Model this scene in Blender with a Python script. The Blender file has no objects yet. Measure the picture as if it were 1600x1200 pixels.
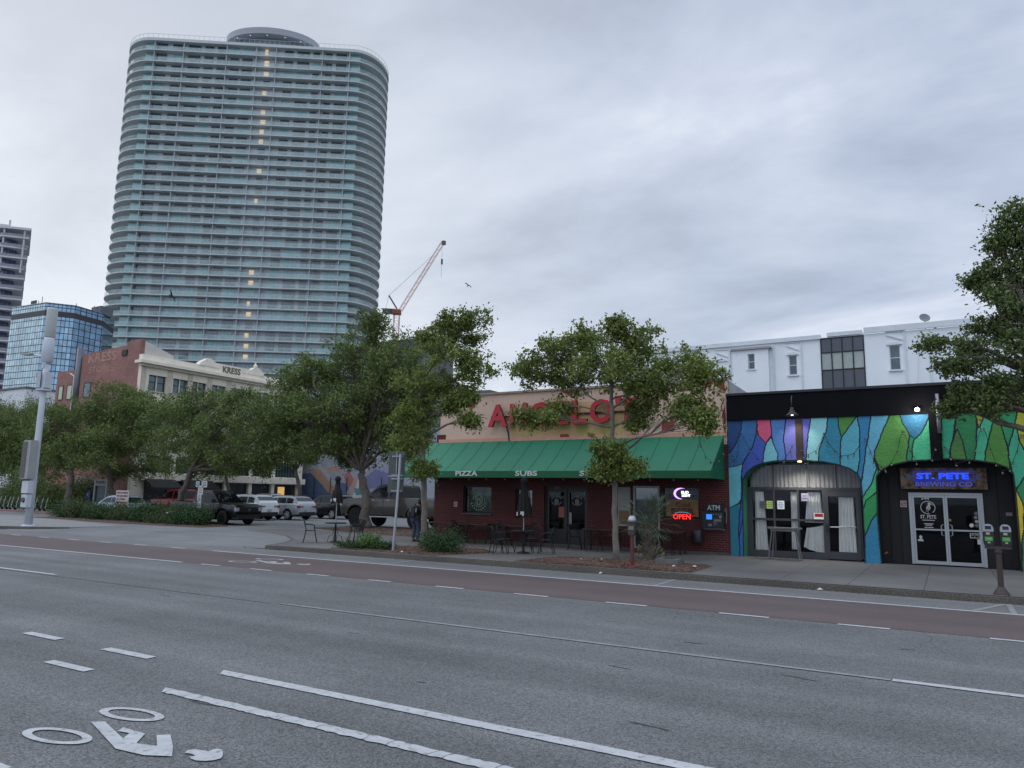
import bpy, bmesh, math, random
import numpy as np
from mathutils import Vector, Matrix, noise as mnoise
PI = math.pi
SC = bpy.context.scene
COL = SC.collection
# ---------------------------------------------------------------- camera, sky, sun, exposure
cam = bpy.data.cameras.new('camera'); camo = bpy.data.objects.new('camera', cam); COL.objects.link(camo)
camo.matrix_world = Matrix(((.86349, .06096, .50067, 0), (.50407, -.13862, -.85247, 0), (.01743, .98847, -.15043, 2.0), (0, 0, 0, 1)))
cam.sensor_width = 36; cam.lens = 25.875; cam.clip_end = 4000; cam.clip_start = .1
SC.camera = camo
SC.view_settings.view_transform = 'Standard'; SC.view_settings.look = 'None'
SC.view_settings.exposure = EXPOSURE = 0.0; SC.view_settings.gamma = 1
world = bpy.data.worlds.new("World"); SC.world = world; world.use_nodes = True
wt = world.node_tree; wt.nodes.clear()
def WN(t, **k):
    n = wt.nodes.new(t)
    for a, b in k.items(): setattr(n, a, b)
    return n
def WL(a, b): wt.links.new(a, b)
def wmath(op, a, b=None, c=None):
    n = WN('ShaderNodeMath', operation=op)
    for i, v in enumerate((a, b, c)):
        if v is None: continue
        if isinstance(v, (int, float)): n.inputs[i].default_value = v
        else: WL(v, n.inputs[i])
    return n.outputs[0]
SUN_EL, SUN_ROT = math.radians(38), math.radians(-95)
nish = WN('ShaderNodeTexSky', sky_type='NISHITA'); nish.sun_disc = False
nish.sun_elevation = SUN_EL; nish.sun_rotation = SUN_ROT
tc = WN('ShaderNodeTexCoord'); sep = WN('ShaderNodeSeparateXYZ'); WL(tc.outputs['Generated'], sep.inputs[0])
zc = wmath('MAXIMUM', sep.outputs[2], 0.0)
den = wmath('ADD', zc, .22)
comb = WN('ShaderNodeCombineXYZ'); WL(wmath('DIVIDE', sep.outputs[0], den), comb.inputs[0]); WL(wmath('DIVIDE', sep.outputs[1], den), comb.inputs[1]); comb.inputs[2].default_value = 0.7
mp = WN('ShaderNodeMapping'); mp.inputs['Rotation'].default_value = (0, 0, math.radians(35)); mp.inputs['Scale'].default_value = (.85, 1.25, 1); WL(comb.outputs[0], mp.inputs[0])
nz = WN('ShaderNodeTexNoise'); nz.inputs['Scale'].default_value = 1.15; nz.inputs['Detail'].default_value = 7; nz.inputs['Roughness'].default_value = .56; nz.inputs['Distortion'].default_value = .35; WL(mp.outputs[0], nz.inputs['Vector'])
nz2 = WN('ShaderNodeTexNoise'); nz2.inputs['Scale'].default_value = .45; nz2.inputs['Detail'].default_value = 3; WL(mp.outputs[0], nz2.inputs['Vector'])
cl = wmath('ADD', wmath('MULTIPLY', nz.outputs[0], .62), wmath('MULTIPLY', nz2.outputs[0], .38))
cr = WN('ShaderNodeValToRGB'); WL(cl, cr.inputs[0])
e = cr.color_ramp.elements
e[0].position = .41; e[0].color = (.37, .43, .55, 1)
e[1].position = .61; e[1].color = (.76, .82, .92, 1)
m = e.new(.46); m.color = (.44, .515, .655, 1)
m = e.new(.54); m.color = (.575, .645, .785, 1)
# brighter, paler cloud low in the direction of the rising light (to the left of the street)
dp = WN('ShaderNodeVectorMath', operation='DOT_PRODUCT'); WL(tc.outputs['Generated'], dp.inputs[0])
az = math.radians(68); dp.inputs[1].default_value = (-math.sin(az) * .97, math.cos(az) * .97, .2)
glow = wmath('POWER', wmath('MAXIMUM', dp.outputs['Value'], 0.0), 3.6)
mixg = WN('ShaderNodeMixRGB', blend_type='MIX'); WL(wmath('MULTIPLY', glow, wmath('MULTIPLY', cl, 1.35)), mixg.inputs[0]); WL(cr.outputs[0], mixg.inputs[1]); mixg.inputs[2].default_value = (.95, .97, .99, 1)
# an overcast sky is brightest overhead
up = wmath('SMOOTH_MIN', wmath('MULTIPLY', wmath('MAXIMUM', wmath('SUBTRACT', zc, .60), 0.0), 5.5), 1.5, .2)
# extra brightness added to the unseen sky behind the camera, lighting the facing walls
back = wmath('MULTIPLY', wmath('MAXIMUM', wmath('MULTIPLY', sep.outputs[1], -1.0), 0.0), .55)
boost = wmath('ADD', wmath('ADD', up, 1.0), back)
mulb = WN('ShaderNodeVectorMath', operation='SCALE'); WL(mixg.outputs[0], mulb.inputs[0]); WL(boost, mulb.inputs['Scale'])
mixs = WN('ShaderNodeMixRGB', blend_type='ADD'); mixs.inputs[0].default_value = 1
sc_n = WN('ShaderNodeVectorMath', operation='SCALE'); WL(nish.outputs[0], sc_n.inputs[0]); sc_n.inputs['Scale'].default_value = .006
WL(mulb.outputs[0], mixs.inputs[1]); WL(sc_n.outputs[0], mixs.inputs[2])
bg = WN('ShaderNodeBackground'); WL(mixs.outputs[0], bg.inputs[0]); bg.inputs[1].default_value = 1.0
wo = WN('ShaderNodeOutputWorld'); WL(bg.outputs[0], wo.inputs[0])
sl = bpy.data.lights.new('sun', 'SUN'); sl.energy = .35; sl.angle = math.radians(25); sl.color = (1, .96, .9)
so = bpy.data.objects.new('sun', sl); COL.objects.link(so)
# the light comes from the left, slightly behind the camera
so.rotation_euler = (PI/2 - SUN_EL, 0, math.radians(-75))
# ---------------------------------------------------------------- helpers
rnd = random.Random(7)
LOC = {}
def tag(o, label=None, cat=None, group=None, kind=None):
    if label: o['label'] = label
    if cat: o['category'] = cat
    if group: o['group'] = group
    if kind: o['kind'] = kind
    return o
def root(name, label, cat, loc=(0, 0, 0), group=None):
    o = bpy.data.objects.new(name, None); COL.objects.link(o); o.location = loc; o.empty_display_size = .2
    LOC[o.name] = Vector(loc); return tag(o, label, cat, group)
def lin(c): 
    return tuple((x/255/12.92 if x <= 10 else ((x/255+.055)/1.055)**2.4) for x in c)
MATS = {}
def M(name, col, rough=.7, metal=0, var=.12, scale=2.0, bump=0, bscale=60, coat=0, island=0, emit=None, estr=0, spec=.5, detail=6, dark=None, dscale=.6, dthr=.55, attr=None):
    if name in MATS: return MATS[name]
    m = bpy.data.materials.new(name); m.use_nodes = True; nt = m.node_tree; b = nt.nodes['Principled BSDF']; L = nt.links.new
    b.inputs['Roughness'].default_value = rough; b.inputs['Metallic'].default_value = metal
    b.inputs['Specular IOR Level'].default_value = spec; b.inputs['Coat Weight'].default_value = coat
    col = lin(col)
    tc = nt.nodes.new('ShaderNodeTexCoord')
    n = nt.nodes.new('ShaderNodeTexNoise'); n.inputs['Scale'].default_value = scale; n.inputs['Detail'].default_value = detail; n.inputs['Roughness'].default_value = .6
    L(tc.outputs['Object'], n.inputs['Vector'])
    mr = nt.nodes.new('ShaderNodeMapRange'); mr.inputs['From Min'].default_value = .3; mr.inputs['From Max'].default_value = .7
    mr.inputs['To Min'].default_value = 1 - var; mr.inputs['To Max'].default_value = 1 + var; L(n.outputs[0], mr.inputs['Value'])
    base = nt.nodes.new('ShaderNodeRGB'); base.outputs[0].default_value = (*col, 1); src = base.outputs[0]
    if attr:
        a = nt.nodes.new('ShaderNodeAttribute'); a.attribute_name = attr; src = a.outputs['Color']
    if dark:
        n2 = nt.nodes.new('ShaderNodeTexNoise'); n2.inputs['Scale'].default_value = dscale; n2.inputs['Detail'].default_value = 8; n2.inputs['Roughness'].default_value = .65; L(tc.outputs['Object'], n2.inputs['Vector'])
        r2 = nt.nodes.new('ShaderNodeMapRange'); r2.inputs['From Min'].default_value = dthr; r2.inputs['From Max'].default_value = dthr + .15; L(n2.outputs[0], r2.inputs['Value'])
        mx = nt.nodes.new('ShaderNodeMixRGB'); L(r2.outputs[0], mx.inputs[0]); L(src, mx.inputs[1]); mx.inputs[2].default_value = (*lin(dark), 1); src = mx.outputs[0]
    sc = nt.nodes.new('ShaderNodeVectorMath'); sc.operation = 'SCALE'; L(src, sc.inputs[0]); L(mr.outputs[0], sc.inputs['Scale'])
    out = sc.outputs[0]
    if island:
        g = nt.nodes.new('ShaderNodeNewGeometry'); r3 = nt.nodes.new('ShaderNodeMapRange'); r3.inputs['To Min'].default_value = 1 - island; r3.inputs['To Max'].default_value = 1 + island
        L(g.outputs['Random Per Island'], r3.inputs['Value']); s3 = nt.nodes.new('ShaderNodeVectorMath'); s3.operation = 'SCALE'; L(out, s3.inputs[0]); L(r3.outputs[0], s3.inputs['Scale']); out = s3.outputs[0]
    L(out, b.inputs['Base Color'])
    if bump:
        n4 = nt.nodes.new('ShaderNodeTexNoise'); n4.inputs['Scale'].default_value = bscale; n4.inputs['Detail'].default_value = 4; L(tc.outputs['Object'], n4.inputs['Vector'])
        bp = nt.nodes.new('ShaderNodeBump'); bp.inputs['Strength'].default_value = bump; bp.inputs['Distance'].default_value = .02; L(n4.outputs[0], bp.inputs['Height']); L(bp.outputs[0], b.inputs['Normal'])
    if emit:
        b.inputs['Emission Color'].default_value = (*lin(emit), 1); b.inputs['Emission Strength'].default_value = estr
    MATS[name] = m; return m
def glass(name, tint=(200, 215, 220), alpha=.8, rough=.02, ior=1.32):
    if name in MATS: return MATS[name]
    m = bpy.data.materials.new(name); m.use_nodes = True; nt = m.node_tree; nt.nodes.clear(); L = nt.links.new
    t = nt.nodes.new('ShaderNodeBsdfTransparent'); t.inputs[0].default_value = (*lin(tint), 1)
    g = nt.nodes.new('ShaderNodeBsdfGlossy'); g.inputs['Roughness'].default_value = rough; g.inputs[0].default_value = (.7, .74, .78, 1)
    f = nt.nodes.new('ShaderNodeFresnel'); f.inputs[0].default_value = ior
    ad = nt.nodes.new('ShaderNodeMath'); ad.operation = 'ADD'; ad.use_clamp = True; ad.inputs[1].default_value = 1 - alpha; L(f.outputs[0], ad.inputs[0])
    mx = nt.nodes.new('ShaderNodeMixShader'); L(ad.outputs[0], mx.inputs[0]); L(t.outputs[0], mx.inputs[1]); L(g.outputs[0], mx.inputs[2])
    o = nt.nodes.new('ShaderNodeOutputMaterial'); L(mx.outputs[0], o.inputs[0]); MATS[name] = m; return m
def brick(name, c1, c2, mortar, bw=.21, rh=.075, ms=.012, var=.25, ghost=False):
    if name in MATS: return MATS[name]
    m = bpy.data.materials.new(name); m.use_nodes = True; nt = m.node_tree; b = nt.nodes['Principled BSDF']; L = nt.links.new
    b.inputs['Roughness'].default_value = .85
    tc = nt.nodes.new('ShaderNodeTexCoord'); s = nt.nodes.new('ShaderNodeSeparateXYZ'); L(tc.outputs['Object'], s.inputs[0])
    a = nt.nodes.new('ShaderNodeMath'); a.operation = 'ADD'; L(s.outputs[0], a.inputs[0]); L(s.outputs[1], a.inputs[1])
    c = nt.nodes.new('ShaderNodeCombineXYZ'); L(a.outputs[0], c.inputs[0]); L(s.outputs[2], c.inputs[1])
    bt = nt.nodes.new('ShaderNodeTexBrick'); L(c.outputs[0], bt.inputs['Vector'])
    for k, v in (('Scale', 1), ('Brick Width', bw), ('Row Height', rh), ('Mortar Size', ms), ('Mortar Smooth', .3), ('Bias', -.1)): bt.inputs[k].default_value = v
    bt.inputs['Color1'].default_value = (*lin(c1), 1); bt.inputs['Color2'].default_value = (*lin(c2), 1); bt.inputs['Mortar'].default_value = (*lin(mortar), 1)
    n = nt.nodes.new('ShaderNodeTexNoise'); n.inputs['Scale'].default_value = .7; n.inputs['Detail'].default_value = 8; L(tc.outputs['Object'], n.inputs['Vector'])
    mr = nt.nodes.new('ShaderNodeMapRange'); mr.inputs['From Min'].default_value = .3; mr.inputs['From Max'].default_value = .7; mr.inputs['To Min'].default_value = 1 - var; mr.inputs['To Max'].default_value = 1 + var; L(n.outputs[0], mr.inputs['Value'])
    sc = nt.nodes.new('ShaderNodeVectorMath'); sc.operation = 'SCALE'; L(bt.outputs[0], sc.inputs[0]); L(mr.outputs[0], sc.inputs['Scale']); L(sc.outputs[0], b.inputs['Base Color'])
    bp = nt.nodes.new('ShaderNodeBump'); bp.inputs['Strength'].default_value = .6; bp.inputs['Distance'].default_value = .01; bp.invert = True; L(bt.outputs['Fac'], bp.inputs['Height']); L(bp.outputs[0], b.inputs['Normal'])
    MATS[name] = m; return m
class MB:
    def __init__(s): s.V = []; s.F = []; s.n = 0
    def add(s, vs, fs):
        k = len(s.V); s.V += [tuple(v) for v in vs]; s.F += [tuple(i + k for i in f) for f in fs]; return s
    def box(s, x0, x1, y0, y1, z0, z1):
        v = [(x, y, z) for z in (z0, z1) for x, y in ((x0, y0), (x1, y0), (x1, y1), (x0, y1))]
        return s.add(v, [(3, 2, 1, 0), (4, 5, 6, 7), (0, 1, 5, 4), (1, 2, 6, 5), (2, 3, 7, 6), (3, 0, 4, 7)])
    def cbox(s, c, sz, rz=0, rx=0, ry=0):
        R = Matrix.Rotation(rz, 3, 'Z') @ Matrix.Rotation(ry, 3, 'Y') @ Matrix.Rotation(rx, 3, 'X')
        v = [Vector(c) + R @ Vector((a * sz[0] / 2, b * sz[1] / 2, d * sz[2] / 2)) for d in (-1, 1) for a, b in ((-1, -1), (1, -1), (1, 1), (-1, 1))]
        return s.add(v, [(3, 2, 1, 0), (4, 5, 6, 7), (0, 1, 5, 4), (1, 2, 6, 5), (2, 3, 7, 6), (3, 0, 4, 7)])
    def quad(s, *p): return s.add(p, [tuple(range(len(p)))])
    def prism(s, poly, ax, a, b):
        f = {'y': lambda p, t: (p[0], t, p[1]), 'x': lambda p, t: (t, p[0], p[1]), 'z': lambda p, t: (p[0], p[1], t)}[ax]
        n = len(poly); v = [f(p, a) for p in poly] + [f(p, b) for p in poly]
        return s.add(v, [tuple(range(n)), tuple(range(2 * n - 1, n - 1, -1))] + [(i, i + n, (i + 1) % n + n, (i + 1) % n) for i in range(n)])
    def tube(s, pts, r, n=6, cap=True):
        pts = [Vector(p) for p in pts]; rs = r if isinstance(r, (list, tuple)) else [r] * len(pts); vs = []; fs = []; ref = None
        for i, p in enumerate(pts):
            t = (pts[min(i + 1, len(pts) - 1)] - pts[max(i - 1, 0)])
            t = t.normalized() if t.length > 1e-9 else Vector((0, 0, 1))
            if ref is None: ref = t.orthogonal().normalized()
            else:
                ref = ref - t * ref.dot(t); ref = ref.normalized() if ref.length > 1e-6 else t.orthogonal().normalized()
            w = t.cross(ref)
            for k in range(n):
                a = 2 * PI * k / n; vs.append(p + (ref * math.cos(a) + w * math.sin(a)) * rs[i])
        for i in range(len(pts) - 1):
            for k in range(n): fs.append((i * n + k, i * n + (k + 1) % n, (i + 1) * n + (k + 1) % n, (i + 1) * n + k))
        if cap: fs += [tuple(range(n - 1, -1, -1)), tuple(range((len(pts) - 1) * n, len(pts) * n))]
        return s.add(vs, fs)
    def lathe(s, prof, c=(0, 0, 0), n=16, ax='z'):
        vs = []; fs = []
        for r, z in prof:
            for k in range(n):
                a = 2 * PI * k / n; x, y = r * math.cos(a), r * math.sin(a)
                p = (x, y, z) if ax == 'z' else ((x, z, y) if ax == 'y' else (z, x, y))
                vs.append((p[0] + c[0], p[1] + c[1], p[2] + c[2]))
        for i in range(len(prof) - 1):
            for k in range(n): fs.append((i * n + k, i * n + (k + 1) % n, (i + 1) * n + (k + 1) % n, (i + 1) * n + k))
        fs += [tuple(range(n - 1, -1, -1)), tuple(range((len(prof) - 1) * n, len(prof) * n))]
        return s.add(vs, fs)
    def ball(s, c, r, n=8, sz=1):
        return s.lathe([(r * math.sin(PI * i / n) + 1e-4, -r * sz * math.cos(PI * i / n)) for i in range(n + 1)], c, n + 2)
    def wall(s, x0, x1, z0, z1, y0, y1, holes, ax='y'):
        xs = sorted({x0, x1, *[v for h in holes for v in h[:2]]}); zs = sorted({z0, z1, *[v for h in holes for v in h[2:]]})
        xs = [x for x in xs if x0 <= x <= x1]; zs = [z for z in zs if z0 <= z <= z1]
        for i in range(len(xs) - 1):
            j = 0
            while j < len(zs) - 1:
                inh = lambda jj: any(h[0] <= (xs[i] + xs[i+1]) / 2 <= h[1] and h[2] <= (zs[jj] + zs[jj+1]) / 2 <= h[3] for h in holes)
                if inh(j): j += 1; continue
                k = j
                while k + 1 < len(zs) - 1 and not inh(k + 1): k += 1
                if ax == 'y': s.box(xs[i], xs[i+1], y0, y1, zs[j], zs[k+1])
                else: s.box(y0, y1, xs[i], xs[i+1], zs[j], zs[k+1])
                j = k + 1
        return s
    def build(s, name, mat, parent=None, smooth=False, bevel=0):
        off = LOC.get(parent.name, Vector()) if parent else Vector()
        me = bpy.data.meshes.new(name); me.from_pydata([(v[0] - off[0], v[1] - off[1], v[2] - off[2]) for v in s.V], [], s.F)
        bm = bmesh.new(); bm.from_mesh(me)
        if s.n: bmesh.ops.remove_doubles(bm, verts=bm.verts, dist=s.n)
        bmesh.ops.recalc_face_normals(bm, faces=bm.faces)
        if bevel: bmesh.ops.bevel(bm, geom=bm.edges[:], offset=bevel, segments=2, affect='EDGES', clamp_overlap=True)
        bm.to_mesh(me); bm.free()
        if smooth: me.polygons.foreach_set('use_smooth', [True] * len(me.polygons))
        if mat: me.materials.append(mat)
        o = bpy.data.objects.new(name, me); COL.objects.link(o)
        if parent: o.parent = parent; LOC[o.name] = off
        return o
def bx(name, mat, parent, *a, bevel=0): return MB().box(*a).build(name, mat, parent, bevel=bevel)
def children(o): return [c for c in bpy.data.objects if c.parent == o]
KIDS = {}
def copy_tree(o, parent=None):
    c = o.copy(); COL.objects.link(c); c.parent = parent
    if o.name not in KIDS: KIDS[o.name] = children(o)
    for ch in KIDS[o.name]: copy_tree(ch, c)
    return c
def text_mesh(s, w, h, ext, weight=0, sep=False):
    cu = bpy.data.curves.new('t', 'FONT'); cu.body = s; cu.size = 1; cu.extrude = 0; cu.offset = weight; cu.resolution_u = 3; cu.extrude = .5
    ob = bpy.data.objects.new('t', cu); COL.objects.link(ob)
    me = bpy.data.meshes.new_from_object(ob.evaluated_get(bpy.context.evaluated_depsgraph_get()))
    bpy.data.objects.remove(ob)
    co = np.array([v.co[:] for v in me.vertices]); mn = co.min(0); mx = co.max(0)
    co = (co - mn) / np.maximum(mx - mn, 1e-6)
    V = [(p[0] * w, p[1] * h, (p[2]) * ext) for p in co]; F = [tuple(p.vertices) for p in me.polygons]
    bpy.data.meshes.remove(me); return V, F
def text(name, s, mat, parent, loc, w, h, ext=.01, rz=0, weight=0.0, lay=False):
    """lettering w x h, lower left corner at loc, reading along +x turned by rz, front face towards -y"""
    V, F = text_mesh(s, w, h, ext, weight); R = Matrix.Rotation(rz, 3, 'Z'); mb = MB()
    mb.add([Vector(loc) + R @ Vector((v[0], -v[2], v[1])) for v in V], F)
    return mb.build(name, mat, parent)
def union(*objs): pass
def apply_bool(o, cutters):
    for c in cutters:
        md = o.modifiers.new('b', 'BOOLEAN'); md.operation = 'DIFFERENCE'; md.object = c; md.solver = 'EXACT'
    dg = bpy.context.evaluated_depsgraph_get(); me = bpy.data.meshes.new_from_object(o.evaluated_get(dg))
    o.modifiers.clear(); old = o.data; o.data = me
    for c in cutters: bpy.data.objects.remove(c)
# leaf masses -------------------------------------------------------------
def leaves_mesh(name, C, size, mat, parent, seed, flat=.35, asp=.5):
    """C: Nx3 centres (world); one small rhombus leaf per centre"""
    g = np.random.default_rng(seed); N = len(C); off = np.array(LOC.get(parent.name, Vector()) if parent else (0, 0, 0))
    a = g.normal(size=(N, 3)); a /= np.linalg.norm(a, axis=1)[:, None]
    nn = g.normal(size=(N, 3)); nn[:, 2] += flat * 2; b = np.cross(nn, a); b /= np.linalg.norm(b, axis=1)[:, None] + 1e-9
    L = size * g.uniform(.7, 1.3, (N, 1)); a *= L * .5; b *= L * .5 * asp
    V = np.stack([C - a, C + b, C + a, C - b], 1).reshape(-1, 3) - off
    me = bpy.data.meshes.new(name); me.vertices.add(4 * N); me.vertices.foreach_set('co', V.astype(np.float32).ravel())
    me.loops.add(4 * N); me.loops.foreach_set('vertex_index', np.arange(4 * N, dtype=np.int32))
    me.polygons.add(N); me.polygons.foreach_set('loop_start', np.arange(0, 4 * N, 4, dtype=np.int32)); me.polygons.foreach_set('loop_total', np.full(N, 4, np.int32))
    me.update(calc_edges=True); me.materials.append(mat)
    o = bpy.data.objects.new(name, me); COL.objects.link(o)
    if parent: o.parent = parent; LOC[o.name] = Vector(off)
    return o
def leafmat(name, col, trans=.25, isl=.35, var=.3, scale=.9):
    m = M(name, col, rough=.6, var=var, scale=scale, island=isl, spec=.3)
    nt = m.node_tree; b = nt.nodes['Principled BSDF']; out = nt.nodes['Material Output']; t = nt.nodes.new('ShaderNodeBsdfTranslucent')
    src = b.inputs['Base Color'].links[0].from_socket; nt.links.new(src, t.inputs[0])
    mx = nt.nodes.new('ShaderNodeMixShader'); mx.inputs[0].default_value = trans; nt.links.new(b.outputs[0], mx.inputs[1]); nt.links.new(t.outputs[0], mx.inputs[2]); nt.links.new(mx.outputs[0], out.inputs[0])
    return m
def tree(name, label, trunk, blobs, r0, lm, bark, seed, dens=1.0, lsize=.1, group=None, tips=26, per=26, sig=.2):
    g = np.random.default_rng(seed); base = Vector(trunk[0]); base.z = .12
    R = root(name, label, 'tree', base, group); tb = MB()
    tp = [Vector(p) for p in trunk]; tp[0].z = .1
    n = len(tp); fine = []
    for i in range(n - 1):
        for k in range(4): 
            q = tp[i].lerp(tp[i+1], k / 4); q += Vector(g.normal(size=3) * r0 * .18) if (i or k) else Vector(); fine.append(q)
    fine.append(tp[-1]); nf = len(fine)
    rad = [r0 * (1.35 if i == 0 else 1.1 if i == 1 else 1) * (1 - .5 * i / nf) for i in range(nf)]
    tb.tube(fine, rad, 9); leaves = []
    for bi, (bx_, by, bz, rx, ry, rz) in enumerate(blobs):
        c = Vector((bx_, by, bz)); cand = [i for i in range(nf) if fine[i].z < bz - .1 and i >= nf // 2] or [nf // 2]
        st = cand[-1] if bz - fine[-1].z > .3 or len(cand) < 3 else cand[int(g.integers(max(0, len(cand) - 4), len(cand)))]
        p0 = fine[st]; d = (c - p0).length
        mid = p0.lerp(c, .5) + Vector((0, 0, .12 * d if bz > p0.z else -.02 * d)) + Vector(g.normal(size=3) * d * .07)
        limb = []
        for k in range(9):
            t = k / 8; q = p0 * (1 - t) ** 2 + mid * 2 * t * (1 - t) + c * t * t; 
            if 0 < k < 8: q = q + Vector(g.normal(size=3) * d * .012)
            limb.append(q)
        rl = min(rad[st] * .62, r0 * .2 + .022 * d); tb.tube(limb, [rl * (1 - .78 * k / 8) for k in range(9)], 6)
        vol = (rx * ry * rz) ** (1 / 3); nt_ = max(8, int(tips * dens * (.35 + .65 * (rx * rz) / 1.2)))
        for _ in range(nt_):
            for _try in range(4):
                u = g.normal(size=3); u /= np.linalg.norm(u); rr = g.uniform(.2, 1.25) ** .6
                tip = c + Vector((u[0] * rx * rr, u[1] * ry * rr, u[2] * rz * rr))
                if mnoise.noise(tip * (1.15 / (sig * 5)) + Vector((seed, 0, 0))) > -.10: break
            s = limb[int(g.integers(3, 9))]; dd = (tip - s).length
            m_ = s.lerp(tip, .55) + Vector((0, 0, .1 * dd)) + Vector(g.normal(size=3) * .07 * dd)
            tb.tube([s, m_, tip], [max(.008, rl * .22), max(.006, rl * .13), .004], 4, cap=False)
            k = int(per * g.uniform(.5, 1.5)); tl = g.uniform(.15, 1.12, (k, 1))
            P = np.array(m_)[None] * (1 - tl) + np.array(tip)[None] * tl
            leaves.append(P + g.normal(size=(k, 3)) * sig * np.array([1, 1, .75]))
            # a few twigs beyond the tip
            for _t in range(2):
                e = np.array(tip) + g.normal(size=3) * sig * 1.15; kk = int(per * .3); tl = g.uniform(0, 1, (kk, 1))
                leaves.append(np.array(tip)[None] * (1 - tl) + e[None] * tl + g.normal(size=(kk, 3)) * sig * .3)
    tb.build('trunk', bark, R, smooth=True)
    leaves_mesh('crown', np.concatenate(leaves), lsize, lm, R, seed + 1)
    return R
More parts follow.
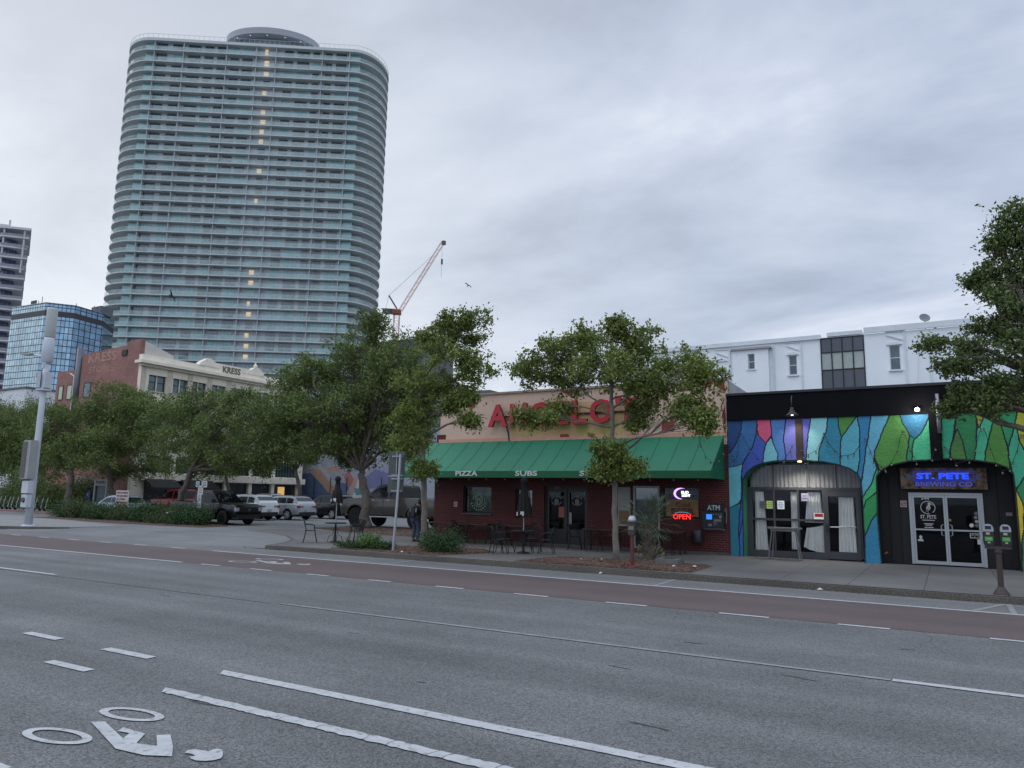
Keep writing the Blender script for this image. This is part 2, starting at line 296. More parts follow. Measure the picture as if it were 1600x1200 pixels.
MURAL=[((15,60,125),[(-6.49,4.79),(-5.95,4.77),(-5.96,4.42),(-6.06,4.13),(-6.2,3.84),(-6.39,3.58),(-6.53,3.52)]),((35,100,165),[(-5.95,4.77),(-5.43,4.75),(-5.47,4.2),(-5.6,3.83),(-5.77,3.52),(-5.98,3.2),(-6.54,3.05),(-6.53,3.53),(-6.39,3.58),(-6.2,3.84),(-6.06,4.13),(-5.96,4.42)]),((225,70,115),[(-5.43,4.75),(-4.98,4.73),(-4.98,4.16),(-5.15,3.92),(-5.29,4.03),(-5.4,4.19),(-5.44,4.35)]),((45,75,180),[(-5.47,4.2),(-5.4,4.19),(-5.15,3.92),(-5.25,3.61),(-5.28,3.2),(-5.63,2.99),(-5.84,2.78),(-5.91,2.26),(-5.7,0.73),(-5.75,0.06),(-6.13,0.04),(-6.16,0.96),(-6.11,1.48),(-6.03,2.05),(-6.01,2.57),(-5.96,3.2),(-5.77,3.52),(-5.6,3.83)]),((40,95,185),[(-5.88,1.64),(-6.04,1.22),(-6.14,0.71),(-6.13,0.04),(-5.92,0.05),(-5.76,1.23)]),((95,180,195),[(-4.98,4.11),(-4.9,3.82),(-4.8,3.56),(-4.81,3.14),(-5.28,3.15),(-5.25,3.61),(-5.15,3.92)]),((60,120,195),[(-4.98,4.73),(-4.49,4.72),(-4.54,4.38),(-4.6,4.07),(-4.55,3.71),(-4.55,3.14),(-4.81,3.14),(-4.8,3.56),(-4.9,3.82),(-4.98,4.16)]),((100,105,205),[(-4.49,4.72),(-4.14,4.7),(-4.2,3.14),(-4.55,3.14),(-4.55,3.71),(-4.6,4.07),(-4.54,4.38)]),((90,95,205),[(-4.13,4.76),(-3.71,4.74),(-3.78,4.3),(-3.84,4.0),(-3.88,3.65),(-3.92,3.14),(-4.2,3.14)]),((125,205,210),[(-3.71,4.77),(-3.18,4.75),(-3.26,4.24),(-3.39,3.94),(-3.5,3.69),(-3.54,3.14),(-3.92,3.14),(-3.88,3.65),(-3.84,4.0),(-3.78,4.3)]),((25,130,160),[(-3.18,4.77),(-2.89,4.76),(-2.88,4.38),(-2.81,4.05),(-2.87,3.63),(-2.89,3.04),(-3.55,3.04),(-3.5,3.69),(-3.39,3.94),(-3.26,4.24)]),((65,140,50),[(-2.89,4.76),(-2.32,4.74),(-2.47,4.51),(-2.64,4.27),(-2.81,4.05),(-2.88,4.38)]),((65,165,185),[(-2.32,4.74),(-2.27,4.31),(-2.29,3.77),(-2.32,3.28),(-2.41,2.79),(-2.89,2.99),(-2.87,3.63),(-2.81,4.05),(-2.64,4.27),(-2.47,4.51)]),((25,120,170),[(-2.32,4.74),(-1.86,4.74),(-1.94,4.3),(-2.02,3.86),(-2.07,3.57),(-2.2,3.08),(-2.29,2.69),(-2.33,2.31),(-2.36,2.6),(-2.41,2.79),(-2.32,3.28),(-2.29,3.77),(-2.27,4.31)]),((80,175,190),[(-6.54,3.05),(-5.96,3.21),(-6.01,2.78),(-6.02,2.36),(-6.03,2.05),(-6.13,1.87),(-6.58,1.65)]),((15,115,140),[(-6.58,1.67),(-6.05,1.89),(-6.11,1.48),(-6.16,0.96),(-6.12,0.04),(-6.54,0.02)]),((45,180,100),[(-1.9,3.37),(-1.79,3.03),(-1.82,2.79),(-1.89,2.31),(-2.21,2.02),(-2.31,1.68),(-2.32,2.26),(-2.27,2.5),(-2.17,2.79),(-2.0,3.03)]),((25,145,70),[(-1.87,2.31),(-1.89,1.69),(-2.11,1.35),(-2.28,0.94),(-2.31,1.25),(-2.31,1.68),(-2.21,2.02),(-2.09,2.14)]),((25,120,160),[(-1.89,1.69),(-1.84,-0.04),(-2.36,-0.07),(-2.28,0.94),(-2.11,1.35)]),((75,165,195),[(-1.91,4.84),(-1.33,4.82),(-1.51,4.43),(-1.7,4.01),(-1.86,3.59),(-1.91,3.29),(-1.83,3.05),(-2.02,2.57),(-2.31,2.09),(-2.38,2.33),(-2.25,2.81),(-2.13,3.6),(-2.02,4.08)]),((70,145,52),[(-1.34,4.82),(-1.12,4.81),(-1.06,4.47),(-0.87,4.08),(-0.91,3.82),(-0.99,3.46),(-0.97,3.23),(-1.48,3.11),(-1.7,2.87),(-1.78,3.05),(-1.89,3.41),(-1.86,3.59),(-1.7,4.01),(-1.51,4.43)]),((25,110,155),[(-1.12,4.81),(-0.24,4.78),(-0.41,4.39),(-0.58,4.1),(-0.75,3.93),(-0.87,4.08),(-1.06,4.47)]),((22,145,92),[(-0.87,4.08),(-0.75,3.93),(-0.84,3.64),(-0.84,3.22),(-0.97,3.23),(-0.99,3.46),(-0.91,3.82)]),((50,185,125),[(-0.24,4.78),(-0.2,4.09),(-0.19,3.22),(-0.84,3.22),(-0.84,3.64),(-0.75,3.93),(-0.58,4.1),(-0.41,4.39)]),((35,165,115),[(0.02,4.77),(0.41,4.77),(0.3,4.08),(0.17,3.56),(0.14,3.22),(-0.07,3.22)]),((22,125,65),[(0.41,4.77),(0.9,4.76),(0.9,4.29),(0.84,3.67),(0.76,3.16),(0.57,3.27),(0.51,3.84),(0.41,4.22),(0.33,4.07)]),((60,120,45),[(0.41,4.22),(0.51,3.84),(0.58,3.38),(0.56,3.16),(0.14,3.16),(0.2,3.68),(0.33,4.07)]),((150,155,35),[(0.9,4.76),(1.14,4.75),(1.03,4.4),(0.95,4.23),(0.9,4.46)]),((45,175,125),[(1.14,4.75),(1.33,4.76),(1.32,4.45),(1.2,4.0),(1.07,3.55),(1.03,3.1),(0.75,3.1),(0.84,3.67),(0.91,4.26),(0.95,4.23),(1.03,4.4)]),((65,135,42),[(1.33,4.76),(1.48,4.75),(1.48,4.39),(1.57,3.93),(1.62,3.65),(1.62,3.37),(1.66,2.93),(1.51,3.04),(1.03,3.1),(1.07,3.55),(1.2,4.0),(1.32,4.45)]),((22,145,85),[(1.48,4.75),(1.94,4.75),(1.86,4.37),(1.76,4.04),(1.64,3.65),(1.57,3.93),(1.48,4.39)]),((165,170,25),[(1.94,4.75),(2.37,4.74),(2.25,3.81),(2.01,3.59),(1.91,3.87),(1.86,4.37)]),((42,170,125),[(1.86,4.37),(1.91,3.87),(2.01,3.56),(2.25,3.81),(2.2,3.15),(1.93,2.76),(1.74,2.41),(1.69,2.71),(1.67,3.1),(1.62,3.37),(1.64,3.65),(1.76,4.04)]),((22,135,75),[(1.74,2.41),(1.93,2.76),(2.29,3.04),(2.02,-0.02),(1.69,0.06),(1.77,0.92),(1.84,1.3),(1.89,1.89),(1.84,2.16)]),((205,180,25),[(1.69,2.43),(1.74,2.41),(1.84,2.16),(1.89,1.89),(1.84,1.3),(1.77,0.92),(1.68,0.92),(1.66,1.62)]),((205,100,35),[(1.67,1.02),(1.78,0.93),(1.7,0.04),(1.61,0.03)])]
FARMURAL=[((150,155,170),[(-62.39,7.13),(-42.59,6.75),(-42.36,1.0),(-61.81,0.59)]),((45,60,110),[(-61.81,4.05),(-58.94,4.05),(-55.29,1.55),(-55.23,0.73),(-61.81,0.59)]),((45,75,120),[(-59.82,3.84),(-58.34,3.84),(-55.3,1.76),(-56.99,1.53),(-59.18,1.49)]),((190,130,95),[(-59.13,4.59),(-57.81,4.58),(-55.36,2.59),(-55.27,1.35),(-55.87,1.75),(-58.94,4.05)]),((170,175,180),[(-58.88,5.12),(-57.69,5.01),(-55.4,3.11),(-55.35,2.49),(-57.8,4.48),(-59.13,4.59)]),((195,125,85),[(-56.65,4.58),(-55.66,4.78),(-54.79,4.47),(-55.19,4.15),(-55.92,4.42),(-56.3,3.84)]),((180,90,75),[(-54.19,3.84),(-53.53,4.36),(-52.62,3.13),(-53.41,2.61),(-53.99,3.02)]),((50,75,130),[(-54.83,3.11),(-53.99,3.02),(-53.41,2.61),(-53.9,1.68),(-54.72,1.56)]),((205,140,130),[(-52.79,3.64),(-52.23,3.43),(-53.08,1.79),(-53.62,1.58)]),((205,205,205),[(-52.23,3.43),(-51.52,2.83),(-51.43,1.41),(-53.05,1.39)]),((60,130,135),[(-52.72,2.51),(-51.5,2.52),(-51.46,1.82),(-52.53,1.8)]),((95,100,160),[(-51.56,3.44),(-50.02,4.45),(-48.3,4.05),(-48.23,2.66),(-51.49,2.42)]),((190,180,185),[(-52.0,4.05),(-50.96,4.56),(-51.33,4.05),(-51.99,3.84)]),((140,150,190),[(-50.3,4.76),(-48.33,4.55),(-48.3,4.05),(-50.02,4.45)]),((200,160,120),[(-44.65,3.85),(-44.17,4.05),(-44.11,2.69),(-44.59,2.69)]),((60,100,150),[(-43.51,2.99),(-42.44,3.09),(-42.4,2.04),(-43.47,2.03)])]
TREES={
 'T4':([(-8.49,20.69,0.1),(-8.53,20.69,1.58),(-8.56,20.69,3.1),(-8.62,20.69,4.45),(-8.64,20.69,5.43)],[(-8.49,20.7,7.12,0.62,0.49,0.4),(-7.89,21.2,6.76,0.81,0.65,0.5),(-9.27,20.2,6.7,0.94,0.75,0.56),(-10.63,20.7,6.49,0.9,0.72,0.59),(-11.77,21.3,6.1,0.83,0.67,0.48),(-6.69,21.2,5.97,0.95,0.76,0.62),(-5.65,20.2,5.33,0.56,0.45,0.54),(-8.53,19.7,5.82,1.19,0.95,0.57),(-8.3,21.7,5.76,0.93,0.75,0.61),(-10.56,21.5,5.67,1.02,0.82,0.38),(-7.32,20.7,5.16,0.96,0.77,0.54),(-6.0,20.1,4.47,0.56,0.45,0.39),(-10.84,19.9,4.42,0.83,0.66,0.26),(-10.54,20.7,4.73,0.44,0.35,0.25),(-7.91,21.2,4.48,0.56,0.45,0.51),(-8.5,20.1,3.35,0.49,0.39,0.37),(-8.67,20.4,2.76,0.6,0.48,0.23),(-7.96,20.4,2.93,0.5,0.4,0.34),(-5.48,20.0,3.99,0.22,0.18,0.32)],1),
 'T3':([(-15.89,21.2,0.02),(-15.97,21.2,1.39),(-16.08,21.2,3.19),(-16.21,21.2,4.8),(-16.13,21.2,6.2)],[(-14.21,21.2,8.26,0.75,0.6,0.33),(-15.03,21.2,8.05,0.96,0.77,0.47),(-15.97,21.2,7.85,0.62,0.5,0.43),(-14.66,21.7,7.47,0.95,0.76,0.43),(-13.7,21.2,6.38,0.77,0.62,0.63),(-14.91,20.7,6.73,1.02,0.81,0.64),(-15.99,20.7,5.89,1.17,0.93,0.79),(-15.45,21.7,5.88,0.97,0.78,0.52),(-16.23,20.9,4.66,1.0,0.8,0.74),(-16.71,21.2,3.66,0.74,0.59,0.6),(-15.92,20.9,2.84,0.6,0.48,0.45),(-14.45,20.8,4.91,0.57,0.46,0.49),(-13.83,20.8,4.41,0.35,0.28,0.26),(-14.31,21.2,5.36,0.58,0.46,0.32)],1),
 'T2':([(-26.88,30.6,0.08),(-26.91,30.6,1.36),(-27.22,30.6,2.72),(-27.34,30.6,3.23)],[(-26.92,30.6,11.27,1.18,0.94,0.88),(-28.01,30.6,10.02,2.32,1.85,0.96),(-24.62,29.6,9.03,2.09,1.68,1.17),(-29.8,31.6,8.65,2.91,2.33,1.14),(-31.88,30.6,8.83,2.27,1.82,0.99),(-28.27,29.1,6.78,2.72,2.18,1.19),(-25.99,30.6,7.02,2.61,2.09,1.4),(-33.93,31.6,5.01,1.58,1.26,1.16),(-33.78,30.6,6.45,1.57,1.26,1.0),(-24.1,31.6,5.83,1.25,1.0,1.38),(-28.61,31.6,5.44,2.79,2.23,1.31),(-31.97,30.6,6.76,2.26,1.81,1.13),(-24.77,30.6,4.74,1.67,1.33,1.02),(-29.55,29.6,4.77,2.1,1.68,0.85),(-33.65,30.6,7.98,1.31,1.05,0.77),(-24.07,30.6,7.78,1.25,1.0,1.38),(-29.23,31.6,3.82,1.41,1.13,0.58)],0),
 'TD':([(-42.29,30.1,0.15),(-41.69,30.1,1.84),(-40.67,30.1,3.64),(-39.61,30.1,5.03)],[(-43.15,31.2,3.83,1.91,1.53,0.76),(-41.56,30.2,7.13,2.8,2.24,1.08),(-38.4,30.2,6.4,2.9,2.32,1.2),(-35.98,30.2,6.5,2.2,1.76,1.25),(-34.53,30.2,4.73,1.69,1.35,1.06),(-38.49,30.2,4.61,2.88,2.31,0.87),(-42.26,30.2,5.09,2.26,1.8,1.16),(-44.45,30.2,6.62,1.98,1.58,1.11),(-40.37,30.2,7.7,2.43,1.94,0.66),(-37.08,30.2,7.73,1.02,0.81,0.48),(-36.92,30.2,3.62,1.89,1.51,0.62),(-40.52,31.2,3.28,1.57,1.25,0.57),(-35.26,31.2,3.46,1.29,1.03,0.69)],0),
 'TC':([(-55.08,34.0,0.26),(-55.65,34.0,1.71),(-56.07,34.0,3.18),(-56.36,34.0,4.42)],[(-56.64,34.0,9.64,2.02,1.61,0.83),(-62.66,35.0,4.54,2.75,2.2,1.07),(-56.92,34.0,8.22,3.37,2.69,1.24),(-53.47,34.0,7.58,2.85,2.28,1.49),(-59.57,34.0,7.3,3.69,2.95,1.47),(-54.14,34.0,5.62,3.82,3.05,1.38),(-58.31,34.0,5.2,3.42,2.73,1.12),(-51.7,34.0,7.99,2.45,1.96,1.18),(-54.28,34.0,9.11,1.45,1.16,0.61),(-50.95,34.0,5.55,2.4,1.92,1.44),(-56.21,35.0,3.46,2.46,1.97,0.7),(-54.02,36.0,3.5,2.37,1.9,0.8)],0),
 'TB':([(-55.31,30.5,0.15),(-55.07,30.5,1.9),(-55.04,30.5,3.06),(-55.87,30.5,3.9)],[(-61.73,31.6,3.34,2.17,1.74,0.8),(-57.12,30.6,7.62,3.21,2.57,1.08),(-58.62,30.6,6.35,2.77,2.21,1.28),(-54.84,30.6,5.39,3.38,2.7,1.13),(-59.05,30.6,5.0,2.17,1.74,1.08),(-53.11,30.6,3.97,2.02,1.61,0.64),(-56.63,30.6,4.24,2.49,1.99,0.76)],0),
 'TF':([(-68.02,40.0,0.16),(-68.33,40.0,1.91),(-69.0,40.0,3.39)],[(-73.37,40.5,3.71,3.64,2.91,0.99),(-65.51,40.5,3.52,2.87,2.29,0.82),(-69.46,40.5,5.82,5.09,4.07,1.7),(-72.8,40.5,6.5,4.28,3.42,1.88),(-66.38,40.5,5.76,3.89,3.11,1.79),(-68.32,40.5,8.22,4.03,3.22,1.35)],0),
 'TL':([(-94.09,46.0,-0.86),(-94.31,46.0,1.36),(-95.39,46.0,3.59)],[(-98.17,46.0,10.56,5.57,4.46,1.9),(-94.25,46.0,8.12,4.19,3.35,1.99),(-99.07,46.0,6.69,5.88,4.71,2.34),(-92.25,46.0,5.45,2.99,2.39,2.24),(-96.94,46.0,3.97,4.29,3.43,1.22),(-104.34,46.0,9.19,6.26,5.01,3.25),(-89.71,46.0,3.23,2.62,2.1,2.18)],0),
 'TE':([(-45.85,44.0,0.4),(-45.93,44.0,2.22),(-46.51,44.0,3.79)],[(-47.74,44.0,7.56,2.96,2.37,1.42),(-44.29,44.0,6.13,2.51,2.01,1.26),(-49.54,44.0,6.24,2.43,1.94,1.43),(-46.4,44.0,5.11,2.59,2.07,0.85),(-43.34,44.0,7.67,2.07,1.65,1.37),(-51.82,44.0,9.1,2.22,1.78,1.47)],0),
 'TG':([(-56.97,46.0,0.1),(-57.2,46.0,2.13),(-57.79,46.0,4.18)],[(-57.35,46.0,6.56,2.93,2.35,1.79),(-60.14,46.0,7.23,2.52,2.02,1.71),(-55.0,46.0,5.04,1.99,1.59,1.05)],0),
 'TR':([(2.45,20.3,-0.35),(2.46,20.3,1.19),(2.4,20.3,3.27),(2.17,20.3,4.86)],[(1.93,20.3,8.93,0.24,0.19,0.28),(1.59,20.3,8.6,0.25,0.2,0.25),(1.94,20.3,8.19,0.31,0.25,0.37),(1.37,20.3,8.19,0.19,0.15,0.16),(1.57,20.3,7.5,0.39,0.31,0.4),(1.19,20.3,7.47,0.2,0.16,0.19),(1.9,20.8,7.12,0.37,0.29,0.47),(1.31,19.9,6.66,0.36,0.29,0.33),(0.92,20.3,7.27,0.2,0.16,0.13),(1.79,20.3,6.24,0.47,0.38,0.45),(1.13,20.8,6.18,0.5,0.4,0.35),(1.46,19.8,5.42,0.58,0.47,0.47),(0.49,20.3,5.67,0.43,0.35,0.25),(-0.03,20.3,5.82,0.31,0.25,0.13),(0.2,19.9,5.21,0.44,0.35,0.21),(0.82,20.0,4.9,0.61,0.49,0.39),(1.73,20.8,4.81,0.6,0.48,0.45),(0.35,20.1,4.57,0.33,0.26,0.21),(1.14,19.9,4.28,0.47,0.38,0.26),(0.17,20.3,4.25,0.15,0.12,0.21),(2.5,20.3,7.67,0.46,0.37,0.75),(2.51,20.3,6.16,0.57,0.45,0.74),(2.66,20.3,5.12,0.55,0.44,0.72)],1),
}
# ---------------------------------------------------------------- the ground
def struct(o, kind='structure'): o['kind'] = kind; return o
def gmat(name, col, spk, spkscale, patch, joints=None, grit=0, bump=.3, jcol=(30, 30, 30), crack=False, rough=.85, streak=0):
    m = M(name, col, rough=rough, var=patch, scale=.35, detail=8); nt = m.node_tree; b = nt.nodes['Principled BSDF']; L = nt.links.new
    src = b.inputs['Base Color'].links[0].from_socket; tc = [n for n in nt.nodes if n.type == 'TEX_COORD'][0]
    n = nt.nodes.new('ShaderNodeTexNoise'); n.inputs['Scale'].default_value = spkscale; n.inputs['Detail'].default_value = 3; L(tc.outputs['Object'], n.inputs['Vector'])
    r = nt.nodes.new('ShaderNodeMapRange'); r.inputs['From Min'].default_value = .3; r.inputs['From Max'].default_value = .7; r.inputs['To Min'].default_value = 1 - spk; r.inputs['To Max'].default_value = 1 + spk; L(n.outputs[0], r.inputs['Value'])
    s = nt.nodes.new('ShaderNodeVectorMath'); s.operation = 'SCALE'; L(src, s.inputs[0]); L(r.outputs[0], s.inputs['Scale']); src = s.outputs[0]
    if grit:
        w = nt.nodes.new('ShaderNodeTexVoronoi'); w.inputs['Scale'].default_value = 62; L(tc.outputs['Object'], w.inputs['Vector'])
        sx = nt.nodes.new('ShaderNodeSeparateColor'); L(w.outputs['Color'], sx.inputs[0])
        r = nt.nodes.new('ShaderNodeMapRange'); r.inputs['From Min'].default_value = 0; r.inputs['From Max'].default_value = 1; r.inputs['To Min'].default_value = 1 - grit*.75; r.inputs['To Max'].default_value = 1 + grit; L(sx.outputs[0], r.inputs['Value'])
        s = nt.nodes.new('ShaderNodeVectorMath'); s.operation = 'SCALE'; L(src, s.inputs[0]); L(r.outputs[0], s.inputs['Scale']); src = s.outputs[0]
    if streak:
        mp = nt.nodes.new('ShaderNodeMapping'); mp.inputs['Scale'].default_value = (.05, 1.1, 1); L(tc.outputs['Object'], mp.inputs[0])
        n = nt.nodes.new('ShaderNodeTexNoise'); n.inputs['Scale'].default_value = 1; n.inputs['Detail'].default_value = 4; L(mp.outputs[0], n.inputs['Vector'])
        r = nt.nodes.new('ShaderNodeMapRange'); r.inputs['From Min'].default_value = .3; r.inputs['From Max'].default_value = .7; r.inputs['To Min'].default_value = 1 - streak; r.inputs['To Max'].default_value = 1 + streak; L(n.outputs[0], r.inputs['Value'])
        s = nt.nodes.new('ShaderNodeVectorMath'); s.operation = 'SCALE'; L(src, s.inputs[0]); L(r.outputs[0], s.inputs['Scale']); src = s.outputs[0]
    if crack:
        n0 = nt.nodes.new('ShaderNodeTexNoise'); n0.inputs['Scale'].default_value = 1.5; L(tc.outputs['Object'], n0.inputs['Vector'])
        ad = nt.nodes.new('ShaderNodeMixRGB'); ad.inputs[0].default_value = .25; L(tc.outputs['Object'], ad.inputs[1]); L(n0.outputs['Color'], ad.inputs[2])
        v = nt.nodes.new('ShaderNodeTexVoronoi'); v.feature = 'DISTANCE_TO_EDGE'; v.inputs['Scale'].default_value = .22; L(ad.outputs[0], v.inputs['Vector'])
        c = nt.nodes.new('ShaderNodeMath'); c.operation = 'LESS_THAN'; c.inputs[1].default_value = .0022; L(v.outputs['Distance'], c.inputs[0])
        n5 = nt.nodes.new('ShaderNodeTexNoise'); n5.inputs['Scale'].default_value = .5; L(tc.outputs['Object'], n5.inputs['Vector'])
        c5 = nt.nodes.new('ShaderNodeMath'); c5.operation = 'GREATER_THAN'; c5.inputs[1].default_value = .56; L(n5.outputs[0], c5.inputs[0])
        cm = nt.nodes.new('ShaderNodeMath'); cm.operation = 'MULTIPLY'; L(c.outputs[0], cm.inputs[0]); L(c5.outputs[0], cm.inputs[1])
        c2 = nt.nodes.new('ShaderNodeMath'); c2.operation = 'MULTIPLY'; c2.inputs[1].default_value = .55; L(cm.outputs[0], c2.inputs[0])
        mx = nt.nodes.new('ShaderNodeMixRGB'); L(c2.outputs[0], mx.inputs[0]); L(src, mx.inputs[1]); mx.inputs[2].default_value = (.05, .05, .05, 1); src = mx.outputs[0]
    if joints:
        sp = nt.nodes.new('ShaderNodeSeparateXYZ'); L(tc.outputs['Object'], sp.inputs[0])
        for i, (step, off, w) in enumerate(joints):
            if not step: continue
            a = nt.nodes.new('ShaderNodeMath'); a.operation = 'SUBTRACT'; L(sp.outputs[i], a.inputs[0]); a.inputs[1].default_value = off
            q = nt.nodes.new('ShaderNodeMath'); q.operation = 'PINGPONG'; L(a.outputs[0], q.inputs[0]); q.inputs[1].default_value = step / 2
            c = nt.nodes.new('ShaderNodeMath'); c.operation = 'LESS_THAN'; c.inputs[1].default_value = w; L(q.outputs[0], c.inputs[0])
            c2 = nt.nodes.new('ShaderNodeMath'); c2.operation = 'MULTIPLY'; c2.inputs[1].default_value = .75; L(c.outputs[0], c2.inputs[0])
            mx = nt.nodes.new('ShaderNodeMixRGB'); L(c2.outputs[0], mx.inputs[0]); L(src, mx.inputs[1]); mx.inputs[2].default_value = (*lin(jcol), 1); src = mx.outputs[0]
    L(src, b.inputs['Base Color'])
    bp = nt.nodes.new('ShaderNodeBump'); bp.inputs['Strength'].default_value = bump; bp.inputs['Distance'].default_value = .008; L(n.outputs[0], bp.inputs['Height']) if not joints else None
    if not joints: L(bp.outputs[0], b.inputs['Normal'])
    return m
asphalt = gmat('asphalt', (94, 94, 93), .45, 85, .20, crack=True, streak=.20, bump=.2, grit=.55)
lotmat = gmat('lot_asphalt', (112, 112, 111), .35, 60, .2, crack=True, streak=.05)
redlane = gmat('red_lane_asphalt', (88, 75, 73), .4, 60, .12, streak=.12)
concrete = gmat('concrete', (97, 95, 91), .2, 30, .28, joints=[(1.53, -.55, .010), (3.6, 20.9, .010)])
curbm = gmat('kerb_concrete', (84, 79, 72), .4, 25, .3, bump=.6)
gutterm = gmat('gutter_strip', (104, 103, 102), .6, 50, .16, crack=True, streak=.12)
paint = M('road_paint', (174, 175, 175), rough=.7, var=.14, scale=6, dark=(112, 112, 110), dscale=14, dthr=.55)
fadedpaint = M('faded_paint', (136, 136, 136), rough=.7, var=.15, scale=5, dark=(112, 111, 110), dscale=6, dthr=.5)
mulch = M('mulch', (92, 70, 58), rough=.95, var=.45, scale=14, bump=1, bscale=30, dark=(50, 38, 32), dscale=9, dthr=.5)
dirt = M('gutter_dirt', (52, 44, 38), rough=.95, var=.5, scale=18, bump=1, bscale=40)
def sheet(name, poly, z, mat, kind='structure'):
    return struct(MB().add([(p[0], p[1], z if len(p) < 3 else p[2]) for p in poly], [tuple(range(len(poly)))]).build(name, mat), kind)
sheet('ground', [(-1500, -1500), (1500, -1500), (1500, 1500), (-1500, 1500)], -.06, lotmat)
sheet('road', [(-400, -6), (200, -6), (200, 19), (-400, 19)], 0, asphalt)
sheet('gutter_strip', [(-95, 16.86), (60, 16.86), (60, 18.62), (-95, 18.62)], .004, gutterm)
sheet('bike_lane', [(-95, 13.66), (60, 13.66), (60, 16.72), (-95, 16.72)], .004, redlane)
# pavement in front of the shops, with the pad that curves back along the driveway
padc = [(-20.7, 18.6), (-21.4, 20.1), (-22.6, 21.6), (-24.3, 22.9), (-26.5, 24.0), (-29.5, 25.0), (-29.5, 27.4), (-19.2, 27.4), (-18.95, 25.9)]
struct(MB().prism([(60, 18.6)] + padc + [(60, 27.4)], 'z', -.05, .13).build('pavement', concrete))
sheet('parking_lot', [(-112, 21.5), (-20, 21.5), (-18.9, 26), (-18.9, 80), (-112, 80)], .118, lotmat)
struct(MB().add([(-39, 18.6, .003), (-20.6, 18.6, .003), (-20.6, 21.6, .118), (-39, 21.6, .118)], [(0, 1, 2, 3)]).build('driveway', lotmat))
struct(MB().prism([(-110, 18.9), (-40, 18.9), (-36.8, 20.4), (-36.8, 23.2), (-50, 26.5), (-110, 27.0)], 'z', -.05, .128).build('pavement', gmat('concrete_far', (128, 128, 125), .14, 20, .12, joints=[(1.8, 0, .012), (0, 0, 0)])))
struct(MB().prism([(-200, -30), (200, -30), (200, -3.4), (-200, -3.4)], 'z', -.05, .12).build('pavement', concrete))
def kerb(pts, name='kerb'):
    m = MB()
    L = [Vector((*p, 0)) for p in pts]; vs = []
    for i, p in enumerate(L):
        t = (L[min(i+1, len(L)-1)] - L[max(i-1, 0)]).normalized(); nrm = Vector((t.y, -t.x, 0))
        j = rnd.uniform(-.006, .006)
        for o, z in ((0, -.02), (0.012, .10 + j), (-.012, .128 + j), (-.16, .134 + j), (-.16, -.02)): vs.append(p + nrm * o + Vector((0, 0, z)))
    n = 5; fs = [(i*n+k, i*n+k+1, (i+1)*n+k+1, (i+1)*n+k) for i in range(len(L)-1) for k in range(n-1)]
    m.add(vs, fs); m.add([vs[k] for k in range(5)], [(0, 1, 2, 3, 4)]); return struct(m.build(name, curbm))
kerb([(x, 18.6) for x in np.arange(60, -20.5, -1.2)] + [(-20.7, 18.6), (-21.4, 20.1), (-22.6, 21.6), (-24.3, 22.9)])
kerb([(-36.8, 20.6), (-38, 19.4), (-40, 18.8)] + [(x, 18.8) for x in np.arange(-41, -110, -3)])
# grit and leaf litter lying against the kerb face
m = MB()
for i in range(2600):
    x = rnd.uniform(-22, 6); y = 18.58 - abs(rnd.gauss(0, .07)); s = rnd.uniform(.012, .04); a = rnd.uniform(0, PI); h = rnd.uniform(.006, .02)
    if rnd.random() < .35 + .3 * math.sin(x * 1.3): continue
    m.add([(x + s*math.cos(a+k*PI/2)*(1 if k % 2 else .6), y - .01 + s*.6*math.sin(a+k*PI/2), .006 + (h if k % 2 else 0)) for k in range(4)], [(0, 1, 2, 3)])
tag(m.build('gutter_litter', M('dead_leaves', (70, 55, 42), rough=.9, island=.6)), 'thin line of dead leaves and grit along the foot of the kerb', 'leaf litter', kind='stuff')
for p in ([(-95, 18.57), (-39, 18.57), (-39, 18.5), (-95, 18.5)], [(-20.5, 18.58), (60, 18.58), (60, 18.50), (-20.5, 18.46)]): sheet('gutter_dirt', p, .008, dirt)
# painted lines
def stripe(x0, x1, y, w, mat=paint, z=.009): return sheet('lane_marking', [(x0, y - w/2), (x1, y - w/2), (x1, y + w/2), (x0, y + w/2)], z, mat)
stripe(-21.4, 60, 16.79, .13); stripe(-95, -18.6, 13.6, .13)
for a, b in [(-15.81, -15.02), (-13.79, -13.04), (-11.79, -11.12), (-9.86, -9.11), (-7.85, -7.06), (-5.81, -4.97), (-3.63, -2.77), (-1.68, -.91), (.43, 1.25), (2.4, 3.2), (-17.8, -17.0)]: stripe(a, b, 13.6, .11)
for i in range(14): stripe(-23.6 - i*2.15, -22.85 - i*2.15, 16.79, .12)
stripe(-.66, 3.0, 9.79, .13); stripe(-21.5, -18.02, 9.86, .12); stripe(-33, -29.5, 9.86, .12); stripe(7, 10.5, 9.79, .13)
stripe(-10.5, -.68, 9.78, .085, fadedpaint); stripe(-34, -10.7, 9.70, .022, M('joint_dark', (62, 61, 60), rough=.9, var=.3, scale=9), .006); pass
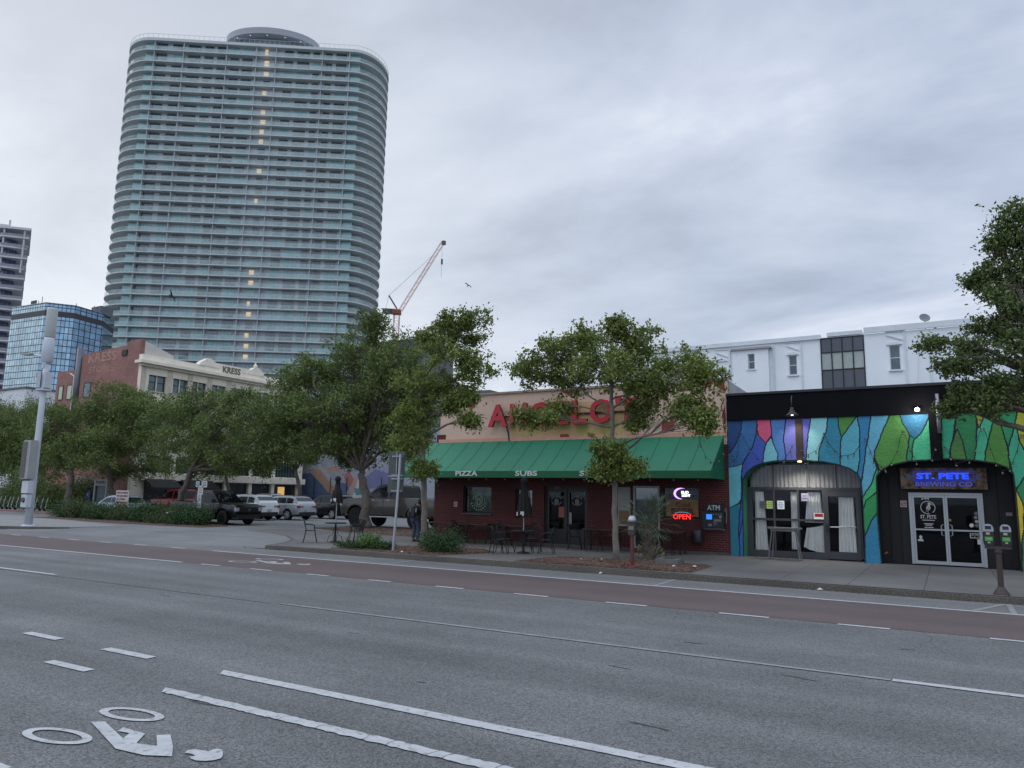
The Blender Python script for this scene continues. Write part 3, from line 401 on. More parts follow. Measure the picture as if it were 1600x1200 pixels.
def worn_stripe(x0, x1, y, w, jit, cracks):
    g = random.Random(int(y*10)); m = MB(); n = int((x1-x0)/.05); top = []; bot = []
    for i in range(n+1):
        x = x0 + (x1-x0)*i/n; top.append((x, y+w/2+g.uniform(-jit, jit), .009)); bot.append((x0 + .12 + (x1-x0-.12)*i/n, y-w/2+g.uniform(-jit, jit), .009))
    skip = set()
    m.add(bot + top, [(i, i+1, n+2+i, n+1+i) for i in range(n)]); o = struct(m.build('lane_marking', paint))
    if cracks:
        c = MB(); x = x0 + .15
        while x < x1:
            a = g.uniform(-.05, .05); k = g.uniform(.003, .007); mid = g.uniform(-.03, .03)
            c.add([(x, y-w*.52, .0105), (x+k, y-w*.52, .0105), (x+mid+k, y, .0105), (x+a+k, y+w*.52, .0105), (x+a, y+w*.52, .0105), (x+mid, y, .0105)], [(0, 1, 2, 5), (5, 2, 3, 4)]); x += g.uniform(.12, .5)
        struct(c.build('paint_cracks', MATS['joint_dark']))
worn_stripe(-7.15, 8, 5.8, .15, .004, 0); worn_stripe(-7.0, 8, 4.99, .135, .011, 1)
for a, b in [(-11.16, -10.33), (-9.29, -8.35)]: stripe(a, b, 5.8, .14)
for a, b in [(-9.14, -8.32), (-11.2, -10.4)]: stripe(a, b, 5.03, .13)
stripe(-7.2, -5.93, 3.02, .13)
for x in (-14.1, -5.98, .95, 8): sheet('lane_marking', [(x-.05, 16.88), (x+.05, 16.88), (x+.05, 18.4), (x-.05, 18.4)], .009, fadedpaint)
sheet('lane_marking', [(.25, 16.88), (.36, 16.88), (.95, 18.4), (.84, 18.4)], .0095, fadedpaint)
def bike_symbol(ox, oy, sx, sy, mat):
    m = MB(); T = lambda x, y: (ox + (x + 6.0) * sx, oy + (y - 3.95) * sy, 0)
    for cx, cy in ((-6.37, 3.635), (-6.43, 4.315)):
        N = 40; vs = []; tilt = .30
        for r in ((.36, .155), (.265, .10)):
            for k in range(N):
                a = 2*PI*k/N; x, y = r[0]*math.cos(a), r[1]*math.sin(a); vs.append(T(cx + x, cy + y + tilt * x * .35))
        m.add(vs, [(k, (k+1) % N, N + (k+1) % N, N + k) for k in range(N)])
    fr = [[-6.5, 3.99], [-6.41, 4.06], [-5.86, 3.88], [-5.95, 3.99], [-6.08, 3.97], [-6.13, 4.05], [-5.83, 4.05], [-5.67, 3.87], [-5.48, 3.92], [-5.72, 4.08], [-5.64, 4.15], [-5.38, 3.99], [-5.18, 3.84], [-5.38, 3.74], [-5.69, 3.71]]
    m.add([T(*p) for p in fr], [tuple(range(len(fr)))])
    hd = [[-5.17, 3.94], [-5.2, 3.99], [-5.17, 4.03], [-5.08, 4.055], [-5.04, 4.055], [-5.055, 4.10], [-5.04, 4.135], [-5.0, 4.14], [-4.94, 4.11], [-4.87, 4.05], [-4.84, 4.01], [-4.85, 3.96], [-4.89, 3.91], [-4.96, 3.88], [-5.02, 3.885], [-5.06, 3.905], [-5.04, 3.94], [-5.1, 3.955]]
    m.add([T(*p) for p in hd], [tuple(range(len(hd)))])
    m.V = [(v[0], v[1], .010) for v in m.V]
    return struct(m.build('bike_symbol', mat))
bike_symbol(-6.0, 3.95, 1, 1, paint); bike_symbol(-17.0, 15.25, 1.35, 1.55, M('thin_paint', (158, 156, 154), rough=.8, var=.15, scale=5, dark=(112, 104, 102), dscale=7, dthr=.52))
for pts in ([(-20.7, 18.6), (60, 18.6)],): sheet('kerb_top', [(-20.5, 18.60), (60, 18.62), (60, 18.76), (-20.5, 18.76)], .1425, concrete)
# short cracks and tar spots in the lanes
gc = random.Random(21)
for i, (cx, cy) in enumerate(((-3.5, 8.6), (-1.6, 9.3), (-7.5, 8.4), (-13, 9.2), (-4.8, 11.6), (.8, 8.1), (-9.6, 7.2), (-2.4, 6.6), (-6.2, 4.9), (-17, 11), (-11.5, 12.2), (-.6, 11.9), (-5.0, 6.7), (-3.2, 10.6))):
    m = MB(); n = 7; a = gc.uniform(-.25, .25); L_ = gc.uniform(.12, .5); w = gc.uniform(.005, .016); up_ = []; dn = []
    for k in range(n): t = k/(n-1)-.5; x = cx + t*L_; y = cy + a*t*L_ + gc.uniform(-.012, .012); q = w*(1-abs(2*t)**2)*gc.uniform(.5, 1.3)+.001; up_.append((x, y+q, .005)); dn.append((x, y-q, .005))
    m.add(dn+up_, [(k, k+1, n+k+1, n+k) for k in range(n-1)]); struct(m.build('road_crack', MATS['joint_dark']))
# mulched beds
def bed(poly, chips, seed):
    g = random.Random(seed); m = MB(); cx = sum(p[0] for p in poly)/len(poly); cy = sum(p[1] for p in poly)/len(poly)
    P = []; n = len(poly)
    for i in range(n):
        a, b = poly[i], poly[(i+1) % n]
        for k in range(5): t = k/5; P.append((a[0]*(1-t)+b[0]*t+g.uniform(-.05, .05), a[1]*(1-t)+b[1]*t+g.uniform(-.05, .05)))
    N = len(P); vs = [(p[0], p[1], .134) for p in P] + [(cx+(p[0]-cx)*.8, cy+(p[1]-cy)*.8, .165+g.uniform(-.01, .01)) for p in P] + [(cx+(p[0]-cx)*.4, cy+(p[1]-cy)*.4, .18+g.uniform(-.015, .015)) for p in P] + [(cx, cy, .18)]
    m.add(vs, [(i, (i+1) % N, N+(i+1) % N, N+i) for i in range(N)] + [(N+i, N+(i+1) % N, 2*N+(i+1) % N, 2*N+i) for i in range(N)] + [(2*N+i, 2*N+(i+1) % N, 3*N) for i in range(N)])
    o = tag(m.build('mulch_bed', mulch), kind='structure')
    c = MB(); k = 0
    while k < chips:
        i = g.randrange(N); t = math.sqrt(g.random()); a, b = P[i], P[(i+1) % N]; s = g.random()
        x = cx + ((a[0]*(1-s)+b[0]*s)-cx)*t*.98; y = cy + ((a[1]*(1-s)+b[1]*s)-cy)*t*.98; k += 1
        r = g.uniform(.02, .05); an = g.uniform(0, PI); ca, sa = math.cos(an)*r, math.sin(an)*r; z = .150 + .035*(1-t) + g.uniform(0, .015)
        c.add([(x-ca, y-sa, z), (x+sa*.35, y-ca*.35, z+.008), (x+ca, y+sa, z+g.uniform(-.01, .02)), (x-sa*.35, y+ca*.35, z+.004)], [(0, 1, 2, 3)])
    return c
chipm = M('bark_chips', (108, 78, 62), rough=.95, island=.65)
BED1 = [(-18.3, 18.8), (-17.5, 21.0), (-16.0, 22.0), (-14.0, 22.2), (-13.0, 21.3), (-13.8, 18.8)]
BED2 = [(-11.0, 18.9), (-10.7, 21.2), (-9.0, 21.6), (-5.8, 21.5), (-5.8, 19.0), (-8.0, 18.85)]
BED0 = [(-29.5, 29.2), (-28.5, 33.5), (-24, 32.4), (-19.1, 30.0), (-19.1, 26.6), (-22, 26.6), (-26, 27.8)]
BEDH = [(-51, 25.6), (-50, 30.5), (-42, 31.5), (-36, 29.6), (-33.4, 27), (-33.2, 25.1), (-40, 24.8)]
for i, (b, n, l) in enumerate(((BED1, 5200, 'wood chips strewn round the sign post and dark bush'), (BED2, 5200, 'wood chips strewn round the slender tree and the palm'), (BED0, 4200, 'wood chips strewn at the foot of the big oak by the car park'), (BEDH, 2500, 'wood chips under the hedge beside the driveway'))):
    tag(bed(b, n, i).build('wood_chips', chipm), l, 'wood chips', kind='stuff')
# ---------------------------------------------------------------- painted walls
def inside(poly, X, Z):
    r = np.zeros(X.shape, bool); n = len(poly); j = n - 1
    for i in range(n):
        xi, zi = poly[i]; xj, zj = poly[j]
        if zi != zj: r ^= ((zi > Z) != (zj > Z)) & (X < (xj - xi) * (Z - zi) / (zj - zi) + xi)
        j = i
    return r
def painted_wall(name, polys, x0, x1, z0, z1, y, cell, mat, parent, bgc, line, holes=(), wob=.009):
    nx, nz = int((x1-x0)/cell), int((z1-z0)/cell); dx, dz = (x1-x0)/nx, (z1-z0)/nz
    X, Z = np.meshgrid(x0 + (np.arange(nx)+.5)*dx, z0 + (np.arange(nz)+.5)*dz, indexing='ij')
    wx = X + wob*np.sin(Z*9+X*3)*.6 + wob*np.sin(Z*23+1+X*7)*.4; wz = Z + wob*np.sin(X*11+Z*2)
    C = np.ones((nx, nz, 4)); C[..., :3] = lin(bgc); LB = np.zeros(X.shape, int)
    for i, (col, pl) in enumerate(polys):
        ins = inside(pl, wx, wz); gy = sum(col)/3; C[ins, :3] = lin([gy + (v-gy)*.82 + 6 for v in col]); LB[ins] = i + 1
    if line:
        E = np.zeros(X.shape, bool); E[1:] |= LB[1:] != LB[:-1]; E[:, 1:] |= LB[:, 1:] != LB[:, :-1]
        D = E.copy(); D[:-1] |= E[1:]
        C[D, :3] = lin(line)
    keep = np.ones(X.shape, bool)
    for h in holes: keep &= ~inside(h, X, Z)
    me = bpy.data.meshes.new(name); off = LOC.get(parent.name, Vector())
    gx, gz = np.meshgrid(x0 + np.arange(nx+1)*dx, z0 + np.arange(nz+1)*dz, indexing='ij')
    V = np.stack([gx - off.x, np.full(gx.shape, y) - off.y, gz - off.z], -1).reshape(-1, 3)
    I, J = np.nonzero(keep); a = I*(nz+1)+J; F = np.stack([a, a+nz+1, a+nz+2, a+1], 1)
    N = len(F); me.vertices.add(len(V)); me.vertices.foreach_set('co', V.astype(np.float32).ravel())
    me.loops.add(4*N); me.loops.foreach_set('vertex_index', F.astype(np.int32).ravel()); me.polygons.add(N)
    me.polygons.foreach_set('loop_start', np.arange(0, 4*N, 4, dtype=np.int32)); me.polygons.foreach_set('loop_total', np.full(N, 4, np.int32)); me.update(calc_edges=True)
    at = me.color_attributes.new('paint', 'FLOAT_COLOR', 'CORNER'); at.data.foreach_set('color', np.repeat(C[I, J], 4, 0).astype(np.float32).ravel())
    me.materials.append(mat); o = bpy.data.objects.new(name, me); COL.objects.link(o); o.parent = parent; LOC[o.name] = off; return o
# ---------------------------------------------------------------- the brewery
black = M('black_paint', (12, 13, 18), rough=.8, var=.25, scale=1.2, bump=.3, bscale=12, spec=.15)
blackin = M('black_recess', (14, 15, 18), rough=.7, var=.2)
mural = M('mural_paint', (128, 128, 128), rough=.7, var=.10, scale=3, bump=.9, bscale=11, attr='paint')
alum = M('aluminium', (170, 174, 178), rough=.4, metal=.35, var=.05)
darkframe = M('dark_frame', (54, 56, 60), rough=.5, var=.1)
pane = glass('clear_glass', (205, 215, 215), .93)
dpane = glass('dark_glass', (246, 247, 247), .99, ior=1.17)
ar1 = [(-6.0, .0), (-5.97, 2.2), (-5.95, 2.68), (-5.79, 2.94), (-5.58, 3.12), (-5.27, 3.24), (-4.91, 3.30), (-4.08, 3.32), (-3.37, 3.26), (-2.92, 3.16), (-2.61, 3.04), (-2.42, 2.88), (-2.33, 2.69), (-2.3, 2.31), (-2.32, .0)]
ar2 = [(-1.84, .0), (-1.88, 1.51), (-1.85, 2.78), (-1.73, 2.96), (-1.48, 3.13), (-.94, 3.26), (.08, 3.32), (.81, 3.27), (1.28, 3.18), (1.56, 3.06), (1.69, 2.87), (1.71, 2.16), (1.71, .0)]
BR = root('brewery_building', 'one storey brewery with rainbow striped mural and black parapet', 'building', (-6.4, 25.8, .13))
EXT = MURAL + [((150, 60, 30), [(2.2, .1), (2.6, 1.4), (2.4, 2.6), (3.0, 2.6), (3.2, .1)]), ((20, 120, 70), [(3.0, 3), (3.4, 4.8), (4.2, 4.8), (4.0, 2), (3.4, .1), (3.0, 1.2)]), ((190, 150, 30), [(4.2, 4.8), (4, 2), (4.6, .1), (5.4, .1), (5.2, 4.8)]), ((30, 110, 160), [(5.2, 4.8), (5.4, .1), (7, .1), (7, 4.8)])]
painted_wall('mural_wall', EXT, -6.43, 7, .13, 4.72, 25.8, .018, mural, BR, (45, 130, 90), (12, 18, 26), (ar1, ar2))
def reveal(name, arch, y0, y1, mat):
    m = MB(); n = len(arch); m.add([(p[0], y0, max(p[1], .13)) for p in arch] + [(p[0], y1, max(p[1], .13)) for p in arch], [(i, i+1, n+i+1, n+i) for i in range(n-1)]); return m.build(name, mat, BR, smooth=False)
reveal('arch_reveal', ar1, 25.802, 26.5, M('green_reveal', (35, 110, 75), var=.2)); reveal('arch_reveal', ar2, 25.802, 26.8, blackin)
# rim that covers the cut edge of the plaster
def rim(arch, w, mat):
    m = MB(); n = len(arch); c = (sum(p[0] for p in arch)/n, 1.4); out = [(p[0]+(w if p[0] > c[0] else -w)*(.9 if p[1] < 3 else .3), p[1]+(w if p[1] > 2.6 else 0)) for p in arch]
    vs = [(p[0], 25.79, max(p[1], .13)) for p in arch] + [(p[0], 25.79, max(p[1], .13)) for p in out]; m.add(vs, [(i, i+1, n+i+1, n+i) for i in range(n-1)])
    m.add([(v[0], 25.81, v[2]) for v in vs[:n]] + vs[:n], [(i, i+1, n+i+1, n+i) for i in range(n-1)]); return m.build('arch_trim', mat, BR)
rim(ar1, .03, M('trim_dark', (14, 20, 40), rough=.7)); rim(ar2, .035, M('trim_green', (12, 34, 22), rough=.7))
bx('parapet', black, BR, -6.43, 7, 25.74, 26.1, 4.71, 5.58, bevel=.01)
bx('coping', M('coping_dark', (34, 36, 42), rough=.5), BR, -6.45, 7, 25.70, 26.2, 5.58, 5.66)
bx('roof', M('roof_grey', (90, 90, 92)), BR, -6.4, 7, 26.1, 40, 4.6, 4.9)
bx('pilaster', M('pilaster_painted_lamplight', (58, 46, 38), rough=.7), BR, -4.20, -3.98, 25.76, 25.8, 3.34, 4.712)  # black pilaster; the warm lamplight on it is put into this brown
bx('pilaster', black, BR, -.34, -.02, 25.72, 25.8, 3.33, 4.712)
m = MB(); m.box(-6.4, 7, 40, 40.2, .1, 4.6); m.box(6.8, 7, 26, 40, .1, 4.6); m.box(-6.4, -6.2, 26.9, 40, .1, 4.6); m.build('wall', M('plaster_grey', (120, 120, 120)), BR)
# shop interior (dark)
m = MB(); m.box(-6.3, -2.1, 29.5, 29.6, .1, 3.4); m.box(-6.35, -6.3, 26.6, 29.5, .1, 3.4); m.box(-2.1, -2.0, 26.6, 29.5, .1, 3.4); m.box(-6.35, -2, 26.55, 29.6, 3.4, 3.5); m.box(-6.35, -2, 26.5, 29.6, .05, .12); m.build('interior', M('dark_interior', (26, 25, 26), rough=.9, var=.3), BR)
# shopfront in the left arch
SF = MB(); y0, y1 = 26.36, 26.44
for x in (-5.83, -5.08, -4.31, -3.52, -2.42): SF.box(x-.03, x+.03, y0, y1, .2, 2.42)
for x in (-5.08, -4.0, -3.1): SF.box(x-.014, x+.014, y0+.01, y1-.01, 2.46, 3.28)
SF.box(-6.0, -2.3, y0-.01, y1, 2.37, 2.455); SF.box(-5.86, -3.5, y0+.002, y1-.002, 1.34, 1.41); SF.box(-6.0, -3.42, y0-.01, y1+.01, .13, .34); SF.box(-6.0, -5.86, y0, y1, .34, 2.37)
SF.build('shopfront_frame', darkframe, BR)
for a, b in ((-5.80, -5.11), (-5.05, -4.34), (-4.28, -3.55)):
    for c, d in ((.34, 1.34), (1.41, 2.37)): bx('window_pane', dpane, BR, a, b, 26.40, 26.405, c, d)
m = MB(); ap = [p for p in ar1 if p[1] > 2.4]; ap = [(-5.96, 2.455)] + [(p[0], p[1]) for p in ap] + [(-2.31, 2.455)]; m.prism(ap, 'y', 26.40, 26.405); m.build('transom_pane', dpane, BR)
d = MB(); d.box(-3.49, -3.37, y0-.02, y1, .16, 2.37); d.box(-2.55, -2.45, y0-.02, y1, .16, 2.37); d.box(-3.37, -2.55, y0-.02, y1, 2.17, 2.36); d.box(-3.37, -2.55, y0-.02, y1, .16, .40)
dr = d.build('glass_door', darkframe, BR); bx('door_pane', dpane, dr, -3.37, -2.55, 26.39, 26.395, .40, 2.17); MB().tube([(-3.34, 26.28, 1.18), (-2.56, 26.28, 1.20)], .02).build('push_bar', alum, dr)
MB().cbox((-3.43, 26.32, 1.15), (.09, .05, .3)).build('lock', M('iron', (25, 25, 27), rough=.5), dr)
cur = M('curtain', (243, 241, 237), rough=.9, var=.08, scale=3)
def curtain(name, tl, tr, bl, br, y, parent, mat=cur, fold=.035, nf=7, sag=0):
    m = MB(); n = nf*6; vs = []; rows = 7
    for j in range(rows):
        t = j/(rows-1)
        for i in range(n+1):
            s = i/n; a = (tl[0]*(1-s)+tr[0]*s, tl[1]*(1-s)+tr[1]*s); b = (bl[0]*(1-s)+br[0]*s, bl[1]*(1-s)+br[1]*s)
            vs.append((a[0]*(1-t)+b[0]*t, y + fold*math.sin(s*nf*2*PI+.6*math.sin(3*t)) + .012*math.sin(s*31+j), a[1]*(1-t)+b[1]*t - sag*4*s*(1-s)*(t if j else .3)))
    m.add(vs, [(j*(n+1)+i, j*(n+1)+i+1, (j+1)*(n+1)+i+1, (j+1)*(n+1)+i) for j in range(rows-1) for i in range(n)])
    return m.build(name, mat, parent, smooth=True)
for q in (((-5.73, 2.3), (-5.45, 2.3), (-5.76, .3), (-5.33, .3), 4), ((-4.56, 2.3), (-4.34, 2.3), (-4.58, .4), (-4.33, .4), 3), ((-4.03, 2.3), (-3.63, 2.3), (-4.13, 1.3), (-3.55, 1.3), 5), ((-3.07, 2.15), (-2.62, 2.15), (-3.13, .3), (-2.58, .3), 5)):
    curtain('curtain', *q[:4], 26.52, BR, nf=q[4])
curtain('curtain', (-4.1, 1.12), (-3.53, 1.24), (-4.21, .5), (-3.5, .35), 26.55, BR, fold=.05, nf=3, sag=.06)
cp = [(-5.93, 2.46)] + [(p[0]*.995, p[1]-.01) for p in ar1 if p[1] > 2.5] + [(-2.33, 2.46)]
curtain('curtain', (-5.9, 3.22), (-2.4, 3.22), (-5.9, 2.44), (-2.4, 2.44), 26.62, BR, nf=26, mat=M('curtain_grey', (165, 162, 160), rough=.9), fold=.03)
def notice(x0, z0, x1, z1, y, col, lab, lines=3, ink=(60, 60, 60), parent=None, head=None):
    o = root('notice', lab, 'notice', ((x0+x1)/2, y, z0)); sh = bx('sheet', M('sheet_%d_%d_%d' % col, col, var=.04), o, x0, x1, y-.004, y, z0, z1); m = MB(); h = (z1-z0)
    for i in range(lines):
        zz = z1 - h*(i+1)/(lines+1); w = (x1-x0)*(.8 if i % 2 else .6); m.box((x0+x1-w)/2, (x0+x1+w)/2, y-.007, y-.004, zz-h*.05, zz+h*.05)
    m.build('print', M('ink_%d_%d_%d' % ink, ink), o); return o
notice(-5.56, 1.74, -5.36, 1.98, 26.39, (100, 104, 108), 'grey photo notice on the left window beside a yellow-green sheet', 3, (50, 50, 60))
notice(-5.33, 1.73, -5.12, 1.99, 26.39, (178, 200, 110), 'yellow-green notice taped inside the left window pane', 3, (110, 140, 70))
notice(-4.98, 1.72, -4.75, 2.0, 26.39, (215, 220, 224), 'white notice taped to the second window pane', 3, (90, 110, 140))
notice(-4.2, 2.0, -3.98, 2.26, 26.39, (150, 145, 165), 'purple-grey flyer at the top of the third window pane', 2, (80, 70, 110))
notice(-3.82, 1.42, -3.52, 1.62, 26.33, (225, 220, 215), 'red and white sign hung on the window frame beside the door', 1, (150, 25, 30))
bx('red_band', M('signred', (150, 20, 25), rough=.5), bpy.data.objects['notice.004'], -3.80, -3.54, 26.322, 26.325, 1.50, 1.60)
# recess with the double door
m = MB(); m.wall(-2.0, 2.0, .1, 3.5, 26.8, 26.9, [(-1.04, .93, .1, 2.33)]); m.box(-1.9, 2, 26.6, 26.8, 3.36, 3.5); m.build('recess_wall', M('recess_boards', (16, 17, 20), rough=.6, var=.3), BR)
for x in (-1.62, -1.32, 1.3): bx('board_batten', blackin, BR, x, x+.03, 26.77, 26.8, .13, 3.3)
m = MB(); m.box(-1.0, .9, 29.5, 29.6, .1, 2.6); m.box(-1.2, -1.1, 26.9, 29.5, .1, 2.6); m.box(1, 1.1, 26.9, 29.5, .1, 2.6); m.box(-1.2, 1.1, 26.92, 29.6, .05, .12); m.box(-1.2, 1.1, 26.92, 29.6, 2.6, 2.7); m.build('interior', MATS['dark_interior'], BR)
fr = MB(); fr.box(-1.05, -.96, 26.72, 26.8, .13, 2.25); fr.box(.85, .94, 26.72, 26.8, .13, 2.25); fr.box(-1.05, .94, 26.72, 26.8, 2.25, 2.33)
fr.build('door_frame', alum, BR)
for k, (a, b) in enumerate(((-.955, -.058), (-.052, .845))):
    d = MB(); d.box(a, a+.055, 26.70, 26.75, .14, 2.245); d.box(b-.055, b, 26.70, 26.75, .14, 2.245); d.box(a+.055, b-.055, 26.70, 26.75, 2.18, 2.245); d.box(a+.055, b-.055, 26.70, 26.75, .14, .24); d.box(a+.055, b-.055, 26.70, 26.75, 1.17, 1.215)
    dr = d.build('glass_door', alum, BR); bx('door_pane', dpane, dr, a+.055, b-.055, 26.72, 26.725, .24, 2.18)
    hx = b-.09 if k == 0 else a+.09; MB().tube([(hx, 26.70, 1.02), (hx+(-.05 if k == 0 else .05), 26.63, 1.05), (hx+(-.05 if k == 0 else .05), 26.63, 1.33), (hx, 26.70, 1.36)], .014).build('handle', alum, dr)
wd = M('white_decal', (190, 190, 188), rough=.6)
text('lettering', 'ST. PETE', wd, BR, (-.75, 26.695, 1.53), .43, .11, .003, weight=.02); text('lettering', '544', wd, BR, (-.70, 26.695, 2.11), .22, .09, .003, weight=.02)
m = MB()
for w, z in ((.34, 1.47), (.26, 1.36), (.18, 1.32), (.24, 1.25)): m.box(-.535-w/2, -.535+w/2, 26.69, 26.694, z, z+.022)
m.build('lettering', wd, BR)
m = MB(); N = 28; c = (-.53, 1.87)
m.add([(c[0]+r*math.cos(2*PI*k/N), 26.692, c[1]+r*math.sin(2*PI*k/N)) for r in (.205, .185) for k in range(N)], [(k, (k+1) % N, N+(k+1) % N, N+k) for k in range(N) if k not in (22, 23)]); m.build('emblem_ring', wd, BR)
m = MB(); b = [(.02, .17), (.07, .16), (.15, .10), (.19, .06), (.09, .11), (.07, .06), (.09, .0), (.06, -.07), (-.02, -.11), (-.10, -.15), (-.02, -.13), (-.06, -.06), (-.05, .02), (.01, .08), (.0, .13)]
m.prism([(c[0]+x*.85, c[1]+z*.95) for x, z in b], 'y', 26.690, 26.694); m.tube([(c[0]-.0, 26.692, c[1]-.1), (c[0]-.0, 26.692, c[1]-.17)], .006, 4); m.build('bird_emblem', wd, BR)
m = MB(); m.prism([(-.86, .83), (-.70, .83), (-.71, .88), (-.75, .90), (-.73, .96), (-.77, 1.02), (-.82, .98), (-.80, .90), (-.86, .88)], 'y', 26.69, 26.694); m.build('sticker', wd, BR)
for i, (x, z, r, c_) in enumerate(((.60, 1.36, .06, (190, 190, 185)), (.74, 1.36, .055, (90, 95, 98)), (.74, 1.48, .05, (150, 150, 150)), (.72, 1.60, .05, (120, 120, 120)), (.74, 1.72, .055, (95, 97, 100)), (.04, 1.50, .04, (140, 120, 60)))):
    MB().lathe([(r, 26.690), (r, 26.694)], (x, 0, z), 14, 'y').build('sticker', M('stk%d' % i, c_, rough=.6, var=.3, scale=20), BR)
m = MB(); m.wall(.54, .84, .98, 1.12, 26.690, 26.694, [(.56, .82, 1.0, 1.10)]); m.tube([(.58, 26.69, 1.05), (.63, 26.69, 1.08), (.66, 26.69, 1.03), (.70, 26.69, 1.08), (.78, 26.69, 1.04)], .008, 4); m.build('sticker', wd, BR)
bx('sticker', wd, BR, .72, .80, 26.690, 26.694, .80, .95)
# sign over the door
SG = root('brewery_sign', 'rusty metal sign reading ST. PETE BREWING CO with glowing blue letters above the double door', 'sign', (-.08, 26.5, 2.43))
bx('panel', M('rusted_panel', (112, 92, 74), rough=.6, metal=.3, var=.5, scale=5, dark=(48, 40, 36), dscale=4, dthr=.48), SG, -1.23, 1.08, 26.46, 26.5, 2.44, 3.09, bevel=.004)
blu = M('blue_letter', (30, 60, 255), emit=(40, 80, 255), estr=1.15)
m = MB(); m.wall(-.88, .76, 2.68, 3.0, 26.448, 26.458, [(-.85, .73, 2.705, 2.975)]); m.build('neon_border', M('blue_dim', (20, 40, 160), emit=(35, 60, 220), estr=.35), SG)
text('letters', 'ST. PETE', blu, SG, (-.78, 26.44, 2.74), 1.40, .20, .02, weight=.045)
text('letters', 'BREWING CO', M('letter_dark_blue', (70, 76, 140), emit=(70, 80, 200), estr=.5), SG, (-.82, 26.44, 2.52), 1.52, .14, .015, weight=.03)
m = MB()
for s in (-1, 1): m.prism([(-.07+s*.86, 2.74), (-.07+s*1.05, 2.72), (-.07+s*.97, 2.82), (-.07+s*1.08, 2.96), (-.07+s*.88, 2.90)], 'y', 26.445, 26.458)
m.tube([(-.8, 26.44, 3.03), (-.3, 26.44, 3.06), (.3, 26.44, 3.06), (.7, 26.44, 3.03)], .006, 4)
m.build('wing_emblem', M('emblem_grey', (90, 95, 120), rough=.5), SG)
def round_sign(x, y, z, lab):
    o = root('warning_sign', lab, 'sign', (x, y, z)); bx('plate', M('sign_white', (185, 185, 182), var=.05), o, x-.09, x+.09, y-.008, y, z-.10, z+.10)
    m = MB(); N = 20; m.add([(x+r*math.cos(2*PI*k/N), y-.011, z+r*math.sin(2*PI*k/N)) for r in (.08, .055) for k in range(N)], [(k, (k+1) % N, N+(k+1) % N, N+k) for k in range(N)]); m.cbox((x, y-.011, z), (.02, .002, .13), ry=.8); m.build('ring', M('sign_red', (150, 25, 30)), o)
    bx('symbol', M('iron', (25, 25, 27)), o, x-.04, x+.03, y-.010, y-.008, z-.012, z+.012)
round_sign(-1.2, 26.79, 1.97, 'small white sign with a red prohibition ring left of the double glass doors')
o = tag(bx('wall_plate', M('plate_grey', (130, 132, 135)), None, 1.50, 1.66, 26.77, 26.79, 1.67, 1.77), 'small grey plate on the black wall right of the brewery doors', 'wall plate')
# lamps and pipe
iron = M('iron', (25, 25, 27), rough=.5)
GL = root('gooseneck_lamp', 'black gooseneck lamp hanging from the black parapet over the mural', 'lamp', (-4.15, 25.72, 4.7))
MB().tube([(-4.23, 25.72, 4.95), (-4.23, 25.66, 5.30), (-4.22, 25.45, 5.42), (-4.20, 25.22, 5.30), (-4.18, 25.15, 5.0)], .022, 8).build('arm', iron, GL, smooth=True)
MB().lathe([(.05, 5.02), (.07, 4.94), (.10, 4.86), (.21, 4.76), (.215, 4.745), (.19, 4.76), (.05, 4.9)], (-4.18, 25.15, 0), 18).build('lamp_shade', iron, GL, smooth=True)
MB().ball((-4.18, 25.15, 4.80), .05).build('bulb', M('warm_bulb', (255, 235, 200), emit=(255, 225, 180), estr=12), GL)
la = bpy.data.lights.new('lamp_light', 'SPOT'); la.energy = 38; la.color = (1, .88, .72); la.spot_size = 2.0; la.spot_blend = .8; la.shadow_soft_size = .06
lo = bpy.data.objects.new('lamp_light', la); COL.objects.link(lo); lo.location = (-4.15, 25.3, 4.74); lo.rotation_euler = (.25, 0, 0)
FL = root('floodlight', 'small lit white floodlight on the black parapet', 'lamp', (-.62, 25.7, 4.86))
MB().cbox((-.62, 25.62, 4.84), (.16, .08, .11), rx=.4).build('housing', iron, FL)
MB().ball((-.62, 25.56, 4.83), .055).build('bulb', M('flood_bulb', (255, 245, 230), emit=(255, 240, 215), estr=60), FL)
MB().lathe([(.07, 3.27), (.06, 3.30)], (-4.1, 25.72, 0), 12).build('arch_downlight', M('downlight_warm', (255, 240, 215), emit=(255, 235, 200), estr=5), BR)
la = bpy.data.lights.new('arch_light', 'SPOT'); la.energy = 150; la.color = (1, .94, .86); la.shadow_soft_size = .05; la.spot_size = 2.3; la.spot_blend = .9
lo = bpy.data.objects.new('arch_light', la); COL.objects.link(lo); lo.location = (-4.1, 25.75, 3.24); lo.rotation_euler = (.2, 0, 0)
la = bpy.data.lights.new('flood_light', 'POINT'); la.energy = 22; la.color = (1, .93, .82); la.shadow_soft_size = .08
lo = bpy.data.objects.new('flood_light', la); COL.objects.link(lo); lo.location = (-.62, 25.44, 4.78)
m = MB(); m.tube([(-.07, 25.66, 4.1), (-.07, 25.66, 5.3)], .055, 10); tag(m.build('drainpipe', M('galvanised', (150, 153, 158), rough=.35, metal=.6, var=.2), None, smooth=True), 'short shiny metal pipe on the black pilaster between the mural panels', 'pipe')
tag(MB().tube([(-1.74, 25.9, .45), (-1.74, 25.78, .45), (-1.66, 25.74, .5)], .02).build('hose_tap', M('brass', (150, 100, 60), rough=.5, metal=.5)), 'small brass tap low on the left jamb of the dark doorway', 'tap')
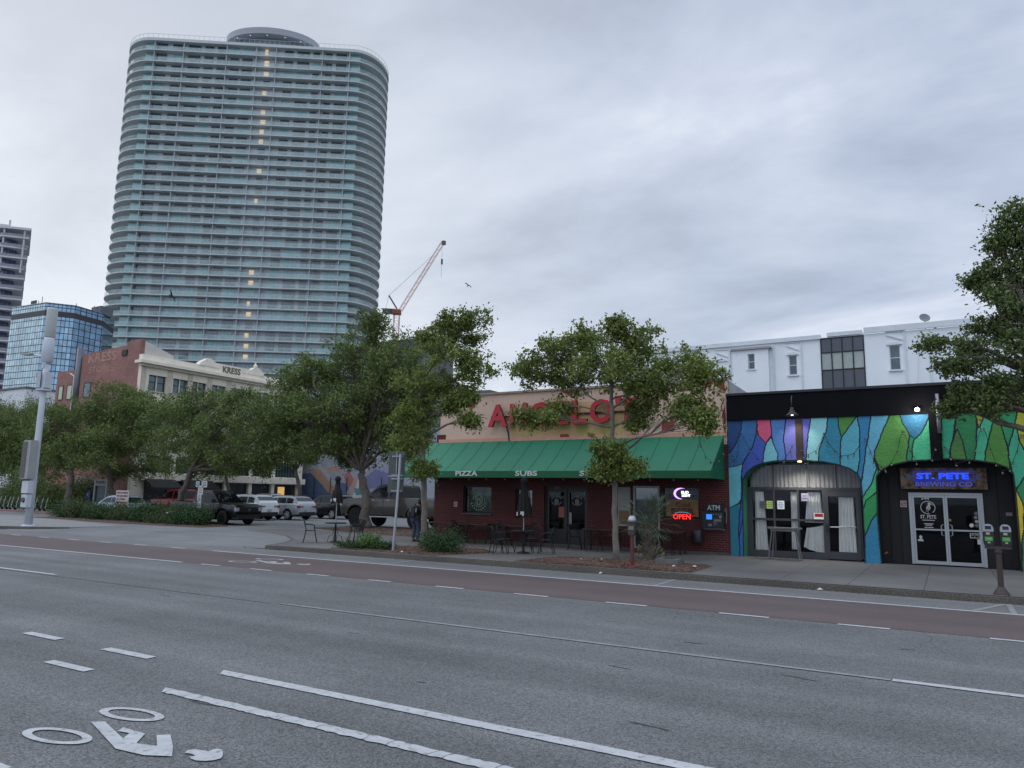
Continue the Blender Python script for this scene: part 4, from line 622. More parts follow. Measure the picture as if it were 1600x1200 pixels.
# festoon lights
wire = M('wire', (16, 16, 18), rough=.6); bulbg = M('bulb_glass', (112, 110, 102), rough=.25, var=.1)
def festoon(lab, runs, y, group='festoon lights across the mural'):
    o = root('string_lights', lab, 'string lights', (runs[0][0][0], y, runs[0][0][1]), group); w = MB()
    for r in runs:
        w.tube([(p[0], y, p[1]) for p in r], .008, 4)
    w.build('cable', wire, o)
    for r in runs:
        for p in r:
            yy = y - rnd.uniform(.0, .03); b = MB(); b.lathe([(.014, p[1]-.005), (.018, p[1]-.05), (.016, p[1]-.055)], (p[0], yy, 0), 6); so_ = b.build('socket', wire, o)
            MB().ball((p[0], yy, p[1]-.082), .026, 6, 1.2).build('bulb', bulbg, so_)
STR = [[(-6.43, 4.0), (-6.36, 3.62)], [(-5.97, 4.25), (-6.07, 3.78), (-6.12, 3.46), (-6.21, 3.3), (-6.26, 3.49), (-6.36, 3.6)], [(-5.94, 4.25), (-5.68, 3.72), (-5.43, 3.38), (-5.12, 3.17), (-4.86, 3.14), (-4.59, 3.34), (-4.37, 3.65), (-4.31, 3.82)], [(-4.02, 3.72), (-3.95, 3.49), (-3.82, 3.51), (-3.58, 3.63), (-3.42, 3.91), (-3.32, 4.21), (-3.23, 3.93), (-3.02, 3.61), (-2.83, 3.46), (-2.64, 3.46), (-2.46, 3.53), (-2.29, 3.76)], [(-2.12, 3.98), (-1.99, 3.61), (-1.91, 3.29), (-1.76, 3.03)], [(-1.89, 3.29), (-1.71, 3.11), (-1.58, 3.02)], [(-1.59, 3.05), (-1.41, 3.23), (-1.23, 3.58), (-1.07, 4.2), (-1.02, 4.19), (-.88, 3.6), (-.73, 3.25)], [(-.31, 3.36), (-.2, 3.68)], [(.03, 3.7), (.18, 3.39), (.31, 3.2), (.64, 3.29), (.82, 3.63), (.99, 4.22), (1.07, 4.23), (1.19, 3.62), (1.3, 3.2), (1.44, 2.98), (1.62, 3.04), (1.72, 3.25), (1.84, 3.56), (1.96, 4.01), (2.01, 4.01), (2.11, 3.25)]]
festoon('string of small bulbs swagged over the blue part of the mural', STR[:4], 25.70)
festoon('string of small bulbs swagged over the green arch above the double doors', STR[4:], 25.70)
festoon('string of bulbs drooping over the right end of the green awning', [[(-7.11, 4.24), (-6.99, 3.81), (-6.83, 3.42), (-6.66, 3.23), (-6.51, 3.16), (-6.38, 3.33), (-6.23, 3.56)]], 24.4)
# ---------------------------------------------------------------- the pizza restaurant
AG = root('restaurant_building', 'red brick pizza restaurant with green awning and peach stucco upper wall', 'building', (-18.9, 25.8, .13))
rb = brick('red_brick', (80, 24, 26), (60, 19, 22), (88, 60, 55), .215, .077, .010)
H = [(-17.42, -16.04, 1.27, 2.39), (-14.92, -14.14, 1.19, 2.30), (-13.61, -11.75, .13, 2.42), (-9.95, -8.92, .13, 2.45), (-8.85, -7.45, 1.28, 2.42)]
MB().wall(-18.9, -6.44, .1, 3.9, 25.8, 26.1, H).build('brick_wall', rb, AG)
MB().box(-18.9, -18.6, 26.1, 46, .1, 4.4).build('side_wall', rb, AG)
bx('base_course', M('base_grey', (80, 76, 74), var=.3), AG, -18.92, -6.44, 25.76, 25.8, .13, .22)
stu = M('peach_stucco', (204, 174, 156), rough=.9, var=.08, scale=1.5, bump=.5, bscale=25, dark=(158, 112, 92), dscale=.8, dthr=.6)
bx('stucco_wall', stu, AG, -18.7, -6.46, 25.8, 26.15, 3.9, 6.16)
bx('stucco_trim', M('pink_trim', (200, 150, 128), rough=.85, var=.12, scale=4), AG, -18.72, -6.46, 25.74, 25.8, 4.20, 4.34); bx('coping', M('coping_tan', (150, 128, 112), var=.2), AG, -18.75, -6.44, 25.72, 26.2, 6.16, 6.24)
bx('roof', MATS['roof_grey'], AG, -18.6, -6.45, 26.1, 46, 4.3, 4.5); bx('gutter_step', rb, AG, -18.85, -18.4, 25.77, 25.8, 4.22, 4.55)
bx('side_wall', M('grey_block', (150, 152, 155), var=.2, scale=1.5, dark=(105, 104, 104), dthr=.55), AG, -6.75, -6.45, 26.2, 46, 4.3, 5.9)
MB().add([(-6.75, 26.2, 5.9), (-6.45, 26.2, 5.9), (-6.45, 38, 5.9), (-6.75, 38, 5.9), (-6.75, 26.2, 6.2), (-6.45, 26.2, 6.2)], [(0, 1, 5, 4), (1, 2, 5), (0, 4, 3), (2, 3, 4, 5), (0, 3, 2, 1)]).build('stepped_parapet', MATS['grey_block'], AG)
yel = M('yellow_panel', (192, 160, 116), rough=.85, var=.15, scale=2, dark=(150, 150, 80), dscale=1.2, dthr=.52)
MB().prism([(-15.1, 4.36), (-15.2, 4.8), (-14.7, 5.55), (-13.2, 5.75), (-11.0, 5.6), (-9.9, 5.1), (-9.7, 4.5), (-9.95, 4.36)], 'y', 25.792, 25.80).build('painted_panel', yel, AG)
redp = M('painted_red', (140, 52, 48), rough=.85, var=.2, scale=6)
for pl in ([(-17.55, 6.12), (-16.75, 6.12), (-17.0, 5.85), (-17.12, 5.35), (-17.3, 5.8)], [(-6.9, 6.12), (-6.5, 6.12), (-6.5, 5.75), (-6.65, 5.85)], [(-7.0, 5.9), (-6.9, 6.12), (-7.4, 6.12)], [(-12.9, 6.12), (-12.3, 6.12), (-12.5, 5.9)], [(-6.62, 4.9), (-6.5, 5.3), (-6.48, 4.7), (-6.56, 4.36)], [(-9.6, 5.9), (-9.2, 5.75), (-9.3, 5.5), (-9.55, 5.6)], [(-12.9, 4.30), (-12.5, 4.30), (-12.55, 4.42), (-12.9, 4.42)], [(-11.7, 4.30), (-11.45, 4.30), (-11.45, 4.40), (-11.72, 4.40)], [(-8.8, 4.42), (-8.35, 4.42), (-8.3, 4.8), (-8.45, 4.95), (-8.5, 4.75), (-8.7, 4.85), (-8.8, 4.65)]):
    MB().prism(pl, 'y', 25.732 if max(p[1] for p in pl) < 4.45 else 25.789, 25.8 if max(p[1] for p in pl) > 4.45 else 25.74).build('painted_flame', redp, AG)
MB().tube([(-8.2, 25.77, 4.72), (-7.7, 25.77, 4.67), (-7.3, 25.77, 4.64)], .012, 5).build('wall_cable', wire, AG)
MB().tube([(-15.35, 25.74, 4.80), (-15.27, 25.74, 4.6), (-15.2, 25.74, 4.2)], .03, 6).build('sign_cable', wire, AG)
MB().tube([(-6.5, 25.72, 5.5), (-6.62, 25.72, 5.2), (-6.5, 25.72, 4.9), (-6.5, 25.72, 4.3)], .02, 6).build('wall_cable', wire, AG)
# channel letters, each a part of the building sign
SI = root('wall_sign', "big red letters reading ANGELO'S standing off the peach wall", 'sign', (-16.1, 25.6, 4.75))
lred = M('letter_red', (178, 32, 48), rough=.45, var=.08); ldk = M('letter_side', (60, 14, 16), rough=.6)
x = -16.13
for ch, w in zip("ANGELO'S", (.92, .78, .92, .70, .66, .92, .22, .78)):
    h, z = (.92, 4.78) if ch != "'" else (.3, 5.42)
    o = text('letter', ch, lred, SI, (x, 25.66, z), w, h, .12, weight=.035)
    o.data.materials.append(ldk)
    for p in o.data.polygons:
        if abs(p.normal.y) < .5: p.material_index = 1
    x += w + .12
MB().cbox((-13.0, 25.75, 5.2), (6.2, .05, .07)).build('rail', ldk, SI)
# awning
grn = M('awning_green', (5, 108, 76), rough=.55, var=.10, scale=.8, detail=3, bump=.25, bscale=2.5); gdk = M('awning_valance', (6, 92, 56), rough=.6, var=.08)
AW = root('awning', 'long green fabric awning lettered PIZZA SUBS SPIRITS over the pavement', 'awning', (-18.9, 25.7, 2.7))
XL, XR, YF = -19.4, -6.56, 24.0
n = 17; m = MB(); vs = []
for i in range(n * 4 + 1):
    t = i / (n * 4); x = XL + (XR - XL) * t; sagz = .004 * abs(math.sin(PI * t * n))
    for j in range(7):
        s = j / 6; vs.append((x, 25.73 + (YF - 25.73) * s, 4.20 + (2.93 - 4.20) * s - sagz * math.sin(PI * s) - .05 * math.sin(PI * s)))
m.add(vs, [(i*7+j, i*7+j+1, (i+1)*7+j+1, (i+1)*7+j) for i in range(n*4) for j in range(6)]); m.build('canopy', grn, AW, smooth=True)
m = MB()
for i in range(1, n):
    x = XL + (XR - XL) * i / n; m.tube([(x, 25.72, 4.205), (x, (25.73+YF)/2, (4.2+2.93)/2 - .04), (x, YF, 2.935)], .005, 4)
m.build('seam', M('seam_green', (8, 74, 56), rough=.6), AW)
m = MB(); m.box(XL, XR, YF-.012, YF, 2.68, 2.93); m.build('valance', gdk, AW)
for xx in (XL, XR): MB().prism([(25.73, 2.68), (YF, 2.68), (YF, 2.93), (25.73, 4.20)], 'x', xx-.005, xx+.005).build('side_panel', gdk, AW)
lt = M('valance_letters', (205, 212, 208), rough=.7)
for s, x, w in (('PIZZA', -16.58, 1.02), ('SUBS', -13.88, .94), ('SPIRITS', -11.24, 1.5)): text('lettering', s, lt, AW, (x, 23.98, 2.745), w, .19, .006, weight=.03)
m = MB()
for i in range(0, n + 1, 2):
    x = XL + (XR - XL) * i / n; m.tube([(x, YF+.03, 2.72), (x, 25.72, 2.72)], .018, 5)
m.tube([(XL, YF+.03, 2.72), (XR, YF+.03, 2.72)], .018, 5); m.tube([(XL, YF+.03, 2.93), (XR, YF+.03, 2.90)], .018, 5); m.build('awning_frame', iron, AW)
festoon('row of tiny bulbs along the underside of the awning edge', [[(-18.5 + .82*i, 2.70) for i in range(15)]], 24.12, group=None)
# windows and doors of the restaurant
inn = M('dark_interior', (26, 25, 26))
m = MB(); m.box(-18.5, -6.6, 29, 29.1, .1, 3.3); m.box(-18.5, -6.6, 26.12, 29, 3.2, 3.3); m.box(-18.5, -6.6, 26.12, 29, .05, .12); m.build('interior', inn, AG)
dkf = M('black_frame', (20, 20, 22), rough=.5)
def window(x0, x1, z0, z1, y=25.95, fw=.05, parent=AG, fm=dkf, pm=dpane, name='window', bars=()):
    m = MB(); m.wall(x0, x1, z0, z1, y-.06, y+.04, [(x0+fw, x1-fw, z0+fw, z1-fw)])
    for b in bars: m.box(x0+fw, x1-fw, y-.05, y+.03, b-.02, b+.02)
    f = m.build(name, fm, parent); bx('pane', pm, f, x0+fw, x1-fw, y, y+.006, z0+fw, z1-fw); return f
w1 = window(-17.42, -16.04, 1.27, 2.39); bx('sill', M('sill_green', (70, 80, 74)), w1, -17.45, -16.0, 25.74, 25.9, 1.22, 1.268)
# painted window display with an emblem
bx('display_panel', M('window_display', (62, 82, 68), rough=.5, var=.9, scale=3.5, dark=(22, 30, 26), dscale=2.6, dthr=.46), w1, -17.33, -16.12, 25.97, 25.985, 1.34, 2.32)
em = M('emblem_pale', (135, 155, 135), rough=.6); m = MB(); N = 26
for r0, r1, sq in ((.30, .275, 1), (.20, .17, 1.1)): m.add([(-16.72+r*math.cos(2*PI*k/N), 25.93, 1.82+sq*r*math.sin(2*PI*k/N)) for r in (r0, r1) for k in range(N)], [(k, (k+1) % N, N+(k+1) % N, N+k) for k in range(N) if not 12 < k < 15])
for s in (-1, 1):
    m.tube([(-16.72+s*.17, 25.93, 1.98), (-16.72+s*.03, 25.93, 1.62), (-16.72, 25.93, 1.6)], .018, 4); m.tube([(-16.72+s*.1, 25.93, 1.98), (-16.72, 25.93, 1.78)], .014, 4); m.tube([(-16.72+s*.14, 25.93, 1.72), (-16.72-s*.02, 25.93, 1.88)], .012, 4)
for k in range(9): a = PI*(1.1+.8*k/8); m.cbox((-16.72+.37*math.cos(a), 25.93, 1.78+.37*math.sin(a)), (.05, .004, .07), ry=-a-PI/2)
for k in range(7): m.cbox((-17.25, 25.93, 1.42+.13*k), (.035, .004, .05))
m.build('emblem', em, w1)
w2 = window(-14.92, -14.14, 1.19, 2.30); curtain('curtain', (-14.86, 2.22), (-14.62, 2.22), (-14.86, 1.3), (-14.76, 1.3), 26.05, w2, nf=3, fold=.015); curtain('curtain', (-14.40, 2.22), (-14.20, 2.22), (-14.30, 1.6), (-14.20, 1.6), 26.05, w2, nf=3, fold=.015)
m = MB(); m.lathe([(.09, 25.93), (.09, 25.934)], (-14.38, 0, 1.42), 12, 'y'); m.lathe([(.05, 25.93), (.05, 25.934)], (-14.70, 0, 1.42), 12, 'y'); m.box(-14.8, -14.25, 25.93, 25.934, 1.27, 1.29); m.build('window_sticker', M('sticker_white', (170, 170, 168)), w2)
# dark double door
m = MB(); m.wall(-13.61, -11.75, .13, 2.42, 25.9, 26.0, [(-13.53, -12.71, .13, 2.28), (-12.65, -11.83, .13, 2.28)]); m.build('door_frame', dkf, AG)
for k, (a, b) in enumerate(((-13.53, -12.71), (-12.65, -11.83))):
    d = MB(); d.wall(a, b, .15, 2.28, 25.93, 25.98, [(a+.09, b-.09, .78, 2.18)]); dr = d.build('door', M('black_door', (26, 27, 30), rough=.4), AG); bx('door_pane', dpane, dr, a+.09, b-.09, 25.95, 25.955, .78, 2.18)
    cx = (a+b)/2; m = MB(); N = 22; dec = M('decal_grey', (110, 112, 112))
    m.add([(cx+r*math.cos(2*PI*q/N), 25.92, 1.86+.85*r*math.sin(2*PI*q/N)) for r in (.23, .19) for q in range(N)], [(q, (q+1) % N, N+(q+1) % N, N+q) for q in range(N) if q not in (0, 10, 11, 21)]); m.lathe([(.07, 25.92), (.10, 25.922)], (cx, 0, 1.83), 12, 'y'); m.prism([(cx-.1, 1.76), (cx+.1, 1.76), (cx+.05, 1.66), (cx-.05, 1.66)], 'y', 25.92, 25.924)
    m.build('decal', dec, dr)
bx('menu_sheet', M('menu', (150, 90, 70)), AG, -13.02, -12.78, 25.915, 25.925, 1.22, 1.62); bx('push_plate', M('plate_grey', (130, 132, 135)), AG, -12.56, -12.46, 25.90, 25.925, .98, 1.42)
text('house_number', '536', M('decal_grey', (110, 112, 112)), AG, (-13.2, 25.89, 2.30), .24, .10, .004, weight=.02)
# white framed glass door and the poster board beside it
wf = M('white_frame', (150, 152, 150), rough=.5); m = MB(); m.wall(-9.95, -8.92, .13, 2.45, 25.86, 25.98, [(-9.87, -9.0, .3, 2.37)]); wdr = m.build('side_door', wf, AG); bx('pane', glass('grey_glass', (110, 120, 120), .9), wdr, -9.87, -9.0, 25.92, 25.925, .3, 2.37)
PB = root('poster_board', 'pale poster board on the brick wall behind the palm', 'poster', (-10.1, 25.75, 1.0)); bx('board', M('poster_pale', (140, 142, 138), var=.12, scale=4), PB, -10.5, -10.02, 25.75, 25.79, .98, 2.4); bx('print', M('poster_tan', (120, 90, 60), var=.3, scale=9), PB, -10.45, -10.07, 25.742, 25.748, 1.05, 1.55)
w3 = window(-8.85, -7.45, 1.28, 2.42, fm=M('grey_frame', (50, 50, 54)), fw=.045)
bx('beer_poster', M('beer_yellow', (150, 108, 44), rough=.5, var=.2), w3, -8.74, -7.56, 25.97, 25.98, 1.38, 1.98)
cd = M('poster_brown', (88, 40, 24)); text('lettering', 'BEER', cd, w3, (-8.55, 25.965, 1.46), .86, .22, .003, weight=.04); text('lettering', 'Cold', cd, w3, (-8.36, 25.965, 1.72), .50, .17, .003, weight=.02)
text('lettering', 'LIQUOR STORE', M('letter_dim', (52, 50, 66)), w3, (-8.70, 25.965, 2.14), 1.10, .14, .003, weight=.03)
def neon(lab, loc): return root('neon_sign', lab, 'neon sign', loc)
N1 = neon('glowing white and violet crescent beer sign in the window', (-8.25, 25.9, 2.1)); m = MB(); pts = []
for k in range(15):
    a = math.radians(70 + 200 * k / 14); pts.append((-8.12 + .27*math.cos(a), 25.9, 2.19 + .19*math.sin(a)))
MB().tube(pts, [.004 + .035*math.sin(PI*k/14) for k in range(15)], 6).build('crescent', M('neon_violet', (200, 150, 255), emit=(190, 140, 255), estr=2.4), N1, smooth=True)
nw = M('neon_white', (255, 255, 255), emit=(235, 240, 255), estr=2.4)
text('letters', 'BUD', nw, N1, (-8.14, 25.89, 2.19), .26, .09, .01, weight=.02); text('letters', 'LIGHT', nw, N1, (-8.12, 25.89, 2.08), .30, .09, .01, weight=.02)
N2 = neon('red neon OPEN sign at the bottom of the beer window', (-8.2, 25.85, 1.3)); nr = M('neon_red', (255, 50, 45), emit=(255, 40, 38), estr=3.0)
text('letters', 'OPEN', nr, N2, (-8.42, 25.80, 1.30), .62, .17, .012, weight=-.01); MB().tube([(-8.36, 25.82, 1.50), (-8.2, 25.82, 1.54), (-8.0, 25.82, 1.54), (-7.84, 25.82, 1.50)], .010, 5).build('arc', M('neon_teal', (90, 170, 190), emit=(80, 160, 190), estr=.8), N2)
round_sign(-17.78, 25.79, 1.62, 'small square sign with a red prohibition ring on the brick left of the green window')
# cash machine
AT = root('cash_machine', 'wall mounted cash machine with blue screen and ATM letters', 'cash machine', (-6.95, 25.8, .95))
bx('housing', M('atm_black', (30, 32, 34), rough=.35), AT, -7.32, -6.58, 25.52, 25.8, 1.02, 1.58, bevel=.03)
m = MB(); m.prism([(25.55, .98), (25.8, .94), (25.8, 1.03), (25.50, 1.03)], 'x', -7.26, -6.62); m.build('chin', M('atm_grey', (110, 115, 116), rough=.4), AT)
bx('screen', M('screen_blue', (60, 140, 255), emit=(50, 130, 240), estr=1.0), AT, -7.16, -6.97, 25.505, 25.52, 1.33, 1.50)
bx('keypad', M('atm_grey', (110, 115, 116)), AT, -7.10, -6.98, 25.50, 25.52, 1.10, 1.18); bx('cash_slot', M('atm_grey', (110, 115, 116)), AT, -6.9, -6.66, 25.50, 25.52, 1.26, 1.34)
m = MB()
for i in range(10): m.box(-6.93+.03*(i % 4), -6.90+.04*(i % 4), 25.505, 25.515, 1.12+.028*(i//2), 1.13+.03*(i//2))
m.build('label_print', M('atm_pale', (130, 136, 136)), AT)
for i in range(4): bx('button', MATS['atm_pale'], AT, -6.94+.09*i, -6.90+.09*i, 25.505, 25.515, 1.49, 1.52)
MB().lathe([(.05, 25.50), (.05, 25.51)], (-6.68, 0, 1.42), 10, 'y').build('card_reader', MATS['atm_pale'], AT)
bx('top_sign', M('atm_top', (34, 38, 40), var=.3), AT, -7.20, -6.66, 25.60, 25.8, 1.60, 1.86); text('letters', 'ATM', M('atm_letters', (170, 185, 185), rough=.4), AT, (-7.15, 25.59, 1.64), .44, .17, .01, weight=.03)
MB().tube([(-6.60, 25.74, 1.62), (-6.55, 25.74, 1.72), (-6.53, 25.74, 1.5), (-6.55, 25.74, 1.2)], .012, 5).build('cable', M('atm_pale', (130, 136, 136)), AT)
WB = root('wall_bin', 'dark round bin on the brick wall below the beer window', 'bin', (-7.5, 25.6, .55)); MB().lathe([(.15, .50), (.17, .55), (.17, .93), (.155, .96), (.05, .975)], (-7.5, 25.6, 0), 16).build('body', M('bin_dark', (38, 38, 46), rough=.4), WB, smooth=True); bx('bracket', iron, WB, -7.53, -7.47, 25.74, 25.8, .6, .9)
# ---------------------------------------------------------------- the tall residential tower
def railglass():
    m = bpy.data.materials.new('rail_glass'); m.use_nodes = True; nt = m.node_tree; b = nt.nodes['Principled BSDF']; L = nt.links.new
    b.inputs['Base Color'].default_value = (*lin((172, 198, 196)), 1); b.inputs['Roughness'].default_value = .15; b.inputs['Coat Weight'].default_value = .4
    tc = nt.nodes.new('ShaderNodeTexCoord'); n = nt.nodes.new('ShaderNodeTexNoise'); n.inputs['Scale'].default_value = .5; L(tc.outputs['Object'], n.inputs['Vector'])
    r = nt.nodes.new('ShaderNodeMapRange'); r.inputs['From Min'].default_value = .3; r.inputs['From Max'].default_value = .7; r.inputs['To Min'].default_value = .28; r.inputs['To Max'].default_value = .5; L(n.outputs[0], r.inputs['Value']); L(r.outputs[0], b.inputs['Alpha']); return m

TW = root('residential_tower', 'very tall curved glass apartment tower with stacked white balconies', 'tower', (0, 0, 0)); 
slabm = M('tower_slab', (186, 191, 190), rough=.7, var=.05, scale=.1); twall = M('tower_wall', (178, 184, 190), rough=.7, var=.06, scale=.2)
rail = railglass(); twin = M('tower_window', (52, 76, 82), rough=.12, metal=.0, var=.25, scale=.25, spec=.9, coat=.6)
tteal = M('tower_corner_glass', (112, 160, 162), rough=.12, var=.2, scale=.3, spec=.8, coat=.4)
tlit = M('tower_window_lit', (255, 225, 180), emit=(255, 222, 170), estr=.36); tblind = M('tower_window_blind', (128, 168, 170), rough=.2, var=.2, scale=.4, coat=.4)
def outline(off=0):
    P = []; f = lambda cx, cy, rx, ry, a0, a1, n: [(cx + (rx-off)*math.cos(math.radians(a0+(a1-a0)*k/n)), cy + (ry-off)*math.sin(math.radians(a0+(a1-a0)*k/n))) for k in range(n+1)]
    P += f(62, 13, 9.2, 13, -90, 90, 22); P += f(3, 13, 11, 13, 90, 270, 22); return P
OUT = outline(); RAI = outline(.12); zs = [135, 131.3, 127.7]; 
while zs[-1] > 6: zs.append(zs[-1] - 3.09)
WIN = [(3.8, 6.8), (8.4, 11.1), (12.9, 16.5), (17.7, 20.3), (21.4, 23.8), (25.3, 27.9), (28.8, 31.8), (35.4, 37.3), (41.2, 43.8), (45, 48.6), (49.7, 51.6), (53.5, 55.4), (56.6, 59.7)]
LITF = {0, 1, 2, 4, 6, 7, 8, 9, 12, 15, 22, 23, 25, 26, 28, 29, 30}
restm = []; rest = MB(); restlit = MB(); nwin = 0; g3 = random.Random(3)
core = [(.6, 1.7), (63.8, 1.7), (63.8, 5), (66.2, 5), (66.5, 9), (68.5, 13), (66, 22), (62, 24), (3, 24), (-4, 22), (-5.5, 13), (-2.5, 6), (.6, 5)]
for fi, z in enumerate(zs):
    MB().prism(OUT, 'z', z - (.9 if fi == 0 else .30), z).build('floor_slab', slabm, TW)
    if fi == 0:
        m = MB(); q = [(p[0], p[1], z) for p in RAI]; m.tube([(x, y, z+1.3) for x, y, z in q + q[:1]], .05, 4)
        for p in q[::1]: m.tube([p, (p[0], p[1], z+1.3)], .04, 4)
        for k in range(1, 40): m.tube([(3+59*k/40, .12, z), (3+59*k/40, .12, z+1.3)], .04, 4)
        m.build('roof_rail', slabm, TW); continue
    H_ = zs[fi-1] - z
    m = MB(); n = len(RAI); m.add([(p[0], p[1], z) for p in RAI] + [(p[0], p[1], z+1.08) for p in RAI], [(i, (i+1) % n, n+(i+1) % n, n+i) for i in range(n)]); m.build('balcony_glass', rail, TW)
    m = MB(); m.tube([(p[0], p[1], z+1.1) for p in RAI + RAI[:1]], .045, 4, cap=False); m.build('handrail', slabm, TW)
    MB().prism(core, 'z', z, z + H_ - .37).build('wall', twall, TW)
    if fi == 0: continue
    vis = z > 28
    for a, b in ((.55, 3.5), (60.9, 63.85)):
        MB().box(a, b, 1.62, 1.72, z+.05, z+H_-.5).build('corner_glass', tteal, TW)
    MB().box(63.78, 63.86, 1.8, 4.9, z+.05, z+H_-.5).build('corner_glass', tteal, TW)
    if not vis: continue
    for wi, (a, b) in enumerate(WIN):
        if wi == 7: lit = (fi-1) in LITF
        else: lit = False
        bl = g3.random() < (.2 + .55 * max(0, (fi - 17) / 20))
        zt = z + H_ - (.55 if wi != 7 else .7); zb = z + .08
        if lit: zb = z + .9; zt = z + H_ - .9
        big = fi > len(zs) - 20 and nwin < 100 and fi >= 24
        mt = tlit if lit else (tblind if bl else twin)
        if lit or big:
            if lit: bb = a + (b-a)*g3.uniform(.35, .8); aa = a
            else: aa, bb = a, b
            w = MB().box(aa, bb, 1.58, 1.69, zb, zt).build('window', mt, TW); nwin += 1
        else: rest.box(a, b, 1.58, 1.69, zb, zt); restm.append(1 if bl else 0)
        if not lit:
            k = max(2, round((b-a)/1.05))
            for q in range(1, k): restlit.box(a+(b-a)*q/k-.035, a+(b-a)*q/k+.035, 1.55, 1.58, zb, zt)
ro = rest.build('window', twin, TW); ro['kind'] = 'stuff'; ro.data.materials.append(tblind); ro.data.polygons.foreach_set('material_index', [restm[i//6] for i in range(len(ro.data.polygons))]); restlit.build('window_mullions', M('mullion', (96, 108, 112), rough=.5), TW)['kind'] = 'stuff'
m = MB()
for u in (3.6, 12, 24.5, 33.2, 39, 52.7, 60.8):
    for fi in range(1, len(zs)-1): m.box(u-.08, u+.08, .25, 1.7, zs[fi], zs[fi-1]-.37)
m.build('divider_walls', twall, TW)['kind'] = 'stuff'
el = lambda r1, r2, n=40: [(35+r1*math.cos(2*PI*k/n), 11+r2*math.sin(2*PI*k/n)) for k in range(n)]
MB().prism(el(12, 6), 'z', 135, 140.2).build('penthouse_wall', M('penthouse_glass', (110, 122, 130), rough=.3, var=.1), TW); MB().prism(el(14.3, 8.4), 'z', 140.2, 142.2).build('crown_roof', M('crown_grey', (150, 154, 160), rough=.7, var=.05), TW)
for k in range(7):
    a = math.radians(-160+140*k/6); MB().lathe([(.16, 140.14), (.16, 140.2)], (35+13.2*math.cos(a), 11+7.4*math.sin(a), 0), 8).build('downlight', M('downlight', (230, 230, 225), emit=(255, 245, 225), estr=.8), TW)
TW.location = (-197.86, 116.76, 0); TW.rotation_euler = (0, 0, math.atan2(.5667, .8239))
# ---------------------------------------------------------------- blue glass office block and the tower at the left edge
def gridmat(name, col, line, bw, rh, ms, rough=.08, metal=.75, var=.25):
    m = brick(name, col, tuple(min(255, int(c*1.12)) for c in col), line, bw, rh, ms, var); b = m.node_tree.nodes['Principled BSDF']; b.inputs['Roughness'].default_value = rough; b.inputs['Metallic'].default_value = metal
    t = [n for n in m.node_tree.nodes if n.type == 'TEX_BRICK'][0]; t.offset = 0; return m
GB = root('glass_office_block', 'blue mirrored glass office block left of the tall tower', 'building', (-171, 85, 0))
fp = [(-183.2, 84.1), (-171, 85.1), (-167.8, 89.9), (-169.6, 97.6), (-176, 104), (-190, 104)]
for i in range(len(fp)):
    a, b = fp[i], fp[(i+1) % len(fp)]; lf = i == 0
    if i > 3: continue
    gm = gridmat('blue_glass_wall' if not lf else 'painted_reflection_glass_wall', (120, 146, 166) if not lf else (172, 190, 192), (28, 40, 58), 1.15 if not lf else .95, 1.45, .09)  # left face: its bright reflection is put into a paler glass colour
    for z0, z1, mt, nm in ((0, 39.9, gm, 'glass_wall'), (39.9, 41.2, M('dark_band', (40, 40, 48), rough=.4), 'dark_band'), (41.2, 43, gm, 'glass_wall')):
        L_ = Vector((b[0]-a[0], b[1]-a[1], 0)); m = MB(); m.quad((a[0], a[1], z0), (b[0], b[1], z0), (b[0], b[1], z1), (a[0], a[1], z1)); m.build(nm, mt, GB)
MB().prism(fp, 'z', 42.6, 42.9).build('roof', MATS['roof_grey'], GB)
m = MB(); 
for x, y, h in ((-178, 87, 1.6), (-176.5, 87, 2.4), (-171.5, 92, 1.4), (-173, 97, 2.2)): m.tube([(x, y, 43), (x, y, 43+h)], .08, 4)
m.build('antenna', M('antenna_grey', (140, 142, 146)), GB); MB().cbox((-178, 86, 43.9), (2.2, .2, .9)).build('roof_sign', M('roof_sign', (60, 66, 76)), GB); MB().cbox((-173, 99, 44), (4, 3, 2.2)).build('plant_room', M('plant_room', (92, 96, 104)), GB)
LT = root('balcony_tower', 'concrete tower with projecting balcony slabs at the left edge', 'tower', (-250, 115, 0))
lm_ = M('lt_concrete', (196, 195, 198), rough=.8, var=.08, scale=.3); lg = gridmat('lt_glass', (84, 94, 122), (120, 122, 132), 1.6, 3.2, .18, rough=.15, metal=.3)
MB().prism([(-285, 104), (-241, 107), (-241, 110), (-266, 124), (-285, 130)], 'z', 0, 76).build('glass_wall', lg, LT)
k = 0
for z in np.arange(3, 79, 3.2):
    w = .8 if k % 1 == 0 else 0; k += 1
    MB().prism([(-285, 102.4), (-240.5, 105.2), (-235.9 - (.7 if k % 2 else 0), 110.6), (-262, 123), (-285, 125)], 'z', z, z + .45).build('balcony_slab', lm_, LT)
    MB().prism([(-285, 102.6), (-240.6, 105.4), (-236.3, 110.6), (-236.5, 110.9), (-240.9, 105.7), (-285, 102.9)], 'z', z + .45, z + 1.3).build('balcony_rail', M('lt_rail', (128, 130, 138), rough=.4), LT)
MB().prism([(-285, 101.8), (-241, 104.6), (-235.2, 110.6), (-262, 123.4), (-285, 125)], 'z', 79.2, 79.9).build('roof', lm_, LT)
m = MB()
for x, y in ((-237.2, 109.8), (-240.8, 105.8)): m.tube([(x, y, 66), (x, y, 79.2)], .28, 6)
m.build('column', lm_, LT)
MB().prism([(-285, 101), (-256, 104), (-250, 111), (-285, 118)], 'z', 83, 83.8).build('roof_canopy', lm_, LT); MB().box(-284, -258, 106, 112, 79.9, 83).build('penthouse', M('lt_dark', (88, 88, 98)), LT); MB().tube([(-243, 108, 79.9), (-243, 108, 83)], .3, 6).build('column', lm_, LT)
